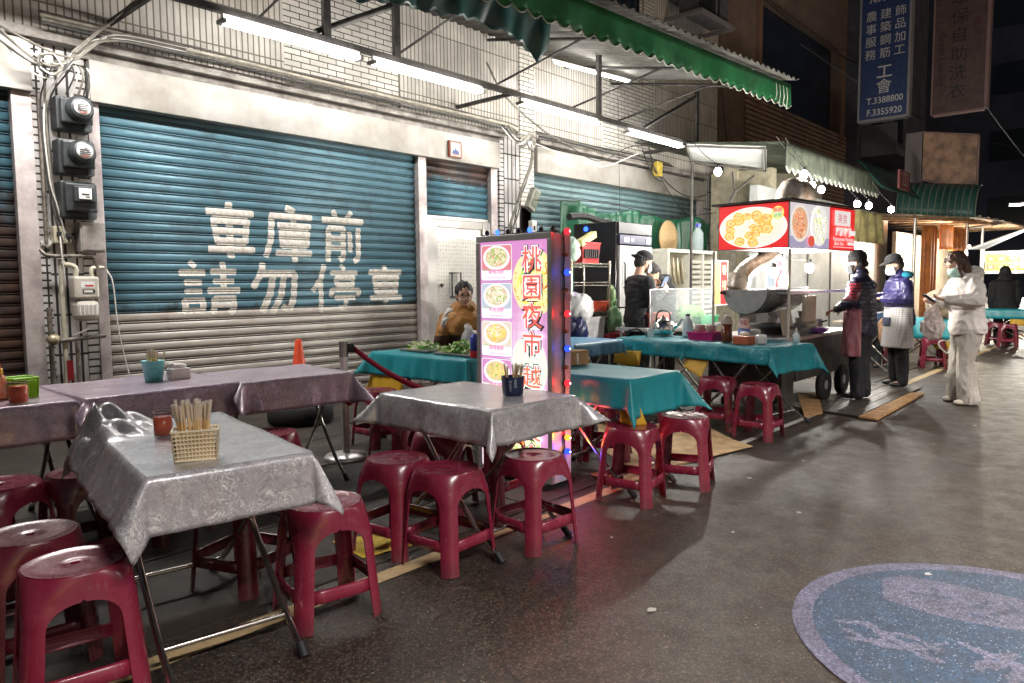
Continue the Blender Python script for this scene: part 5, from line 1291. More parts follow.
crate('plastic_basket', 'small red basket on the third shelf of the wire rack', (7.24, 5.2, .97), (7.6, 5.45, 1.09), mat('red_orange_plastic', (.55, .06, .03), .4))
crate('storage_tub', 'clear lidded storage tub on the bottom shelf of the rack', (7.02, 5.15, .595), (7.47, 5.5, .90), mat('frosted_plastic', (.62, .60, .62), .35, var=.25, vscale=7), WHITE, cat='storage tub')
t = thing('foil_box', 'long yellow cling film box lying across the red basket', 'box', (7.3, 5.3, 1.84)); mb = MB(); mb.box((7.32, 5.33, 1.87), (.50, .08, .08), R_=Matrix.Rotation(R(14), 3, 'Z') @ Matrix.Rotation(R(-16), 3, 'Y')); mb.build('carton', mat('yellow_carton', (.62, .52, .18), .5, var=.3, vscale=30), t, bevel=.004); mb = MB(); mb.box((7.565, 5.40, 1.945), (.004, .06, .06), R_=Matrix.Rotation(R(14), 3, 'Z') @ Matrix.Rotation(R(-16), 3, 'Y')); mb.build('end_flap', WHITE, t)
bag('vegetable_bag', 'bag of green herbs hanging beside the fridge', (7.78, 5.28, 1.16), (.05, .05, .13), PLB('bag_herb', (.22, .34, .14)), 7)
# green tarp curtain behind
GT2 = mat('dark_green_tarp', (.018, .10, .055), .32, var=.3, vscale=3, bump=.35, bscale=5)
def gt(u, v):
    x = 9.0+5.0*u; zt = 2.62-.10*math.sin(u*PI*2.4)**2-.12*u*(1-u); zb = .4; z = zb+(zt-zb)*v
    return (x, 6.98+.09*math.sin(x*5+v*1.5)+.05*math.sin(x*13+v*4)+.03*math.sin(x*27), z)
mb = MB(); mb.grid(gt, 150, 24); tag(mb.build('tarp_curtain', GT2, solid=.004), 'dark green glossy tarp hung behind the kitchen', 'tarp')
mb = MB(); mb.tube([(8.2, 6.9, 2.55), (10, 6.88, 2.66), (12, 6.88, 2.50), (14.0, 6.9, 2.75)], .008, 5); tag(mb.build('rope', DKCABLE), 'thin rope holding up the green tarp', 'rope')
mb = MB(); q = Matrix.Rotation(R(90), 3, 'X') @ Matrix.Identity(3)
mb.lathe([(.33, 0), (.31, .015), (.18, .05), (.10, .10), (.0, .15)], (11.85, 6.78, 2.13), 32, q); tag(mb.build('straw_hat', mat('woven_bamboo', (.50, .34, .17), .7, var=.25, vscale=40, bump=.4), solid=.006), 'conical straw hat hanging flat on the green tarp', 'hat')
# white cabinet with drawers
t = thing('display_cabinet', 'white metal cabinet with narrow drawers behind the stove', 'cabinet', (11.0, 5.9, 0))
mb = MB(); mb.b2((10.16, 5.82, .5), (10.22, 6.3, 1.80)); mb.b2((11.80, 5.82, .5), (11.86, 6.3, 1.80)); mb.b2((10.86, 5.82, .5), (10.92, 6.3, 1.80)); mb.b2((10.221, 6.27, .5), (11.79, 6.3, 1.80)); mb.b2((10.16, 5.82, 1.803), (11.86, 6.3, 1.86)); mb.b2((11.34, 5.82, .5), (11.38, 6.26, 1.80)); mb.build('carcass', mat('cream_enamel', (.62, .60, .52), .4, var=.15), t, bevel=.003)
mb = MB()
for k in range(13):
    for x0, x1 in ((10.94, 11.33), (11.39, 11.79)): mb.b2((x0, 5.85, .62+.085*k), (x1, 5.88, .62+.085*k+.05))
mb.build('drawer', mat('cream_drawer', (.50, .49, .42), .5), t)
mb = MB()
for k in range(4): mb.tube([(10.32+.14*k, 5.9, 1.72), (10.30+.14*k, 5.88, 1.5), (10.35+.14*k, 5.88, 1.3)], .035, 6, rs=[.01, .035, .02])
mb.build('hanging_ladle', mat('old_brass', (.35, .30, .2)), t)
t = thing('plastic_bottle', 'clear water bottle with blue cap standing on the white cabinet', 'bottle', (11.5, 6, 1.86)); mb = MB(); mb.lathe([(.0, 0), (.09, .01), (.09, .30), (.04, .38), (.03, .40)], (11.5, 6, 1.87), 16); mb.build('body', mat('bottle_plastic', (.55, .65, .68), .1, alpha=.5), t); mb = MB(); mb.cyl((11.5, 6, 2.27), (11.5, 6, 2.33), .045, n=12); mb.build('cap', mat('blue_plastic', (.06, .08, .45)), t)
# prep counter behind the teal tables
t = thing('prep_table', 'stainless prep counter behind the long teal table', 'counter', (8.2, 4.5, 0))
mb = MB(); mb.b2((7.4, 4.35, .74), (9.2, 4.95, .78)); mb.build('worktop', STEEL, t, bevel=.004)
for x in (7.45, 9.15):
    for y in (4.4, 4.9): mb = MB(); mb.cyl((x, y, .01), (x, y, .74), .02, n=8); mb.build('leg', STEEL, t)
GLASS = mat('splash_glass', (.70, .76, .78), .06, alpha=.09, spec=.5)
t = thing('glass_screen', 'greasy glass splash screen in front of the kitchen', 'glass screen', (8, 4.2, .8))
mb = MB(); mb.b2((7.0, 4.22, .78), (8.55, 4.228, 1.24)); mb.build('pane', GLASS, t)
mb = MB(); mb.tube([(6.99, 4.224, .76), (6.99, 4.224, 1.25)], .008, 6); mb.tube([(6.99, 4.224, 1.245), (8.56, 4.224, 1.245)], .006, 6); mb.build('frame', STEEL, t)
crate('storage_tub', 'red box seen through the glass splash screen', (7.55, 4.45, .785), (7.85, 4.7, .95), mat('red_orange_plastic', (.55, .06, .03)), cat='box')
bag('vegetable_bag', 'heap of green herbs behind the glass near the grill', (8.6, 4.6, .92), (.26, .12, .10), mat('herb_green', (.07, .20, .035), .6, var=.6, vscale=40, bump=.8), 21, 'vegetables')
crate('mixing_bowl', 'green plastic basin behind the glass near the grill', (8.5, 4.38, .785), (9.0, 4.56, .88), mat('green_plastic', (.03, .30, .12), .4), cat='basin')
# kettle, bottle, boxes on the long teal table
t = thing('kettle', 'round stainless kettle with black handle on the teal table', 'kettle', (6.95, 4.05, .75)); kx, ky = 6.93, 4.02
mb = MB(); mb.lathe([(0, 0), (.10, .0), (.125, .03), (.13, .08), (.11, .14), (.06, .175), (0, .18)], (kx, ky, .752), 28); mb.build('body', mat('polished_steel', (.75, .73, .70), .12, 1.), t)
mb = MB(); mb.lathe([(.055, .178), (.04, .192), (.01, .20), (.012, .215), (0, .22)], (kx, ky, .752), 20); mb.build('lid', mat('polished_steel', (.75, .73, .70)), t)
mb = MB(); mb.tube(smoothpts([(kx-.10, ky+.03, .87), (kx-.07, ky+.03, .99), (kx, ky, 1.02), (kx+.08, ky-.03, .99), (kx+.10, ky-.03, .87)], 4), .009, 7); mb.build('handle', BLACK, t)
mb = MB(); mb.tube([(kx+.02, ky-.11, .83), (kx+.03, ky-.18, .88), (kx+.03, ky-.21, .93)], .02, 8, rs=[.028, .018, .013]); mb.build('spout', mat('polished_steel', (.75, .73, .70)), t)
def bottle(name, label, x, y, z, prof, m, capm, cap, cat='bottle', n=18):
    t = thing(name, label, cat, (x, y, z)); mb = MB(); mb.lathe(prof, (x, y, z), n); mb.build('body', m, t)
    mb = MB(); mb.lathe(cap, (x, y, z), n); mb.build('cap', capm, t); return t
TW = .748
b_ = bottle('detergent_bottle', 'white plastic jug bottle with black stopper beside the kettle', 6.96, 3.74, TW, [(0, 0), (.055, .0), (.058, .01), (.055, .15), (.025, .20), (.02, .215)], mat('milky_plastic', (.66, .70, .74), .3), BLACK, [(.024, .215), (.024, .235), (0, .24)])
t = thing('water_glass', 'clear drinking glass at the edge of the teal table by the kettle', 'glass', (6.55, 4.0, TW)); mb = MB(); mb.lathe([(0, .003), (.03, .003), (.035, .085), (.033, .085), (.028, .008)], (6.55, 3.95, TW), 20); mb.build('tumbler', mat('clear_glass_thin', (.75, .85, .85), .05, alpha=.3), t)
mb = MB(); mb.tube([(6.52, 4.22, TW+.01), (6.50, 4.18, TW+.07), (6.50, 4.08, TW+.09), (6.52, 4.0, TW+.05), (6.54, 3.98, TW+.01)], .010, 7); tag(mb.build('black_hose', BLACK), 'black bent hose lying on the teal table corner', 'hose')
t = crate('condiment_box', 'magenta plastic box of sauce tubs on the long teal table', (6.50, 3.22, TW), (6.72, 3.50, TW+.075), mat('magenta_plastic', (.55, .02, .18), .35), cat='box')
for k in range(2): mb = MB(); mb.lathe([(0, 0), (.042, 0), (.05, .07), (.052, .075), (0, .08)], (6.60, 3.29+.12*k, TW+.075), 18); mb.build('tub', mat('milky_tub', (.68, .62, .55), .35), t)
t = bottle('tea_jug', 'clear jug of brown tea with domed lid on the teal table', 6.50, 3.08, TW, [(0, 0), (.048, 0), (.052, .01), (.052, .17), (.0, .171)], mat('brown_tea', (.14, .035, .012), .12, var=.6, vscale=9), mat('lid_plastic', (.55, .48, .42), .2, alpha=.8), [(.055, .172), (.055, .20), (.045, .235), (.02, .255), (0, .26)])
t = thing('cup_stack', 'stack of paper cups in a blue holder on the teal table', 'cups', (6.55, 2.95, TW)); mb = MB(); mb.lathe([(0, 0), (.048, 0), (.055, .13), (.052, .13)], (6.53, 2.92, TW), 20); mb.build('holder', mat('blue_tub_plastic', (.13, .22, .62), .35), t)
mb = MB(); mb.lathe([(.048, .13), (.05, .15), (.046, .22), (.05, .225), (.0, .23)], (6.53, 2.92, TW), 20); mb.build('cup', mat('printed_cups', (.70, .55, .52), .5, var=.5, vscale=25, dirt=(.55, .06, .06)), t)
t = thing('tissue_box', 'orange brown tissue box on the teal table', 'tissue box', (6.35, 2.78, TW)); mb = MB(); mb.box((6.33, 2.83, TW+.04), (.13, .16, .08), R(-8)); mb.build('box', mat('terracotta_plastic', (.42, .11, .05), .4), t, bevel=.008); mb = MB(); mb.ell((6.34, 2.83, TW+.095), (.04, .05, .025)); mb.build('tissue', WRAP, t)
t = thing('napkin_pack', 'white and blue pack of napkins beside the orange tissue box', 'napkins', (6.45, 2.68, TW)); mb = MB(); mb.box((6.45, 2.72, TW+.045), (.14, .09, .085), R(30)); mb.build('pack', PLAS, t, bevel=.015); mb = MB(); mb.box((6.42, 2.672, TW+.045), (.05, .004, .035), R(30)); mb.build('logo_patch', mat('blue_plastic', (.06, .08, .45)), t)
bottle('sauce_bottle', 'small white squeeze bottle at the street end of the teal table', 6.78, 2.52, TW, [(0, 0), (.03, 0), (.032, .07), (.015, .10)], mat('milky_plastic', (.66, .70, .74)), WHITE, [(.014, .10), (.004, .14), (0, .14)])
# blue covered table, boxes by the small teal table
folding_table(5.9, 4.45, .8, .6, 0, 'folding table under the pale blue cloth in front of the rack')
cloth(5.9, 4.45, .82, .62, 0, .14, teal('pale_blue_oilcloth', (.10, .30, .50)), 'pale blue cloth on the table in front of the wire rack', 41, (10, 10, 10, 10), cat='tablecloth')
t = thing('cardboard_box', 'small brown cardboard box at the back corner of the small teal table', 'box', (4.13, 3.1, .745)); mb = MB(); mb.box((4.10, 3.08, .795), (.16, .10, .10), R(-20)); mb.build('carton', mat('cardboard', (.42, .24, .12), .8, var=.2, bump=.1), t, bevel=.003); mb = MB(); mb.box((4.02, 3.005, .795), (.002, .02, .08), R(-20)); mb.build('tape', WRAP, t)
t = thing('gift_box', 'dark pink box beside the small cardboard box', 'box', (3.98, 3.12, .745)); mb = MB(); mb.box((3.94, 3.1, .79), (.10, .09, .085), R(-20)); mb.build('carton', mat('pink_carton', (.50, .03, .10), .5), t, bevel=.003); mb = MB(); mb.box((3.94, 3.1, .836), (.104, .094, .008), R(-20)); mb.build('lid', mat('pink_carton', (.5, .03, .1)), t)

# flattened cardboard and plates on the ground
CARD = mat('flattened_cardboard', (.46, .31, .16), .85, var=.25, vscale=7, bump=.15, dirt=(.28, .18, .09))
def sheet(pts, z, name, label, m=CARD, th=.004, cat='cardboard'):
    mb = MB(); mb.prism([(x, y, z) for x, y in pts], (0, 0, th)); return tag(mb.build(name, m), label, cat)
sheet([(4.20, 2.62), (4.74, 2.50), (5.48, 2.36), (5.62, 2.60), (6.06, 3.10), (5.45, 3.85), (4.6, 3.2)], .012, 'cardboard_sheet', 'large flattened cardboard sheet on the ground behind the small teal table')
sheet([(3.85, 2.55), (4.35, 2.48), (4.5, 2.72), (3.95, 2.85)], .017, 'cardboard_sheet', 'small piece of flattened cardboard at the corner of the large sheet')
sheet([(2.02, 2.80), (2.30, 2.74), (2.42, 2.98), (2.05, 3.1)], .010, 'yellow_sheet', 'yellow paper scrap on the ground between the crimson stools', mat('yellow_scrap', (.50, .34, .03), .7, var=.4), .003, 'paper')
PLATE = mat('wet_grey_boards', (.075, .062, .052), .4, var=.5, vscale=12, bump=.3)
PLYW = mat('plywood_edge', (.40, .22, .09), .7, var=.3, vscale=12)
t = thing('floor_boards', 'wet dark floor boards with orange wooden edges under the standing vendors', 'floor boards', (8.4, 2.5, .01))
mb = MB()
for k in range(6): mb.prism([(7.35+.03*k, 2.12+.125*k, .012), (9.85, 2.12+.125*k, .012), (9.85, 2.235+.125*k, .012), (7.36+.03*k, 2.235+.125*k, .012)], (0, 0, .012))
mb.build('board', PLATE, t)
mb = MB(); mb.prism([(7.27, 1.93, .010), (9.3, 1.98, .010), (9.25, 2.10, .010), (7.30, 2.10, .010)], (0, 0, .018)); mb.build('wooden_edge', PLYW, t)
mb = MB(); mb.prism([(6.98, 2.50, .010), (7.30, 2.44, .010), (8.6, 2.93, .010), (8.4, 3.1, .010)], (0, 0, .016)); mb.build('wooden_edge', PLYW, t)

# ================================================================== FOOD CART
CX0, CX1, CY0, CY1 = 7.0, 9.05, 2.72, 3.55
t = thing('food_cart', 'stainless food cart with red illuminated roof sign and two rubber wheels', 'food cart', (8.0, 3.1, 0))
CARTM = mat('dark_stained_steel', (.09, .085, .08), .4, .6, var=.4, vscale=5)
mb = MB(); mb.b2((CX0+.35, CY0, .30), (CX1, CY1, .72)); mb.build('body', CARTM, t, bevel=.008)
mb = MB(); mb.b2((CX0, CY0-.04, .725), (CX1+.05, CY1+.03, .765)); mb.build('worktop', STEEL, t, bevel=.004)
mb = MB(); mb.b2((CX0+.02, CY0+.02, .16), (CX0+.33, CY1-.02, .70)); mb.build('side_cabinet', CARTM, t, bevel=.008)
mb = MB(); mb.b2((CX0+.7, CY1-.05, .77), (CX1, CY1-.035, 1.18)); mb.build('bright_fill_panel', mat('white_enamel', (.74, .73, .70), .35, var=.1), t, bevel=.003)  # white panel added to make the see-through cart interior brighter
mb = MB(); mb.b2((CX0+.62, CY0+.03, .90), (CX0+.95, CY0+.06, 1.17)); mb.build('price_card', mat('cream_card', (.70, .62, .50), .6, var=.12), t, bevel=.003)
for (x, y) in ((CX0+.10, CY0), (CX1-.02, CY0), (CX0+.10, CY1-.03), (CX1-.02, CY1-.03)):
    mb = MB(); mb.cyl((x, y+.0, .765), (x, y, 1.64), .014, n=8); mb.build('post', STEEL, t)
for (x, y) in ((8.15, CY0+.02), (8.15, CY1), (8.75, CY0+.02)):
    mb = MB(); mb.lathe([(.10, -.03), (.16, -.035), (.175, 0), (.16, .035), (.10, .03)], (x, y-.02, .185), 28, Matrix.Rotation(R(90), 3, 'X')); wh = mb.build('wheel', RUBBER, t)
    mb = MB(); mb.lathe([(0, -.03), (.03, -.035), (.10, -.02), (.10, .02), (.03, .035), (0, .03)], (x, y-.02, .185), 20, Matrix.Rotation(R(90), 3, 'X')); mb.build('rim', mat('grey_rim', (.35, .34, .33), .5, .4), wh)
for x, y in ((7.15, 2.85), (7.15, 3.4)):
    mb = MB(); mb.lathe([(0, -.02), (.05, -.02), (.055, 0), (.05, .02), (0, .02)], (x, y, .065), 16, Matrix.Rotation(R(90), 3, 'X')); mb.tube([(x, y, .08), (x+.02, y, .17)], .012, 6); mb.build('caster', RUBBER, t)
mb = MB(); mb.b2((CX0+.1, CY0-.005, 1.20), (CX1, CY0+.02, 1.225)); mb.b2((CX0+.35, CY0+.1, 1.19), (CX1, CY1-.1, 1.20)); mb.build('shelf', STEEL, t)
mb = MB(); mb.b2((CX0+.12, CY0-.002, .78), (CX0+.75, CY0+.004, 1.19)); mb.build('glass_panel', GLASS, t)
# sign box: yawed slightly like the photo
sgn = [(6.96, 3.42), (6.92, 2.66), (8.38, 2.50), (8.46, 3.30)]
mb = MB(); mb.prism([(x, y, 1.645) for x, y in [(6.975, 3.41), (6.935, 2.68), (8.37, 2.52), (8.44, 3.29)]], (0, 0, .44)); sb = mb.build('sign_box', mat('sign_casing', (.12, .10, .09), .5), t)
mb = MB(); mb.prism([(x, y, 2.09) for x, y in [(6.93, 3.47), (6.88, 2.63), (8.42, 2.46), (8.52, 3.34)]], (0, 0, .022)); mb.build('canopy_board', mat('dark_board', (.05, .045, .04), .6), sb)
litc = paint('lit_cart_print', .3, .30)
RD = (.85, .03, .03)
def face(a, b, name):
    a = Vector((*a, 1.65)); b = Vector((*b, 1.65)); return Pic(plane_M(a, b-a, (0, 0, 1)), .00012), (b-a).length
pc, L_ = face((6.97, 3.40), (6.925, 2.675), 'L')
# normal must look to the outside (towards -x)
pc.M = plane_M((6.966, 3.40, 1.65), Vector((6.925, 2.675, 0))-Vector((6.966, 3.40, 0)), (0, 0, 1)); HH = .43
pc.rect(0, 0, L_, HH, RD); pc.disc(L_*.50, HH*.48, L_*.49, HH*.47, (1, .97, .92), 48); pc.disc(L_*.5, HH*.48, L_*.44, HH*.41, (.98, .93, .80), 48)
rn = random.Random(31)
for k in range(17):
    a, q = k*2.4, .04+.40*math.sqrt(((k*7) % 17)/17); x, y = L_*(.48+q*.85*math.cos(a)), HH*(.48+q*.85*math.sin(a)); r0 = rn.uniform(.035, .05)
    for rr, c in ((1.0, (.95, .55, .10)), (.72, (1, .80, .30)), (.42, (.90, .62, .22))): pc.disc(x, y, r0*1.3*rr, r0*rr, c, 16, .12, rn)
    for j in range(5): pc.disc(x+rn.uniform(-.05, .05), y+rn.uniform(-.035, .035), .008, .006, rn.choice([(.85, .25, .05), (.95, .65, .1), (.9, .4, .1)]), 8, up_=(j == 0))
pc.disc(L_*.86, HH*.78, .062, .062, (1, .85, .15), 24); pc.disc(L_*.86, HH*.78, .050, .050, (1, .95, .6), 24); pc.text('酥脆', L_*.86, HH*.84, .045, (.85, .1, .05), .02); pc.text('必吃', L_*.86, HH*.72, .045, (.10, .55, .15), .02)
pc.build('lit_panel', litc, sb)
a = Vector((6.945, 2.668, 1.65)); b = Vector((8.36, 2.508, 1.65)); pc = Pic(plane_M(a, b-a, (0, 0, 1)), .00012); pc.l = 8; L_ = (b-a).length
pc.rect(0, 0, L_*.58, HH, (.80, .76, .80)); pc.rect(0, 0, L_*.58, HH*.25, (.45, .42, .60)); pc.rect(L_*.58, 0, L_, HH, RD)
pc.disc(L_*.14, HH*.55, L_*.13, HH*.42, (1, .97, .92), 36); pc.disc(L_*.14, HH*.55, L_*.11, HH*.36, (.85, .50, .30), 30)
for k in range(60): pc.disc(L_*.14+rn.uniform(-.12, .12), HH*.55+rn.uniform(-.13, .13), rn.uniform(.008, .02), rn.uniform(.006, .012), rn.choice([(.75, .25, .15), (.95, .70, .5), (.85, .40, .2), (.6, .2, .1)]), 8)
pc.disc(L_*.42, HH*.52, L_*.12, HH*.46, (.98, .98, .93), 36)
for k in range(60): pc.disc(L_*.42+rn.uniform(-.13, .13), HH*.52+rn.uniform(-.16, .16), rn.uniform(.008, .02), rn.uniform(.006, .012), rn.choice([(.9, .9, .6), (.55, .7, .2), (.95, .95, .9), (.8, .7, .3)]), 8)
pc.disc(L_*.29, HH*.16, .07, .055, (.85, .12, .08), 20)
pc.rect(L_*.64, HH*.58, L_*.90, HH*.94, (.95, .90, .90)); pc.text('美食', L_*.77, HH*.76, .115, (.70, .15, .2), .0)
pc.text('越南煎餅', L_*.79, HH*.44, .105, (1, .95, .92), .03, sx=.9); pc.text('Vietnamese Pancake', L_*.79, HH*.26, .060, (1, .85, .85), .02); pc.text('Bánh Xèo', L_*.72, HH*.15, .055, (1, .85, .85), .02); pc.rrect(L_*.86, HH*.12, L_*.97, HH*.19, .01, (1, .97, .95)); pc.rrect(L_*.88, HH*.36, L_*.99, HH*.48, .015, (1, .97, .95))
pc.rect(L_*.62, HH*.05, L_*.95, HH*.07, (1, .7, .7))
pc.build('lit_panel', litc, sb)
# griddle with raised half-round lid, cowl duct
t = thing('griddle', 'black griddle with raised half round lid on the cart', 'griddle', (7.5, 3.2, .765))
mb = MB(); vs = []; fs = []; n = 16
for i in range(2):
    for k in range(n+1):
        a = R(180)+R(180)*k/n; vs.append((7.08+1.05*i, 3.16+.24*math.cos(a), 1.24+.25*math.sin(a)))
for k in range(n): fs.append((k, k+1, n+2+k, n+1+k))
mb.add(vs, fs, True)
for i in range(2): mb.add([vs[i*(n+1)+k] for k in range(n+1)], [tuple(range(n+1))], False)
mb.build('lid', mat('scorched_iron', (.16, .16, .16), .35, .6, var=.6, vscale=14, bump=.2), t, solid=.006)
mb = MB(); mb.add([(8.136, 3.16+.235*math.cos(R(180)+R(180)*k/n), 1.24+.245*math.sin(R(180)+R(180)*k/n)) for k in range(n+1)], [tuple(range(n+1))], False); mb.add([(7.074, 3.16+.235*math.cos(R(180)+R(180)*k/n), 1.24+.245*math.sin(R(180)+R(180)*k/n)) for k in range(n+1)], [tuple(range(n+1))], False); mb.b2((7.05, 2.905, 1.235), (8.16, 2.925, 1.255)); mb.build('end_plate', STEEL, t, solid=.003)
mb = MB(); mb.tube([(7.0, 3.38, 1.21), (7.08, 3.38, 1.21)], .018, 8); mb.build('hinge', BLACK, t)
mb = MB(); mb.lathe([(0, .05), (.20, .05), (.30, .07), (.32, .10), (.30, .10), (.18, .08), (0, .075)], (7.62, 3.05, .765), 32); mb.build('pan', BLACK, t)
mb = MB(); mb.cyl((7.62, 3.05, .767), (7.62, 3.05, .812), .16, n=20); mb.build('burner', DKMET, t)
t = thing('exhaust_duct', 'silver flexible exhaust duct curving up behind the red sign', 'duct', (7.6, 3.2, 1.3))
rn = random.Random(2); mb = MB(); P_ = smoothpts([(7.45, 3.42, 1.24), (7.48, 3.40, 1.36), (7.58, 3.36, 1.46), (7.82, 3.30, 1.56), (8.0, 3.2, 1.75), (8.05, 3.2, 2.0), (8.1, 3.2, 2.2)], 7)
mb.tube(P_, .1, 18, rs=[(.088+.014*(i % 2))*(1.25 if i < 8 else 1) for i in range(len(P_))]); mb.build('hose', mat('foil_duct', (.72, .68, .62), .4, .45, var=.3, vscale=7, dirt=(.40, .25, .14)), t)
t2 = thing('exhaust_elbow', 'round metal exhaust elbow above the red sign', 'duct', (9.3, 3.4, 2.3))
mb = MB(); P_ = smoothpts([(8.6, 3.35, 2.12), (8.62, 3.35, 2.30), (8.75, 3.35, 2.42), (9.0, 3.32, 2.42), (9.1, 3.3, 2.34)], 6); mb.tube(P_, .13, 18, rs=[.13+.006*(i % 2) for i in range(len(P_))]); mb.build('elbow_pipe', mat('foil_duct', (.62, .56, .5)), t2); mb = MB(); mb.cyl((8.6, 3.35, 2.06), (8.6, 3.35, 2.14), .145, n=18); mb.build('collar', STEEL, t2)
# crockery and tools on the cart
t = thing('plate_stack', 'tall stack of plates and trays at the street side of the cart', 'plates', (8.0, 2.85, .77)); mb = MB(); 
for k in range(9): mb.lathe([(0, .001), (.09, .001), (.125, .016), (.12, .017), (.09, .006)], (8.02, 2.88, .768+.017*k), 24)
mb.build('plate', mat('melamine', (.66, .58, .48), .4), t)
t = thing('cutting_board', 'leaning pale cutting board on the cart beside the plates', 'board', (7.5, 2.8, .77)); mb = MB(); mb.box((7.42, 2.86, .90), (.30, .02, .27), R_=Matrix.Rotation(R(-12), 3, 'X')); mb.build('panel', mat('pale_board', (.60, .52, .42), .6, var=.15), t, bevel=.01); mb = MB(); mb.box((7.42, 2.842, 1.02), (.06, .004, .02)); mb.build('grip', BLACK, t)
t = thing('pink_container', 'pink plastic container on the plates at the cart', 'container', (8.05, 2.85, .93)); mb = MB(); mb.lathe([(0, 0), (.07, 0), (.085, .06), (.088, .062), (0, .065)], (8.02, 2.88, .925), 20); mb.build('body', mat('pink_plastic', (.70, .15, .30), .4), t); mb = MB(); mb.lathe([(.09, .062), (.09, .07), (0, .072)], (8.02, 2.88, .925), 20); mb.build('lid', mat('pink_plastic', (.7, .15, .3)), t)
t = thing('cooking_pot', 'dark cooking pot beside the vendor on the cart', 'pot', (8.5, 2.95, .77)); mb = MB(); mb.lathe([(0, 0), (.12, 0), (.13, .01), (.13, .13), (.125, .13)], (8.45, 2.98, .768), 24); mb.build('pan', mat('aluminium_pot', (.3, .29, .28), .35, .8), t); mb = MB(); mb.tube([(8.45, 2.85, .86), (8.45, 2.80, .88)], .01, 6); mb.build('handle', BLACK, t)
bag('plastic_bag', 'purple plastic bag on the edge of the cart', (7.95, 2.72, .80), (.16, .07, .035), PLB('bag_purple', (.14, .03, .22)), 12)
t = thing('small_fan', 'round white fan standing in the middle of the cart', 'fan', (8.3, 3.3, .9)); mb = MB(); mb.lathe([(.13, -.03), (.15, 0), (.13, .03), (.02, .05)], (8.25, 3.35, 1.02), 24, Matrix.Rotation(R(65), 3, 'X')); mb.build('cage', WHITE, t, solid=.004); mb = MB(); mb.cyl((8.25, 3.35, .77), (8.25, 3.35, .9), .05, n=12); mb.build('stand', WHITE, t); mb = MB(); mb.lathe([(0, 0), (.05, 0), (.05, .06), (0, .06)], (8.25, 3.35, 1.02), 16, Matrix.Rotation(R(65), 3, 'X')); mb.build('hub', BLACK, t)
for k, (x, y, c, h) in enumerate(((8.55, 3.4, (.45, .05, .05), .2), (8.65, 3.42, (.1, .2, .5), .22), (8.75, 3.4, (.6, .5, .3), .18), (8.85, 3.42, (.5, .05, .06), .2))):
    bottle('sauce_bottle', ['red', 'blue', 'cream', 'dark red'][k]+' labelled sauce bottle on the upper shelf of the cart', x, y, 1.205, [(0, 0), (.035, 0), (.035, h*.65), (.012, h*.85), (.012, h*.9)], mat('bottle_c%d' % k, c, .3), BLACK, [(.015, h*.9), (.015, h), (0, h)])
# bare bulbs
def bulb(x, y, z, p, label, r=.045, top=None):
    t = thing('light_bulb', label, 'bulb', (x, y, z), 0, 'bare white bulbs over the food cart')
    mb = MB(); mb.ell((x, y, z), (r, r, r*1.15), 16, 10); mb.build('bulb', emit('bulb_white', (1, .97, .90), 30.), t)
    mb = MB(); mb.cyl((x, y, z+r*.9), (x, y, z+r*2.0), r*.5, n=10); mb.build('socket', BLACK, t)
    mb = MB(); mb.tube(catenary((x, y, z+r*2), (x-.1, y+.3, (top or z+.5)), .03, 6), .005, 5); mb.build('cable', DKCABLE, t)
    point('bulb_light', (x, y, z-r-.02), p, (1, .96, .88), .05)
bulb(8.55, 4.2, 2.70, 90, 'bare white bulb in a metal shade at the near end over the kitchen', top=3.1)
bulb(9.0, 3.3, 2.62, 60, 'bare white bulb hanging just above the red sign corner', top=3.1)
bulb(9.15, 3.25, 2.50, 50, 'bare white bulb lower of the two above the red sign', .04, top=3.1)
bulb(10.5, 3.6, 2.60, 60, 'bare white bulb beyond the exhaust elbow under the scalloped awning')
bulb(12.1, 3.6, 2.52, 56, 'bare white bulb right of the red sign, nearer of the pair', .05)
bulb(12.7, 3.6, 2.54, 56, 'bare white bulb right of the red sign, second of the pair', .05)
bulb(14.0, 3.6, 2.57, 56, 'bare white bulb in front of the hanging ochre cloth', .05)
bulb(7.9, 3.2, 1.42, 90, 'bare white bulb under the sign in front of the exhaust duct', .05, top=1.64)
bulb(8.7, 3.1, 1.48, 90, 'bare white bulb under the sign near the vendor', .05, top=1.64)

# awnings over the cart
PALE = mat('pale_tarp', (.46, .48, .46), .5, var=.15, vscale=3, bump=.2, bscale=8)
PA = [Vector(p) for p in ((8.75, 4.75, 3.14), (9.75, 4.1, 3.16), (11.8, 4.95, 3.17), (10.0, 5.35, 3.16))]
def pa(u, v):
    p = PA[0].lerp(PA[1], u).lerp(PA[3].lerp(PA[2], u), v); p.z -= .03*math.sin(PI*u*2)*math.sin(PI*v); return p
mb = MB(); mb.grid(pa, 30, 14); o = mb.build('awning_sheet', PALE, solid=.006); tag(o, 'pale stretched tarp awning between the shutter and the red sign cart', 'awning')
t = thing('tarp_support', 'thin metal poles holding up the pale tarp awning', 'frame', (10, 5, 3))
for i in range(4): mb = MB(); mb.tube([PA[i]-Vector((0, 0, .03)), PA[(i+1) % 4]-Vector((0, 0, .03))], .015, 6); mb.build('rail', DKMET, t)
for x, y, z in ((10.0, 5.33, 3.1),): mb = MB(); mb.tube([(x, y, .01), (x, y, z)], .022, 8); mb.build('post', DKMET, t)
mb = MB(); mb.tube([(11.2, 5.5, 2.2), (11.4, 5.3, 2.8), (11.9, 5.2, 3.1)], .02, 5); mb.tube([(11.4, 5.3, 2.8), (11.2, 5.25, 3.1)], .015, 5); mb.build('brace', DKMET, t)
SCAL = mat('grey_green_awning', (.09, .105, .075), .6, var=.45, vscale=4, dirt=(.05, .06, .045))
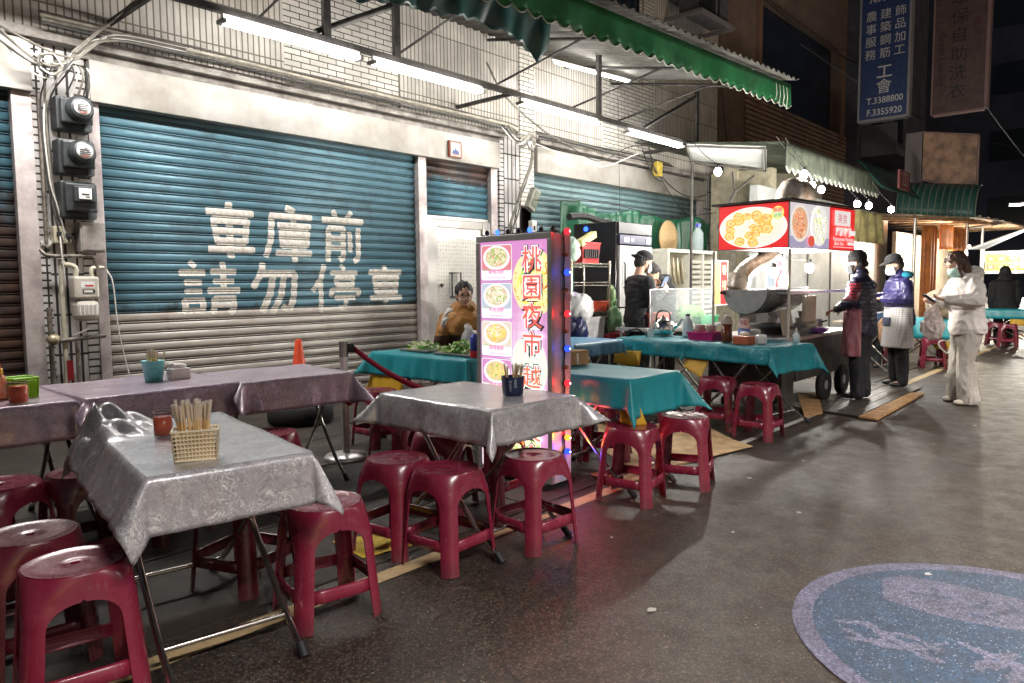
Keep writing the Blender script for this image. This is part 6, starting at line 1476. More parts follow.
def sca(x0, y0, x1, y1, zt, zb, name, label, m, n=16, dep=.05):
    N = n*12; vs = []; fs = []
    for i in range(N+1):
        u = i/N; x = x0+(x1-x0)*u; y = y0+(y1-y0)*u
        for j in range(5):
            v = j/4; z = (zb-dep*abs(math.sin(u*n*PI)))*(1-v)+zt*v; vs.append((x, y+.02*math.sin(u*n*2*PI)*(1-v)*.6, z))
    for i in range(N):
        for j in range(4): a = i*5+j; fs.append((a, a+5, a+6, a+1))
    mb = MB(); mb.add(vs, fs, True); t = thing(name, label, 'awning', (x0, y0, zb)); va = mb.build('valance', m, t, solid=.004)
    mb = MB(); mb.tube([(x0+(x1-x0)*i/N, y0+(y1-y0)*i/N-.004, zb-dep*abs(math.sin(i/N*n*PI))) for i in range(N+1)], .012, 4); mb.build('hem_trim', mat('white_piping', (.62, .62, .55)), va)
    return t
t = sca(11.5, 4.5, 16.5, 4.5, 3.52, 3.14, 'scalloped_awning', 'faded green grey awning with white scalloped hem beyond the red sign', SCAL, 20, .09)
mb = MB(); mb.grid(lambda u, v: (11.5+5*u, 4.5+2.8*v, 3.52+.35*v), 20, 4); mb.build('roof', SCAL, t, solid=.004)
# ochre cloth and grey shutter wall beyond
mb = MB(); mb.grid(lambda u, v: (14.5+2.9*u, 4.6+.05*math.sin(u*34)+.03*math.sin(u*61+v*3), 2.12+.62*v), 80, 6); tag(mb.build('hanging_cloth', mat('ochre_canvas', (.26, .22, .09), .7, var=.4, vscale=5, bump=.4), solid=.004), 'wrinkled ochre cloth hanging under the far bulbs', 'cloth')
t = thing('pale_wall', 'pale grey panel wall behind the woman in the cap', 'wall', (18, 5.6, 0)); 
mb = MB(); mb.b2((13.0, 5.6, 0), (21.5, 5.75, 3.1)); mb.build('panel', mat('pale_grey_panel', (.50, .52, .52), .5, var=.15, vscale=2), t); mb = MB()
for x in (14.2, 15.6, 17.0, 18.4): mb.b2((x, 5.585, .05), (x+.05, 5.6, 2.9))
mb.build('seam_strip', DKMET, t)
mb = MB(); mb.b2((14.35, 5.9, 0), (14.6, 7.2, 3.6)); tag(mb.build('brick_pier', mat('ochre_plaster', (.58, .52, .38), .8, var=.25)), 'ochre plaster pier beyond the second blue shutter', 'pier')
t = thing('shop_back_wall', 'dim cream plaster wall behind the cart between the shutter and the panels', 'wall', (14, 7.0, 0)); mb = MB(); mb.b2((14.3, 6.6, 0), (19.3, 6.9, 3.9)); mb.build('plaster', mat('cream_plaster', (.58, .52, .40), .8, var=.2), t); mb = MB(); mb.b2((14.3, 6.57, 2.6), (19.3, 6.598, 2.66)); mb.build('ledge', CONC, t)
t = thing('red_banner', 'narrow red and yellow vertical banner hanging left of the exhaust duct', 'banner', (10.3, 4.6, 1.2)); pc = Pic(plane_M((9.05, 4.5, 1.02), (1, -.0, 0), (0, 0, 1)), .001)
mb = MB(); mb.b2((9.03, 4.503, 1.0), (9.52, 4.512, 1.62)); mb.build('backing', WHITE, t); pc.rect(0, 0, .22, .58, (.70, .45, .15)); pc.rect(.24, 0, .44, .58, (.65, .03, .03)); pc.vtext('春捲', .34, .47, .15, (.9, .8, .5), 1.4); pc.build('print', paint('printed_paper'), t)
t = thing('menu_board', 'pink lettered menu sheet under the red sign', 'menu', (9.3, 3.9, 1.2)); mb = MB(); mb.b2((9.38, 3.9, 1.22), (9.95, 3.91, 1.66)); mb.build('backing', WHITE, t); pc = Pic(plane_M((9.4, 3.897, 1.24), (1, 0, 0), (0, 0, 1)), .001); pc.rect(0, 0, .24, .40, (.20, .24, .28)); pc.rect(.26, 0, .52, .40, (.70, .45, .50)); pc.text('河粉', .39, .32, .10, (.6, .05, .1)); pc.text('米線', .39, .20, .10, (.6, .05, .1)); pc.text('涼拌', .39, .08, .10, (.6, .05, .1)); pc.build('print', paint('printed_paper'), t)

# ================================================================== UPPER FACADES AND SIGNS
t = thing('air_conditioner', 'dark air conditioner unit on a wall bracket at the top of the photo', 'air conditioner', (12.9, 6.9, 6.6))
mb = MB(); mb.b2((12.55, 6.62, 6.36), (13.85, 7.0, 7.2)); mb.build('casing', mat('dirty_ac_casing', (.06, .055, .055), .6, var=.3), t, bevel=.015)
mb = MB()
for k in range(12): mb.b2((12.62+.055*k, 6.606, 6.42), (12.645+.055*k, 6.619, 7.1))
mb.b2((13.38, 6.60, 6.38), (13.44, 6.62, 7.18)); mb.build('grille', BLACK, t)
mb = MB(); mb.b2((12.5, 6.5, 6.28), (12.56, 7.29, 6.35)); mb.b2((13.84, 6.5, 6.28), (13.90, 7.29, 6.35)); mb.b2((12.561, 6.5, 6.28), (13.839, 6.55, 6.35)); mb.build('bracket', mat('pale_bracket', (.14, .12, .12), .6), t)
t = thing('wall_window', 'dark barred window on the upper tiled wall above the green awning', 'window', (10, 7.25, 5.6)); mb = MB(); mb.b2((8.75, 7.27, 5.35), (11.6, 7.29, 6.8)); mb.build('pane', mat('dark_window', (.01, .012, .016), .15), t); mb = MB()
for k in range(12): mb.tube([(8.8+.25*k, 7.16, 5.3), (8.8+.25*k, 7.16, 6.9)], .012, 4)
for z in (5.35, 5.9, 6.5): mb.tube([(8.75, 7.15, z), (11.6, 7.15, z)], .014, 4)
mb.b2((8.7, 7.1, 5.25), (11.65, 7.295, 5.31)); mb.build('bars', DKMET, t)
b2_ = thing('brown_building', 'dark brown building with a huge recessed window and ribbed cladding', 'building', (19, 7.4, 0))
BRN = mat('brown_render', (.13, .085, .065), .8, var=.2, vscale=4, bump=.2)
mb = MB(); mb.b2((14.82, WY-.05, 3.3), (16.62, WY+.5, 11)); mb.b2((16.621, WY-.05, 8.0), (23.0, WY+.5, 11)); mb.b2((22.4, WY-.05, 5.2), (23.0, WY+.5, 7.999)); mb.build('wall', BRN, b2_)
for a_, b_ in (((16.62, WY-.12, 5.35), (16.80, WY-.052, 8.4)), ((22.4, WY-.12, 5.25), (22.55, WY-.052, 8.0))): mb = MB(); mb.b2(a_, b_); mb.build('window_frame', mat('brown_frame', (.16, .085, .055), .6), b2_)
mb = MB(); mb.b2((16.63, WY+.2, 5.2), (22.39, WY+.4, 8.0)); mb.build('window', mat('night_window', (.008, .012, .028), .35, var=.6, vscale=2), b2_)
mb = MB()
k = 0
while 3.55+.115*k < 5.55: mb.b2((16.0, WY-.10+.0, 3.55+.115*k), (23.0, WY+.1, 3.55+.115*k+.085)); k += 1
mb.b2((16.0, WY-.05, 3.3), (23.0, WY+.12, 5.5)); mb.build('ribbed_cladding', mat('brown_cladding', (.20, .13, .10), .6, var=.25, vscale=3), b2_)
mb = MB(); mb.b2((14.82, WY+.5, 0), (23, WY+.6, 3.3)); mb.build('back_wall', DKMET, b2_)
mb = MB(); mb.tube(catenary((14.2, 7.2, 8.2), (23, 6.8, 7.6), .3), .02, 5); mb.tube(catenary((14.5, 7.1, 5.8), (15.1, 7.2, 4.2), .1), .015, 5); tag(mb.build('overhead_cable', DKCABLE), 'dark cable across the brown building', 'cable')
# far buildings
t = thing('far_building', 'dark narrow building with balcony behind the blue vertical sign', 'building', (25, 7, 0)); DKB = mat('night_blue_render', (.06, .06, .08), .8, var=.3, vscale=1.5)
mb = MB(); mb.b2((23.02, 6.9, 0), (31, 9.5, 16)); mb.build('wall', DKB, t)
mb = MB(); mb.b2((23.3, 5.9, 5.0), (26.8, 6.88, 5.2)); mb.b2((23.3, 5.9, 5.2), (23.36, 6.88, 5.9)); mb.build('balcony', mat('grey_balcony', (.10, .10, .11), .7), t)
PFN = mat('pale_frame_night', (.16, .15, .15), .6)
for xa in (24.0, 26.4):
    mb = MB(); mb.b2((xa, 6.85, 6.0), (xa+1.4, 6.899, 8.2)); w_ = mb.build('window', mat('dark_window', (.01, .012, .016)), t)
    for x in (xa-.05, xa+1.42): mb = MB(); mb.b2((x, 6.80, 5.95), (x+.045, 6.9, 8.25)); mb.build('frame', PFN, w_)
t = thing('far_building', 'dark blue grey apartment block closing the view at the end of the stalls', 'building', (40, 2, 0))
mb = MB(); mb.b2((44, -9, 0), (52, 12, 26)); mb.build('wall', mat('far_render', (.05, .055, .09), .9, var=.25, vscale=.5), t)
rn = random.Random(7)
for i in range(4):
    for j in range(6):
        mb = MB(); y = -5+i*3.4; z = 4+j*3.3; mb.b2((43.96, y, z), (43.99, y+1.6, z+1.5)); mb.build('window', mat('far_window', (.012, .014, .02), .3), t)
# blue vertical sign
X_ = 18.0
t = thing('vertical_sign', 'dark blue vertical signboard with white Chinese characters and phone numbers', 'sign', (18, 4.9, 5))
mb = MB(); mb.b2((X_, 4.38, 5.0), (X_+.18, 5.36, 9.2)); mb.build('panel', mat('navy_sign_face', (.010, .022, .075), .5, var=.25), t)
mb = MB(); mb.b2((X_-.03, 4.33, 4.96), (X_+.20, 4.378, 9.2)); mb.b2((X_-.03, 5.362, 4.96), (X_+.20, 5.40, 9.2)); mb.b2((X_-.03, 4.379, 4.94), (X_+.2, 5.361, 4.998)); mb.build('frame', mat('pale_frame_night', (.3, .27, .26)), t)
pc = Pic(plane_M((X_-.002, 5.36, 5.0), (0, -1, 0), (0, 0, 1)), .001); W8 = (.36, .34, .32)
pc.text('T.3388800', .52, .40, .20, W8, .01, sx=.88); pc.text('F.3355920', .52, .14, .20, W8, .01, sx=.88)
pc.text('工', .50, 1.02, .34, W8, .01); pc.text('會', .50, .70, .34, W8, 0)
for ci, s_ in enumerate(('農事服務', '建築鋼筋', '飾品加工')): pc.vtext(s_, .20+.30*ci, 2.28, .24, W8, 1.18, 0)
pc.vtext('販工'[:1], .32, 2.72, .36, W8); pc.text('工', .74, 2.74, .32, W8); pc.text('售', .32, 3.12, .36, W8); pc.text('施', .74, 3.12, .32, W8)
pc.build('lettering', paint('sign_letter_paint', .6), t)
X_ = 20.0
t = thing('vertical_sign', 'brown vertical laundry signboard with dark Chinese characters', 'sign', (20, 3.7, 5.3))
mb = MB(); mb.b2((X_, 3.25, 5.3), (X_+.2, 4.30, 9.6)); mb.build('panel', mat('brown_sign_face', (.075, .04, .036), .6, var=.25), t)
mb = MB(); mb.b2((X_-.03, 3.18, 5.3), (X_+.22, 3.248, 9.6)); mb.b2((X_-.03, 4.302, 5.3), (X_+.22, 4.34, 9.6)); mb.b2((X_-.02, 3.249, 5.26), (X_+.2, 4.301, 5.298)); mb.build('frame', mat('rosy_frame', (.20, .12, .11), .6), t)
pc = Pic(plane_M((X_-.002, 4.30, 5.3), (0, -1, 0), (0, 0, 1)), .001); DKL = (.012, .01, .012)
pc.vtext('環保自助洗衣', .50, 2.62, .37, DKL, 1.16, 0); pc.text('Green Laundry', .14, 1.25, .20, DKL, .0, rot=R(-90)); pc.vtext('自助投幣', .88, 2.0, .18, (.08, .02, .03), 1.2)
pc.build('lettering', paint('sign_letter_paint', .6), t)
t = thing('sign_panel', 'weathered copper brown signboard above the green striped canopy', 'sign', (19.2, 3.8, 3.4))
mb = MB(); mb.prism([(19.0, 4.25, 4.72), (19.0, 3.17, 4.50), (19.0, 3.17, 3.30), (19.0, 4.25, 3.68)], (.12, 0, 0)); mb.build('panel', mat('copper_rust', (.20, .11, .065), .55, var=.6, vscale=4, bump=.5, bscale=6, dirt=(.09, .055, .04)), t)
mb = MB(); mb.tube([(18.98, 3.15, 4.50), (18.98, 3.15, 3.28)], .025, 4); mb.tube([(18.98, 3.15, 3.28), (18.98, 4.27, 3.66)], .025, 4); mb.tube([(18.98, 4.27, 4.74), (18.98, 3.15, 4.52)], .02, 4); mb.build('frame', mat('rosy_frame', (.20, .12, .11)), t)
mb = MB(); mb.b2((19.0, 4.27, 3.2), (19.12, 4.62, 4.75)); mb.build('side_post', mat('grey_post_night', (.13, .11, .11), .7), t)
# green striped canopy
STG = mat('dark_green_canopy', (.012, .055, .042), .5, var=.3); 
t = thing('striped_canopy', 'dark green curved canopy with pale ribs under the copper brown signboard', 'awning', (19.5, 3.8, 2.8))
def cano(u, v):
    a = R(90)*v; y = 4.6-1.55*u; return (19.0-.7*math.sin(a), y, 2.86+.75*math.cos(a)-.20*u)
mb = MB(); mb.grid(lambda u, v: (15.6+3.3*u, 5.1-.5*u, 3.85-.55*v-.2*u*v) if False else (15.8+3.2*u, 4.75-.15*u-.5*v, 3.80-.62*v-.05*u), 12, 6); mb.build('front_sheet', STG, t, solid=.01)
mb = MB(); mb.grid(cano, 22, 8); mb.build('curved_sheet', STG, t, solid=.01)
mb = MB()
for k in range(13):
    u = k/12; mb.tube([Vector(cano(u, v/6))+Vector((-.012, 0, .006)) for v in range(7)], .014, 4)
mb.build('rib', mat('pale_rib', (.13, .15, .12), .6), t)
pc = Pic(plane_M((16.8, 4.40, 3.3), (1, 0, 0), (0, -.6, .75)), .001)
t = thing('shop_sign', 'small faded red sign square at the end of the green canopy', 'sign', (16.4, 4.6, 3.4)); mb = MB(); mb.b2((16.5, 4.10, 3.22), (17.3, 4.14, 3.60)); mb.build('panel', mat('faded_red_panel', (.16, .035, .035), .6), t); pc = Pic(plane_M((16.5, 4.098, 3.22), (1, 0, 0), (0, 0, 1)), .001); pc.rect(.28, .08, .60, .34, (.30, .25, .24)); pc.rect(.31, .11, .42, .31, (.16, .035, .035)); pc.rect(.46, .11, .57, .31, (.16, .035, .035)); pc.build('print', paint('sign_letter_paint'), t)

# ================================================================== FAR STALLS
t = thing('market_stall', 'far stall with orange curtains and a low patched metal roof', 'stall', (21, 4, 0))
WOODP = mat('weathered_timber', (.26, .17, .10), .7, var=.4, vscale=8)
for x, y in ((19.6, 4.5), (22.4, 3.9), (26.5, 4.2)): mb = MB(); mb.tube([(x, y, 0), (x, y, 3.0)], .04, 8); mb.build('post', STEEL, t)
mb = MB(); mb.grid(lambda u, v: (19.0+11*u, 3.3+3.2*v, 2.78+.30*u-.0*v+.25*v+.03*math.sin(u*60)), 90, 4); mb.build('roof', mat('patched_roof', (.24, .18, .13), .7, var=.6, vscale=2.5, dirt=(.10, .08, .07)), t, solid=.02)
mb = MB()
for k in range(8): mb.tube([(19.0+1.4*k, 3.28, 2.72+.038*k), (19.6+1.4*k, 6.4, 3.0)], .03, 4)
mb.tube([(19.0, 3.28, 2.74), (30, 3.28, 3.04)], .04, 4); mb.tube([(19.2, 3.3, 2.5), (25, 3.3, 2.95)], .03, 4); mb.build('rafter', WOODP, t)
mb = MB(); mb.grid(lambda u, v: (19.75+1.0*u, 4.3+.10*math.sin(u*22), .1+2.55*v), 40, 6); mb.grid(lambda u, v: (20.7+2.6*u, 4.15+.08*math.sin(u*30), 2.1+.62*v), 60, 4); mb.build('curtain', mat('orange_curtain', (.50, .17, .04), .5, var=.35, vscale=3, bump=.2), t, solid=.006)
mb = MB(); mb.b2((20.8, 5.2, 0), (30, 5.3, 2.6)); mb.build('back_panel', mat('pale_stall_back', (.42, .36, .28), .6, var=.3, vscale=2), t)
mb = MB(); mb.b2((21.5, 3.8, .7), (28, 4.4, .8)); mb.b2((21.5, 3.85, .05), (28, 4.3, .69)); mb.build('counter', CARTM, t)
for i, (x, y, z) in enumerate(((21.6, 4.6, 2.25), (24.6, 4.3, 2.3))):
    q = thing('tube_lamp', ['tube lamp glowing inside the far orange curtained stall', 'tube lamp glowing under the far patched roof'][i], 'lamp', (x, y, z)); mb = MB(); mb.cyl((x-.6, y, z), (x+.6, y, z), .02, n=8); mb.build('tube', emit('far_tube_glow', (1, .95, .85), 25.), q); mb = MB(); mb.b2((x-.62, y-.03, z+.02), (x+.62, y+.03, z+.06)); mb.build('batten', WHITE, q)
    point('stall_light', (x, y-.1, z-.12), 130, (1, .88, .68), .1)
t = thing('food_stall', 'far stall with a yellow picture menu over its counter', 'stall', (24, 2.6, 0))
for a_, b_ in (((22.3, 1.34, 1.48), (22.36, 3.46, 1.54)), ((22.3, 1.34, 2.0), (22.36, 3.46, 2.06))): mb = MB(); mb.b2(a_, b_); mb.build('rail', STEEL, t)
for y_ in (3.5, 1.3): mb = MB(); mb.tube([(22.33, y_, 0), (22.33, y_, 2.1)], .03, 6); mb.build('post', STEEL, t)
mb = MB(); mb.b2((22.31, 1.3, 1.541), (22.35, 3.45, 1.999)); mb.build('menu_backing', WHITE, t)
pc = Pic(plane_M((22.305, 3.44, 1.55), (0, -1, 0), (0, 0, 1)), .002); pc.rect(0, 0, 2.1, .44, (.70, .52, .10)); rn = random.Random(9)
for i in range(9):
    for j in range(2): x0 = .03+.23*i; pc.rect(x0, .04+.21*j, x0+.17, .16+.21*j, rn.choice([(.25, .10, .05), (.35, .2, .08), (.15, .2, .05), (.5, .1, .05)])); pc.disc(x0+.085, .10+.21*j, .05, .035, (.75, .6, .3), 10)
pc.build('menu_print', paint('lit_far_menu', .5, .5), t)
mb = MB(); mb.b2((22.4, 1.2, .1), (23.0, 3.5, .85)); mb.build('counter', STEEL, t)
mb = MB(); mb.add([(21.9, .4, 2.30), (21.9, 3.8, 2.12), (24.5, 3.8, 2.2), (24.5, .4, 2.6), (21.9, 2.2, 2.72), (24.5, 2.2, 3.0)], [(1, 4, 5, 2), (4, 0, 3, 5)], False); mb.build('tent_roof', mat('white_tent', (.62, .64, .66), .5, var=.1), t, solid=.02)
point('stall_light', (22.0, 2.4, 2.0), 90, (1, .95, .85), .1); point('stall_light', (25.5, 2.8, 1.9), 90, (1, .95, .85), .1)
for i, (y, z) in enumerate(((2.9, 3.35), (1.55, 3.25))):
    q = thing('tube_lamp', ['distant tube lamp under the roof above the tent, left one of the pair', 'distant tube lamp above the tent at the photo edge'][i], 'lamp', (24, y, z)); mb = MB(); mb.tube([(24, y-.3, z), (24, y+.3, z)], .025, 6); mb.build('tube', emit('far_tube_glow', (1, .95, .85), 25.), q); mb = MB(); mb.b2((23.97, y-.32, z+.03), (24.03, y+.32, z+.07)); mb.build('batten', WHITE, q)
mb = MB(); mb.tube(catenary((19.1, 3.1, 5.2), (34, 1.0, 2.6), .5), .015, 5); mb.tube(catenary((16, 6, 6.4), (44, 4, 8), 1.0), .02, 5); tag(mb.build('overhead_cable', DKCABLE), 'thin cable sagging across the dark sky at the far end', 'cable')
# ================================================================== PEOPLE
SKIN = mat('skin', (.58, .35, .25), .5, var=.08, vscale=9); HAIR = mat('black_hair', (.010, .008, .008), .62, var=.4, vscale=60, bump=.5, bscale=70)
HAIRB = mat('brown_hair', (.075, .038, .028), .38, var=.4, vscale=50, bump=.5, bscale=60)
def remesh(mb, name, m, parent, vox=.009, fn=None, smooth=3, ws=False):
    me = bpy.data.meshes.new('tmp'); me.from_pydata([tuple(v) for v in mb.v], [], mb.f); o = bpy.data.objects.new('tmp', me); col.objects.link(o)
    md = o.modifiers.new('r', 'REMESH'); md.mode = 'VOXEL'; md.voxel_size = vox; md.adaptivity = 0
    s_ = o.modifiers.new('s', 'SMOOTH'); s_.iterations = smooth; s_.factor = .6
    dg = bpy.context.evaluated_depsgraph_get(); m2 = bpy.data.meshes.new_from_object(o.evaluated_get(dg)); bpy.data.objects.remove(o); bpy.data.meshes.remove(me)
    m2.name = name
    if fn:
        ns = [v.normal.copy() for v in m2.vertices]
        for v, n_ in zip(m2.vertices, ns): v.co += n_*fn(v.co, n_)
    for p in m2.polygons: p.use_smooth = True
    m2.materials.append(m); ob = bpy.data.objects.new(name, m2); col.objects.link(ob)
    if parent is not None: ob.parent = parent; KIDS.setdefault(parent.name, []).append(ob)
    return ob
from mathutils import noise as mnoise
def crease(c, fx, fz, amp, sharp=1.):
    p = Vector((c.x*fx, c.y*fx, c.z*fz)); w_ = mnoise.noise_vector(p*.6)*.9
    a = 1-abs(mnoise.noise(p+w_))*2.2; b = 1-abs(mnoise.noise(p*2.1+w_*1.5))*2.0
    return amp*(max(-.4, a)*.8+max(-.3, b)*.35-.5)
def limb(mb, pts, rs, n=14):
    mb.tube(pts, 0, n, True, rs=rs)
    for p, r in zip(pts, rs): mb.ell(p, (r*.99, r*.99, r*.99), 12, 8)
def loft(mb, rings, n=24):
    """rings: (z, cx, cy, rx, ry)"""
    vs = []; fs = []
    for z, cx, cy, rx, ry in rings:
        for k in range(n): a = 2*PI*k/n; vs.append((cx+rx*math.cos(a), cy+ry*math.sin(a), z))
    for i in range(len(rings)-1):
        for k in range(n): fs.append((i*n+k, i*n+(k+1) % n, (i+1)*n+(k+1) % n, (i+1)*n+k))
    fs.append(tuple(reversed(range(n)))); fs.append(tuple((len(rings)-1)*n+k for k in range(n)))
    mb.add(vs, fs, True)
def hand(mb, w_, d, palm, side, curl=.5, s=1.):
    """wrist w_, finger direction d, palm normal, thumb to `side`"""
    d = Vector(d).normalized(); palm = Vector(palm); palm = (palm-d*palm.dot(d)).normalized(); sd = d.cross(palm).normalized()*side; w_ = Vector(w_)
    pc_ = w_+d*.045*s; Q = Matrix((d, sd, palm)).transposed(); mb.ell(pc_, (.048*s, .038*s, .015*s), 12, 8, Q); limb(mb, [w_-d*.02, w_+d*.02], [.024*s, .024*s], 8)
    for k, L_ in enumerate((.062, .072, .068, .052)):
        b = w_+d*(.080*s)+sd*((.030-.020*k)*s); a1 = curl*.6; a2 = curl*1.5
        p1 = b+(d*math.cos(a1)+palm*math.sin(a1))*L_*.5*s+sd*(.004*(1.5-k)); p2 = p1+(d*math.cos(a2)+palm*math.sin(a2))*L_*.5*s
        limb(mb, [b, p1, p2], [.0095*s, .009*s, .0075*s], 8)
    tb = w_+d*.022*s+sd*.026*s; t1 = tb+(d*.6+sd*.75+palm*.25).normalized()*.038*s; t2 = t1+(d*.9+sd*.25+palm*.45).normalized()*.03*s
    limb(mb, [tb, t1, t2], [.013*s, .011*s, .009*s], 8)
def person(label, loc, face_deg, H=1.6, lean=0., head_pitch=0., head_yaw=0., arms=None, legs=None, seated=False, cat='person', curl=.6, body_vox=.0085, offz=0.):
    """local frame: +x forward, +y left. returns (root, joints)"""
    k = H/1.6; t = thing('person', label, cat, (loc[0], loc[1], loc[2] if len(loc) > 2 else 0), R(face_deg)); J = {}
    hz = (.84 if not seated else .55)*k
    pel = Vector((0, 0, hz)); sl = R(lean)
    def T(dx, dy, dz): # torso frame
        return pel+Vector((dx*k*math.cos(sl)+dz*k*math.sin(sl), dy*k, dz*k*math.cos(sl)-dx*k*math.sin(sl)))
    J['T'] = T; J['pel'] = pel; J['k'] = k
    J['chest'] = T(0, 0, .38); J['neck'] = T(-.01, 0, .50); hp = sl+R(head_pitch); hd = Vector((math.sin(hp), 0, math.cos(hp)))
    hc = J['neck']+hd*.155*k+Vector((.025*k, 0, 0)); J['head'] = hc; J['hd'] = hd
    HQ = Matrix.Rotation(hp, 3, 'Y') @ Matrix.Rotation(R(head_yaw), 3, 'Z'); J['HQ'] = HQ
    b = MB()
    # torso, neck, head
    pts = [T(0, 0, z) for z in (-.05, .05, .15, .28, .40, .46)]
    rr = [(.105, .155), (.10, .145), (.09, .125), (.105, .145), (.10, .16), (.06, .11)]
    vs = []; fs = []; n = 20
    for p, (rx, ry) in zip(pts, rr):
        for q in range(n): a = 2*PI*q/n; vs.append(p+Vector((rx*k*math.cos(a)*math.cos(sl), ry*k*math.sin(a), -rx*k*math.cos(a)*math.sin(sl))))
    for i in range(len(pts)-1):
        for q in range(n): fs.append((i*n+q, i*n+(q+1) % n, (i+1)*n+(q+1) % n, (i+1)*n+q))
    fs.append(tuple(reversed(range(n)))); fs.append(tuple((len(pts)-1)*n+q for q in range(n))); b.add(vs, fs, True)
    limb(b, [J['neck']-hd*.05*k, J['neck']+hd*.02*k, J['neck']+hd*.08*k], [.062*k, .052*k, .052*k])
    def HP(x, y, z): return hc+HQ @ Vector((x*k, y*k, z*k))
    J['HP'] = HP
    b.ell(HP(0, 0, .015), (.095*k, .075*k, .10*k), 20, 14, HQ); b.ell(HP(.022, 0, -.04), (.068*k, .058*k, .072*k), 16, 12, HQ)
    b.ell(HP(.062, 0, -.085), (.022*k, .024*k, .018*k), 10, 8, HQ); b.ell(HP(.094, 0, -.022), (.014*k, .011*k, .024*k), 10, 8, HQ); b.ell(HP(.102, 0, -.034), (.012*k, .013*k, .010*k), 8, 6, HQ)
    for s_ in (-1, 1):
        b.ell(HP(-.002, s_*.075, -.01), (.020*k, .008*k, .032*k), 10, 8, HQ); b.ell(HP(.075, s_*.03, -.035), (.02*k, .022*k, .024*k), 8, 6, HQ)
        b.ell(HP(.080, s_*.028, .022), (.015*k, .026*k, .008*k), 8, 6, HQ)
    b.ell(HP(.088, 0, -.062), (.010*k, .024*k, .008*k), 8, 6, HQ)
    # arms: dict side -> (elbow, wrist, hand dir, palm) in local coordinates
    for s_, nm in ((1, 'L'), (-1, 'R')):
        sh = T(0, s_*.175, .42); J['sh'+nm] = sh
        if arms and nm in arms: el, wr, hdv, pm = [Vector(q) for q in arms[nm]]; el = el*k; wr = wr*k
        else: el = sh+Vector((-.02, s_*.04, -.27))*k; wr = el+Vector((.06, 0, -.24))*k; hdv = Vector((.1, 0, -1)); pm = Vector((0, -s_, 0))
        J['el'+nm] = el; J['wr'+nm] = wr; J['hd'+nm] = hdv
        limb(b, [sh, sh.lerp(el, .5), el], [.048*k, .042*k, .036*k]); limb(b, [el, el.lerp(wr, .4), wr], [.036*k, .034*k, .024*k]); hand(b, wr, hdv, pm, s_ if pm.z >= 0 else -s_, curl, k)
    # legs
    for s_, nm in ((1, 'L'), (-1, 'R')):
        hip = pel+Vector((0, s_*.085*k, -.02*k))
        if legs and nm in legs: kn, an = [Vector(q)*k for q in legs[nm]]
        elif seated: kn = hip+Vector((.38, s_*.04, -.03))*k; an = Vector((kn.x-.02, kn.y, .08*k))
        else: kn = Vector((.015, s_*.095, .46))*k; an = Vector((-.01, s_*.10, .08))*k
        J['hip'+nm] = hip; J['kn'+nm] = kn; J['an'+nm] = an
        limb(b, [hip, hip.lerp(kn, .5), kn], [.085*k, .07*k, .052*k]); limb(b, [kn, kn.lerp(an, .35), an], [.052*k, .050*k, .034*k]); limb(b, [an-Vector((.02, 0, .03))*k, an+Vector((.10, 0, -.045))*k], [.034*k, .026*k])
    J['body'] = remesh(b, 'body', SKIN, t, body_vox*k)
    # eyes
    for s_ in (-1, 1):
        mb = MB(); mb.ell(HP(.0865, s_*.030, .006), (.007*k, .013*k, .006*k), 10, 6, HQ); mb.build('eye', mat('eye_dark', (.02, .015, .012), .2), t, ws=False)
        mb = MB(); mb.ell(HP(.090, s_*.030, .030), (.005*k, .019*k, .0035*k), 8, 6, HQ); mb.build('eyebrow', HAIR, t, ws=False)
    return t, J
def shoes(t, J, m, fwd=1):
    k = J['k']
    for nm in 'LR':
        a = J['an'+nm]; b = MB(); b.ell(a+Vector((-.015, 0, -.035))*k, (.05*k, .042*k, .045*k)); b.ell(a+Vector((.07, 0, -.05))*k, (.095*k, .046*k, .030*k)); limb(b, [a+Vector((-.03, 0, -.062))*k, a+Vector((.12, 0, -.062))*k], [.018*k, .018*k])
        def flat(co, n_): return 0
        o = remesh(b, 'shoe', m, t, .008)
        for v in o.data.vertices: v.co.z = max(v.co.z, .002)
def trousers(t, J, m, w=1.0, flare=1.0, fold=.006, hem=.07):
    k = J['k']; b = MB()
    limb(b, [J['pel']+Vector((0, 0, .06))*k, J['pel']+Vector((0, 0, -.04))*k], [.125*k, .135*k])
    b.ell(J['pel']+Vector((-.02, 0, -.01))*k, (.125*k, .165*k, .12*k))
    for nm in 'LR':
        hip, kn, an = J['hip'+nm], J['kn'+nm], J['an'+nm].copy(); an = an+Vector((0, 0, hem-.08))*k
        limb(b, [hip, hip.lerp(kn, .5), kn], [.105*k*w, .092*k*w, .078*k*w]); limb(b, [kn, kn.lerp(an, .5), an], [.078*k*w, .070*k*w*flare, .066*k*w*flare**1.5])
    ph = J['pel'].z*7
    def fn(c, n_): return crease(c+Vector((ph, 0, 0)), 11, 4.5, fold*2.2)
    o = remesh(b, 'trousers', m, t, .010, fn)
    for v in o.data.vertices: v.co.z = max(v.co.z, .012)
    return o
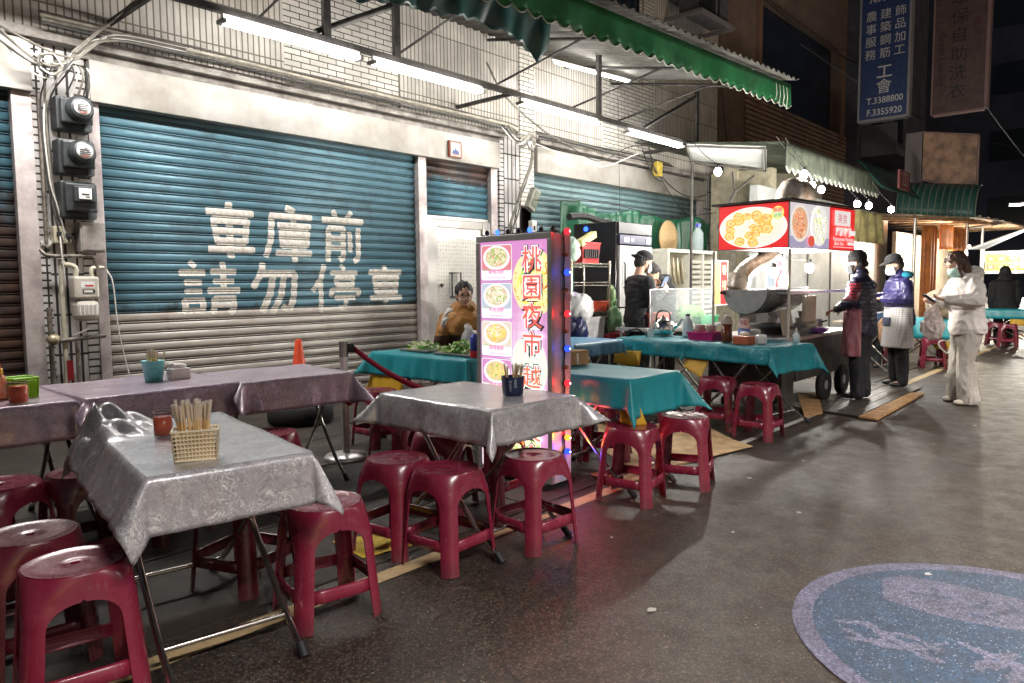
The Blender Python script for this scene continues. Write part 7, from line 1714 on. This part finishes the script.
def jacket(t, J, m, puff=.02, length=-.12, sleeve=1.0, rib=0., per=.06, hood=False, collar=True, name='jacket', wide=1.0, fold=.006, cuff=.0, stop=1.0, armpuff=None):
    k = J['k']; T = J['T']; b = MB(); pf = puff; n = 24; vs = []; fs = []; sl_ = J['hd']
    prof = [(length, .125, .175), (length+.06, .135, .185), (.10, .125, .165), (.22, .125, .165), (.36, .125, .18), (.44, .10, .165), (.485, .07, .10)]
    dirx = (T(1, 0, 0)-T(0, 0, 0)).normalized()
    for z, rx, ry in prof:
        p = T(0, 0, z)
        for q in range(n): a = 2*PI*q/n; vs.append(p+dirx*((rx*wide+pf)*k*math.cos(a))+Vector((0, (ry*wide+pf)*k*math.sin(a), 0)))
    for i in range(len(prof)-1):
        for q in range(n): fs.append((i*n+q, i*n+(q+1) % n, (i+1)*n+(q+1) % n, (i+1)*n+q))
    fs.append(tuple(reversed(range(n)))); fs.append(tuple((len(prof)-1)*n+q for q in range(n))); b.add(vs, fs, True)
    ap = pf if armpuff is None else armpuff
    if sleeve > 0:
        for nm in 'LR':
            sh, el, wr = J['sh'+nm], J['el'+nm], J['wr'+nm]; e2 = el.lerp(wr, min(1, max(0, sleeve))*.95)
            limb(b, [sh+Vector((0, 0, -.005)), sh.lerp(el, .5), el], [(.062+ap*.8)*k, (.058+ap)*k, (.052+ap)*k]); limb(b, [el, el.lerp(e2, .5), e2], [(.052+ap)*k, (.047+ap)*k, (.036+ap*.6)*k])
    if collar: limb(b, [J['neck']-Vector((0, 0, .03)), J['neck']+J['hd']*.045*k], [.082*k, .074*k])
    if hood: b.ell(J['neck']+Vector((-.085, 0, .03))*k, (.085*k, .125*k, .085*k)); b.ell(J['neck']+Vector((-.02, .08, .0))*k, (.085*k, .05*k, .06*k)); b.ell(J['neck']+Vector((-.02, -.08, .0))*k, (.085*k, .05*k, .06*k))
    def fn(c, n_):
        v = crease(c, 8, 10, fold*1.9)
        if rib: v += rib*(abs(math.sin(c.z*PI/per))**.6-.7)
        return v
    return remesh(b, name, m, t, .010, fn, smooth=4)
def apron(t, J, m, z0=-.42, z1=.16, a0=-100, a1=100, r=(.165, .21), name='apron', flare=.03, pocket=None):
    k = J['k']; T = J['T']; mb = MB()
    def f(u, v):
        a = R(a0+(a1-a0)*u); z = z0+(z1-z0)*v; w_ = 1+flare*(1-v)*4
        fo = .008*math.sin(u*26+v*5)*(1-v)
        return J['pel']+Vector(((r[0]*w_+fo)*k*math.cos(a), (r[1]*w_+fo)*k*math.sin(a), z*k))
    mb.grid(f, 40, 24); o = mb.build(name, m, t, ws=False, solid=.004)
    if pocket: mb = MB(); mb.grid(lambda u, v: Vector(f(.36+.24*u, .55+.22*v))*1.0+Vector((.012, 0, 0)), 8, 6); mb.build('pocket', pocket, o, ws=False, solid=.003)
    mb = MB(); mb.tube([f(i/20, 1.0)+Vector((0, 0, 0)) for i in range(21)], .008, 5); mb.build('waistband', m, o, ws=False)
    return o
def hair_cap(t, J, m, long=0., bun=False, vol=1., fringe=0., side=1):
    k = J['k']; HP, HQ = J['HP'], J['HQ']; b = MB()
    b.ell(HP(-.018, 0, .035), (.098*k*vol, .086*k*vol, .094*k*vol), 20, 14, HQ)
    b.ell(HP(-.05, 0, -.02), (.065*k*vol, .078*k*vol, .075*k), 16, 10, HQ)
    if fringe:
        for s_ in (-1, 1): b.ell(HP(.055, s_*.035, .070), (.03*k, .04*k, .022*k), 10, 8, HQ)
    if long:
        for s_ in (-1, 0, 1): limb(b, [HP(-.03-.03*(s_ == 0), s_*.062, .03), HP(-.035-.035*(s_ == 0), s_*.078, -.06), HP(-.02-.03*(s_ == 0), s_*.080, -.06-long)], [.040*k, .042*k, .026*k], 10)
        for s_ in (-1, 1): limb(b, [HP(.03, s_*.072, .04), HP(.045, s_*.078, -.04), HP(.04, s_*.072, -.05-long*.8)], [.020*k, .018*k, .010*k], 8)
    if bun: b.ell(HP(-.085, 0, .09), (.04*k, .04*k, .04*k), 12, 8, HQ)
    def fn(c, n_): return .003*math.sin(c.y*160+c.z*30)+.002*math.sin(c.x*210+c.y*90)
    return remesh(b, 'hair', m, t, .007, fn, 2)
def mask(t, J, m):
    HP, k = J['HP'], J['k']; mb = MB()
    def f(u, v):
        a = R(-72+144*u); z = -.105+.098*v; r = .076+.022*math.sin(PI*v)*math.cos(a)**2
        return HP(.018+r*math.cos(a)*1.05, .074*math.sin(a)*(1.0), z-.01)
    mb.grid(f, 20, 10); o = mb.build('face_mask', m, t, ws=False, solid=.002)
    mb = MB()
    for s_ in (-1, 1): mb.tube([f(.5+.5*s_, .85), HP(.0, s_*.083, .005)], .0015, 4); mb.tube([f(.5+.5*s_, .2), HP(.0, s_*.083, -.03)], .0015, 4)
    mb.build('ear_loop', WHITE, o, ws=False)
def cap(t, J, m, brim=True, back=False):
    HP, HQ, k = J['HP'], J['HQ'], J['k']; b = MB(); b.ell(HP(-.008, 0, .062), (.104*k, .090*k, .072*k), 20, 12, HQ); b.ell(HP(-.01, 0, .045), (.108*k, .094*k, .03*k), 20, 8, HQ)
    o = remesh(b, 'cap', m, t, .007, None, 2)
    s_ = -1 if back else 1; mb = MB()
    def f(u, v): a = R(-62+124*u); r = .085+.085*v*(.6+.4*math.cos(a)); return HP(s_*(r*math.cos(a)+.005), r*.88*math.sin(a)/(1+.35*v), .042-.02*v+.012*math.cos(a*1.4))
    if brim: mb.grid(f, 16, 6); mb.build('brim', m, o, ws=False, solid=.005)
    return o
def fab(name, c, rough=.8, var=.15, vs=8, bump=.2, bs=90): return mat(name, c, rough, 0, var, vs, bump, bs)
BLKF = fab('black_cotton', (.012, .012, .014)); BLKJ = fab('dark_denim', (.020, .021, .026))
def check_mat(name, c0, c1, c2, sc_=.018):
    m, n, L, b = nodes_mat(name); tc = n.new('ShaderNodeTexCoord'); sp = n.new('ShaderNodeSeparateXYZ'); L.new(tc.outputs['Object'], sp.inputs[0])
    def st(o, w_, s_): return mth(n, L, 'LESS_THAN', mth(n, L, 'FRACT', mth(n, L, 'DIVIDE', o, s_)), w_)
    a = st(sp.outputs[2], .45, sc_); q = st(sp.outputs[1], .45, sc_)
    f = mth(n, L, 'MULTIPLY', mth(n, L, 'ADD', a, q), .5); c = mixc(n, L, f, c0, c1)
    c = mixc(n, L, mrange(n, L, noise(n, L, tc.outputs['Object'], 12, 4, .6), .55, .7, 0, .5), c, c2)
    L.new(c, b.inputs['Base Color']); b.inputs['Roughness'].default_value = .8; return m
# 1 vendor at the cart, navy puffer, pink apron
t, J = person('vendor in navy and red striped puffer jacket with black knit cap at the cart', (8.42, 2.42, .03), 88, 1.60, 3, 8, 10,
    arms={'L': ((.02, .28, 1.08), (.20, .20, .98), (1, -.1, -.2), (0, 0, -1)), 'R': ((.02, -.28, 1.08), (.20, -.14, .98), (1, .1, -.2), (0, 0, -1))}, curl=.9)
def two_tone(name, z_lo, z_hi, ymin, c0, c1):
    m, n, L, b = nodes_mat(name); tc = n.new('ShaderNodeTexCoord'); sp = n.new('ShaderNodeSeparateXYZ'); L.new(tc.outputs['Object'], sp.inputs[0])
    inz = mth(n, L, 'MULTIPLY', mth(n, L, 'GREATER_THAN', sp.outputs[2], z_lo), mth(n, L, 'LESS_THAN', sp.outputs[2], z_hi)); iny = mth(n, L, 'GREATER_THAN', mth(n, L, 'ABSOLUTE', sp.outputs[1]), ymin)
    stp = mth(n, L, 'LESS_THAN', mth(n, L, 'FRACT', mth(n, L, 'DIVIDE', sp.outputs[2], .032)), .62)
    f = mth(n, L, 'MULTIPLY', mth(n, L, 'MULTIPLY', inz, iny), stp); c = mixc(n, L, f, c0, c1); L.new(c, b.inputs['Base Color']); b.inputs['Roughness'].default_value = .38; return m
trousers(t, J, BLKJ, 1.02, 1.05); shoes(t, J, BLACK)
jacket(t, J, two_tone('navy_puffer_with_red_sleeve', 1.08, 1.28, .19, (.018, .018, .045), (.32, .02, .035)), .018, -.14, 1, .008, .045, collar=True, armpuff=.010)
apron(t, J, check_mat('pink_check_fabric', (.42, .12, .16), (.55, .30, .33), (.35, .10, .12)), -.36, .14, -40, 112, (.175, .225))
b = MB(); HP = J['HP']; b.ell(HP(-.008, 0, .05), (.106, .092, .088), 20, 12, J['HQ']); b.ell(HP(-.03, 0, -.03), (.085, .084, .05), 16, 10, J['HQ']); remesh(b, 'knit_cap', fab('black_knit', (.014, .014, .015)), t, .007, lambda c, n_: .003*math.sin(c.z*260))
mask(t, J, mat('dark_mask', (.04, .04, .045), .7))
# 2 woman in cap, navy purple puffer, check apron
t, J = person('woman in black cap and face mask with purple navy puffer jacket and grey check apron', (9.72, 2.36, .03), 128, 1.60, 4, 12, 5,
    arms={'L': ((.04, .27, 1.08), (.27, .12, 1.07), (1, -.3, .1), (0, 0, -1)), 'R': ((.04, -.27, 1.08), (.30, -.10, 1.08), (1, .3, .1), (0, 0, -1))}, curl=1.0)
trousers(t, J, BLKF, 1.0, 1.0); shoes(t, J, BLACK)
jacket(t, J, mat('purple_navy_nylon', (.024, .021, .085), .35, var=.2), .022, -.10, 1, .009, .05, armpuff=.014)
b = MB(); b.ell(J['neck']+Vector((-.06, 0, .02)), (.10, .12, .055)); remesh(b, 'hood_lining', fab('teal_lining', (.015, .20, .30)), t)
apron(t, J, check_mat('grey_check_fabric', (.48, .46, .45), (.22, .21, .22), (.36, .34, .34), .022), -.36, .12, -95, 110, (.165, .215), pocket=fab('navy_pocket', (.04, .05, .09)))
hair_cap(t, J, HAIR, 0, vol=.99); cap(t, J, BLKF); mask(t, J, mat('pale_blue_mask', (.50, .60, .70), .7))
# 3 shopper in white
t, J = person('shopper in white hooded jacket and beige wide trousers looking at a phone', (8.95, 1.52, 0), 132, 1.62, 6, 22, 0,
    arms={'L': ((.06, .26, 1.10), (.30, .12, 1.10), (1, -.3, .15), (0, 0, 1)), 'R': ((.06, -.27, 1.08), (.29, -.12, 1.06), (1, .35, .15), (0, 0, 1))}, curl=.7,
    legs={'L': ((.06, .09, .46), (.03, .12, .08)), 'R': ((.02, -.10, .46), (.0, -.13, .08))})
BEI = fab('beige_cotton', (.42, .385, .34), .85, .2, 6, .4, 40); WJ = fab('white_nylon', (.74, .70, .66), .6, .08, 5, .25, 30)
tr = trousers(t, J, BEI, 1.06, 1.28, .006, .05); shoes(t, J, mat('cream_trainers', (.55, .50, .42), .6))
mb = MB(); hx_, hy_ = .06, -.235
pts = [(hx_+.10*math.sin(a)**3, hy_, .60+.075*(math.cos(a)-.35*math.cos(2*a)-.1*math.cos(3*a))) for a in [2*PI*i/30 for i in range(30)]]
mb.tube(pts, .008, 6, closed=True); mb.build('heart_trim', WJ, tr, ws=False)
jacket(t, J, WJ, .024, -.10, 1, 0, .06, hood=True, fold=.007, armpuff=.020)
hair_cap(t, J, HAIRB, .10, vol=1.04, fringe=1); mask(t, J, mat('pale_green_mask', (.45, .70, .62), .7))
wl = J['wrL']; ph_ = thing('mobile_phone', 'black phone held by the shopper in white', 'phone', (8.6, 1.7, 1.1))
Mx = ROOTM[t.name]; pp = Mx @ (Vector((.42, 0, 1.13))); mb = MB(); Q = (Matrix.Rotation(R(132), 3, 'Z') @ Matrix.Rotation(R(-35), 3, 'Y')); mb.box(pp, (.145, .075, .010), R_=Q); mb.build('phone_case', BLACK, ph_, bevel=.004)
mb = MB(); mb.box(pp+Q @ Vector((0, 0, .0062)), (.135, .066, .002), R_=Q); mb.build('screen', emit('phone_screen', (.5, .6, .8), .5), ph_)
q = Mx @ Vector((.36, -.02, .86)); bg_ = thing('tote_bag', 'white drawstring bag with small pink print hanging from the shopper\'s arm', 'bag', tuple(q))
mb = MB(); b = MB(); b.ell(q+Vector((0, 0, .05)), (.05, .09, .12)); b.ell(q+Vector((0, 0, -.05)), (.07, .12, .13)); o = remesh(b, 'pouch', mat('white_bag_cloth', (.62, .56, .52), .8, var=.2, vscale=30, dirt=(.50, .40, .38)), None, .010, lambda c, n_: crease(c, 14, 9, .022)); 
o.parent = bg_; o.data.transform(ROOTM[bg_.name].inverted()); KIDS.setdefault(bg_.name, []).append(o)
mb = MB(); mb.tube(smoothpts([q+Vector((0, .05, .13)), q+Vector((0, .03, .24)), q+Vector((0, -.03, .24)), q+Vector((0, -.05, .13))], 4), .006, 6); mb.build('strap', WJ, bg_)
# 4 cook in black by the fridge
t, J = person('cook in black with black cap worn backwards and face mask looking at a phone', (7.62, 4.78, .0), -22, 1.70, 3, 14, -5,
    arms={'L': ((.05, .22, 1.03), (.28, .12, 1.20), (.7, -.2, .6), (0, -1, 0)), 'R': ((.05, -.23, 1.03), (.28, -.12, 1.15), (.7, .2, .6), (0, 1, 0))}, curl=1.0)
trousers(t, J, BLKF); shoes(t, J, BLACK); jacket(t, J, BLKF, .006, -.08, 1, fold=.008, collar=False, name='shirt'); apron(t, J, BLKJ, -.40, .35, -80, 80, (.155, .19))
hair_cap(t, J, HAIR, 0); cap(t, J, BLKF, True, True); mask(t, J, mat('white_mask', (.62, .64, .66), .7))
ph_ = thing('mobile_phone', 'grey phone held by the cook in black', 'phone', tuple(ROOTM[t.name] @ Vector((.40, 0, 1.26)))); mb = MB(); Q = Matrix.Rotation(R(-22), 3, 'Z') @ Matrix.Rotation(R(-60), 3, 'Y'); pp = ROOTM[t.name] @ Vector((.42, 0, 1.33)); mb.box(pp, (.15, .075, .01), R_=Q); mb.build('phone_case', mat('grey_phone', (.25, .27, .3), .3), ph_, bevel=.004); mb = MB(); mb.box(pp+Q @ Vector((0, 0, .006)), (.135, .066, .002), R_=Q); mb.build('screen', emit('phone_screen', (.5, .6, .8), .5), ph_)
# 5 helper in black bending
t, J = person('helper in black with tied up hair bending over behind the glass screen', (8.75, 5.05, .0), 165, 1.60, 12, 30, 10,
    arms={'L': ((.14, .24, 1.05), (.36, .14, .95), (1, -.2, -.3), (0, 0, -1)), 'R': ((.14, -.24, 1.05), (.36, -.12, .95), (1, .2, -.3), (0, 0, -1))})
trousers(t, J, BLKF); shoes(t, J, BLACK); jacket(t, J, BLKF, .02, -.10, 1, hood=True); hair_cap(t, J, HAIR, 0, bun=True, vol=1.04)
# 6 seated woman trimming vegetables
t, J = person('seated woman in ochre brown jacket with glasses and white gloves sorting vegetables', (4.98, 5.12, .0), 228, 1.62, 2, 6, 6, seated=True,
    arms={'L': ((.08, .27, .74), (.26, .10, .84), (.6, -.6, .3), (0, 0, 1)), 'R': ((.10, -.24, .72), (.20, -.20, .95), (.3, .2, .9), (0, 1, 0))}, curl=.8)
trousers(t, J, BLKJ); shoes(t, J, BLACK)
def brown_two():
    m, n, L, b = nodes_mat('ochre_and_brown_jacket'); tc = n.new('ShaderNodeTexCoord'); sp = n.new('ShaderNodeSeparateXYZ'); L.new(tc.outputs['Object'], sp.inputs[0])
    f = mth(n, L, 'GREATER_THAN', sp.outputs[2], .83); c = mixc(n, L, f, (.07, .028, .014), (.36, .165, .042)); L.new(c, b.inputs['Base Color']); b.inputs['Roughness'].default_value = .7; return m
jacket(t, J, brown_two(), .022, -.10, .75, hood=True, fold=.008, armpuff=.012)
hair_cap(t, J, HAIR, 0, bun=True, vol=1.04, fringe=0)
HP, HQ = J['HP'], J['HQ']
mb = MB(); mb.ell(HP(.094, 0, -.062), (.006, .018, .006), 10, 6, HQ); mb.build('lips', mat('lip_red', (.38, .08, .07), .5), t, ws=False)
mb = MB()
for s_ in (-1, 1):
    mb.tube([HP(.102, s_*.032+.023*math.cos(a), .004+.018*math.sin(a)) for a in [2*PI*i/14 for i in range(14)]], .0022, 5, closed=True); mb.tube([HP(.10, s_*.055, .006), HP(.01, s_*.080, .008)], .0018, 4)
mb.tube([HP(.104, -.009, .006), HP(.104, .009, .006)], .002, 4); mb.build('glasses', mat('thin_red_frame', (.12, .03, .03), .4), t, ws=False)
b = MB(); hand(b, J['wrR'], (.3, .2, .9), (0, 1, 0), -1, .8, 1.15); remesh(b, 'glove', mat('white_glove', (.62, .56, .54), .8, var=.2, vscale=60), t, .006)
b = MB(); hand(b, J['wrL'], (.6, -.6, .3), (0, 0, 1), 1, .8, 1.12); remesh(b, 'glove', mat('white_glove', (.62, .56, .54)), t, .006)
pb = ROOTM[t.name] @ Vector((.36, .03, .80)); bg_ = thing('plastic_bag', 'clear plastic bag held open by the seated woman', 'bag', tuple(pb)); mb = MB(); mb.lathe([(.085, -.10), (.09, -.06), (.07, .04), (.045, .09), (.03, .11)], tuple(pb), 20); mb.build('pouch', mat('clear_bag', (.75, .75, .78), .2, alpha=.4, bump=.8, bscale=30), bg_); mb = MB(); mb.ell(pb-Vector((0, 0, .06)), (.06, .06, .04)); mb.build('scraps', mat('scraps', (.45, .35, .25), .8, var=.5, vscale=40), bg_)
o = copy_tree(stool0); o.location = (4.98, 5.12, .01); o.rotation_euler = (0, 0, R(20)); tag(o, 'crimson stool the seated woman in ochre sits on', 'stool', 'crimson plastic stools around the stall tables')
# 7 seated customer beyond the cart
t, J = person('seated customer in dark clothes with glasses between the two standing vendors', (12.1, 3.35, .0), 190, 1.62, 10, 15, 0, seated=True, arms={'L': ((.12, .26, .76), (.34, .12, .80), (1, -.3, 0), (0, 0, -1)), 'R': ((.12, -.26, .76), (.34, -.12, .80), (1, .3, 0), (0, 0, -1))}, body_vox=.011)
trousers(t, J, BLKJ); shoes(t, J, BLACK); jacket(t, J, BLKF, .02, -.1, 1); hair_cap(t, J, HAIR); HP = J['HP']
mb = MB()
for s_ in (-1, 1): mb.tube([HP(.102, s_*.032+.023*math.cos(a), .004+.018*math.sin(a)) for a in [2*PI*i/10 for i in range(10)]], .003, 4, closed=True)
mb.build('glasses', BLACK, t, ws=False)
o = copy_tree(stool0); o.location = (12.1, 3.35, .01); tag(o, 'crimson stool under the seated customer in dark clothes', 'stool', 'crimson plastic stools around the stall tables')
folding_table(11.35, 3.2, .6, .8, 0, 'folding table with chrome legs between the two standing vendors')
crate('storage_tub', 'blue and white tub on the table between the two standing vendors', (11.2, 3.0, .745), (11.5, 3.3, .86), mat('blue_tub_plastic', (.13, .22, .62)), WHITE, cat='tub')
# 8 far customer in black
t, J = person('distant customer in black seen from behind at the far stall', (17.6, 2.36, .0), 20, 1.58, 3, 5, 0, body_vox=.012)
trousers(t, J, BLKF); shoes(t, J, BLACK); jacket(t, J, BLKF, .03, -.2, 1, hood=True); hair_cap(t, J, HAIR, .08, vol=1.05)
bag('sack', 'brown cloth sack hanging between the two standing vendors', (10.9, 2.75, .62), (.16, .14, .22), mat('brown_sack', (.20, .11, .06), .8, var=.5, vscale=14, bump=.5), 15)
bag('jacket_bundle', 'beige coat bundled on the table behind the woman in the cap', (12.4, 2.45, .95), (.22, .2, .22), mat('beige_coat', (.30, .24, .17), .8, var=.2, bump=.4, bscale=12), 16, 'coat')
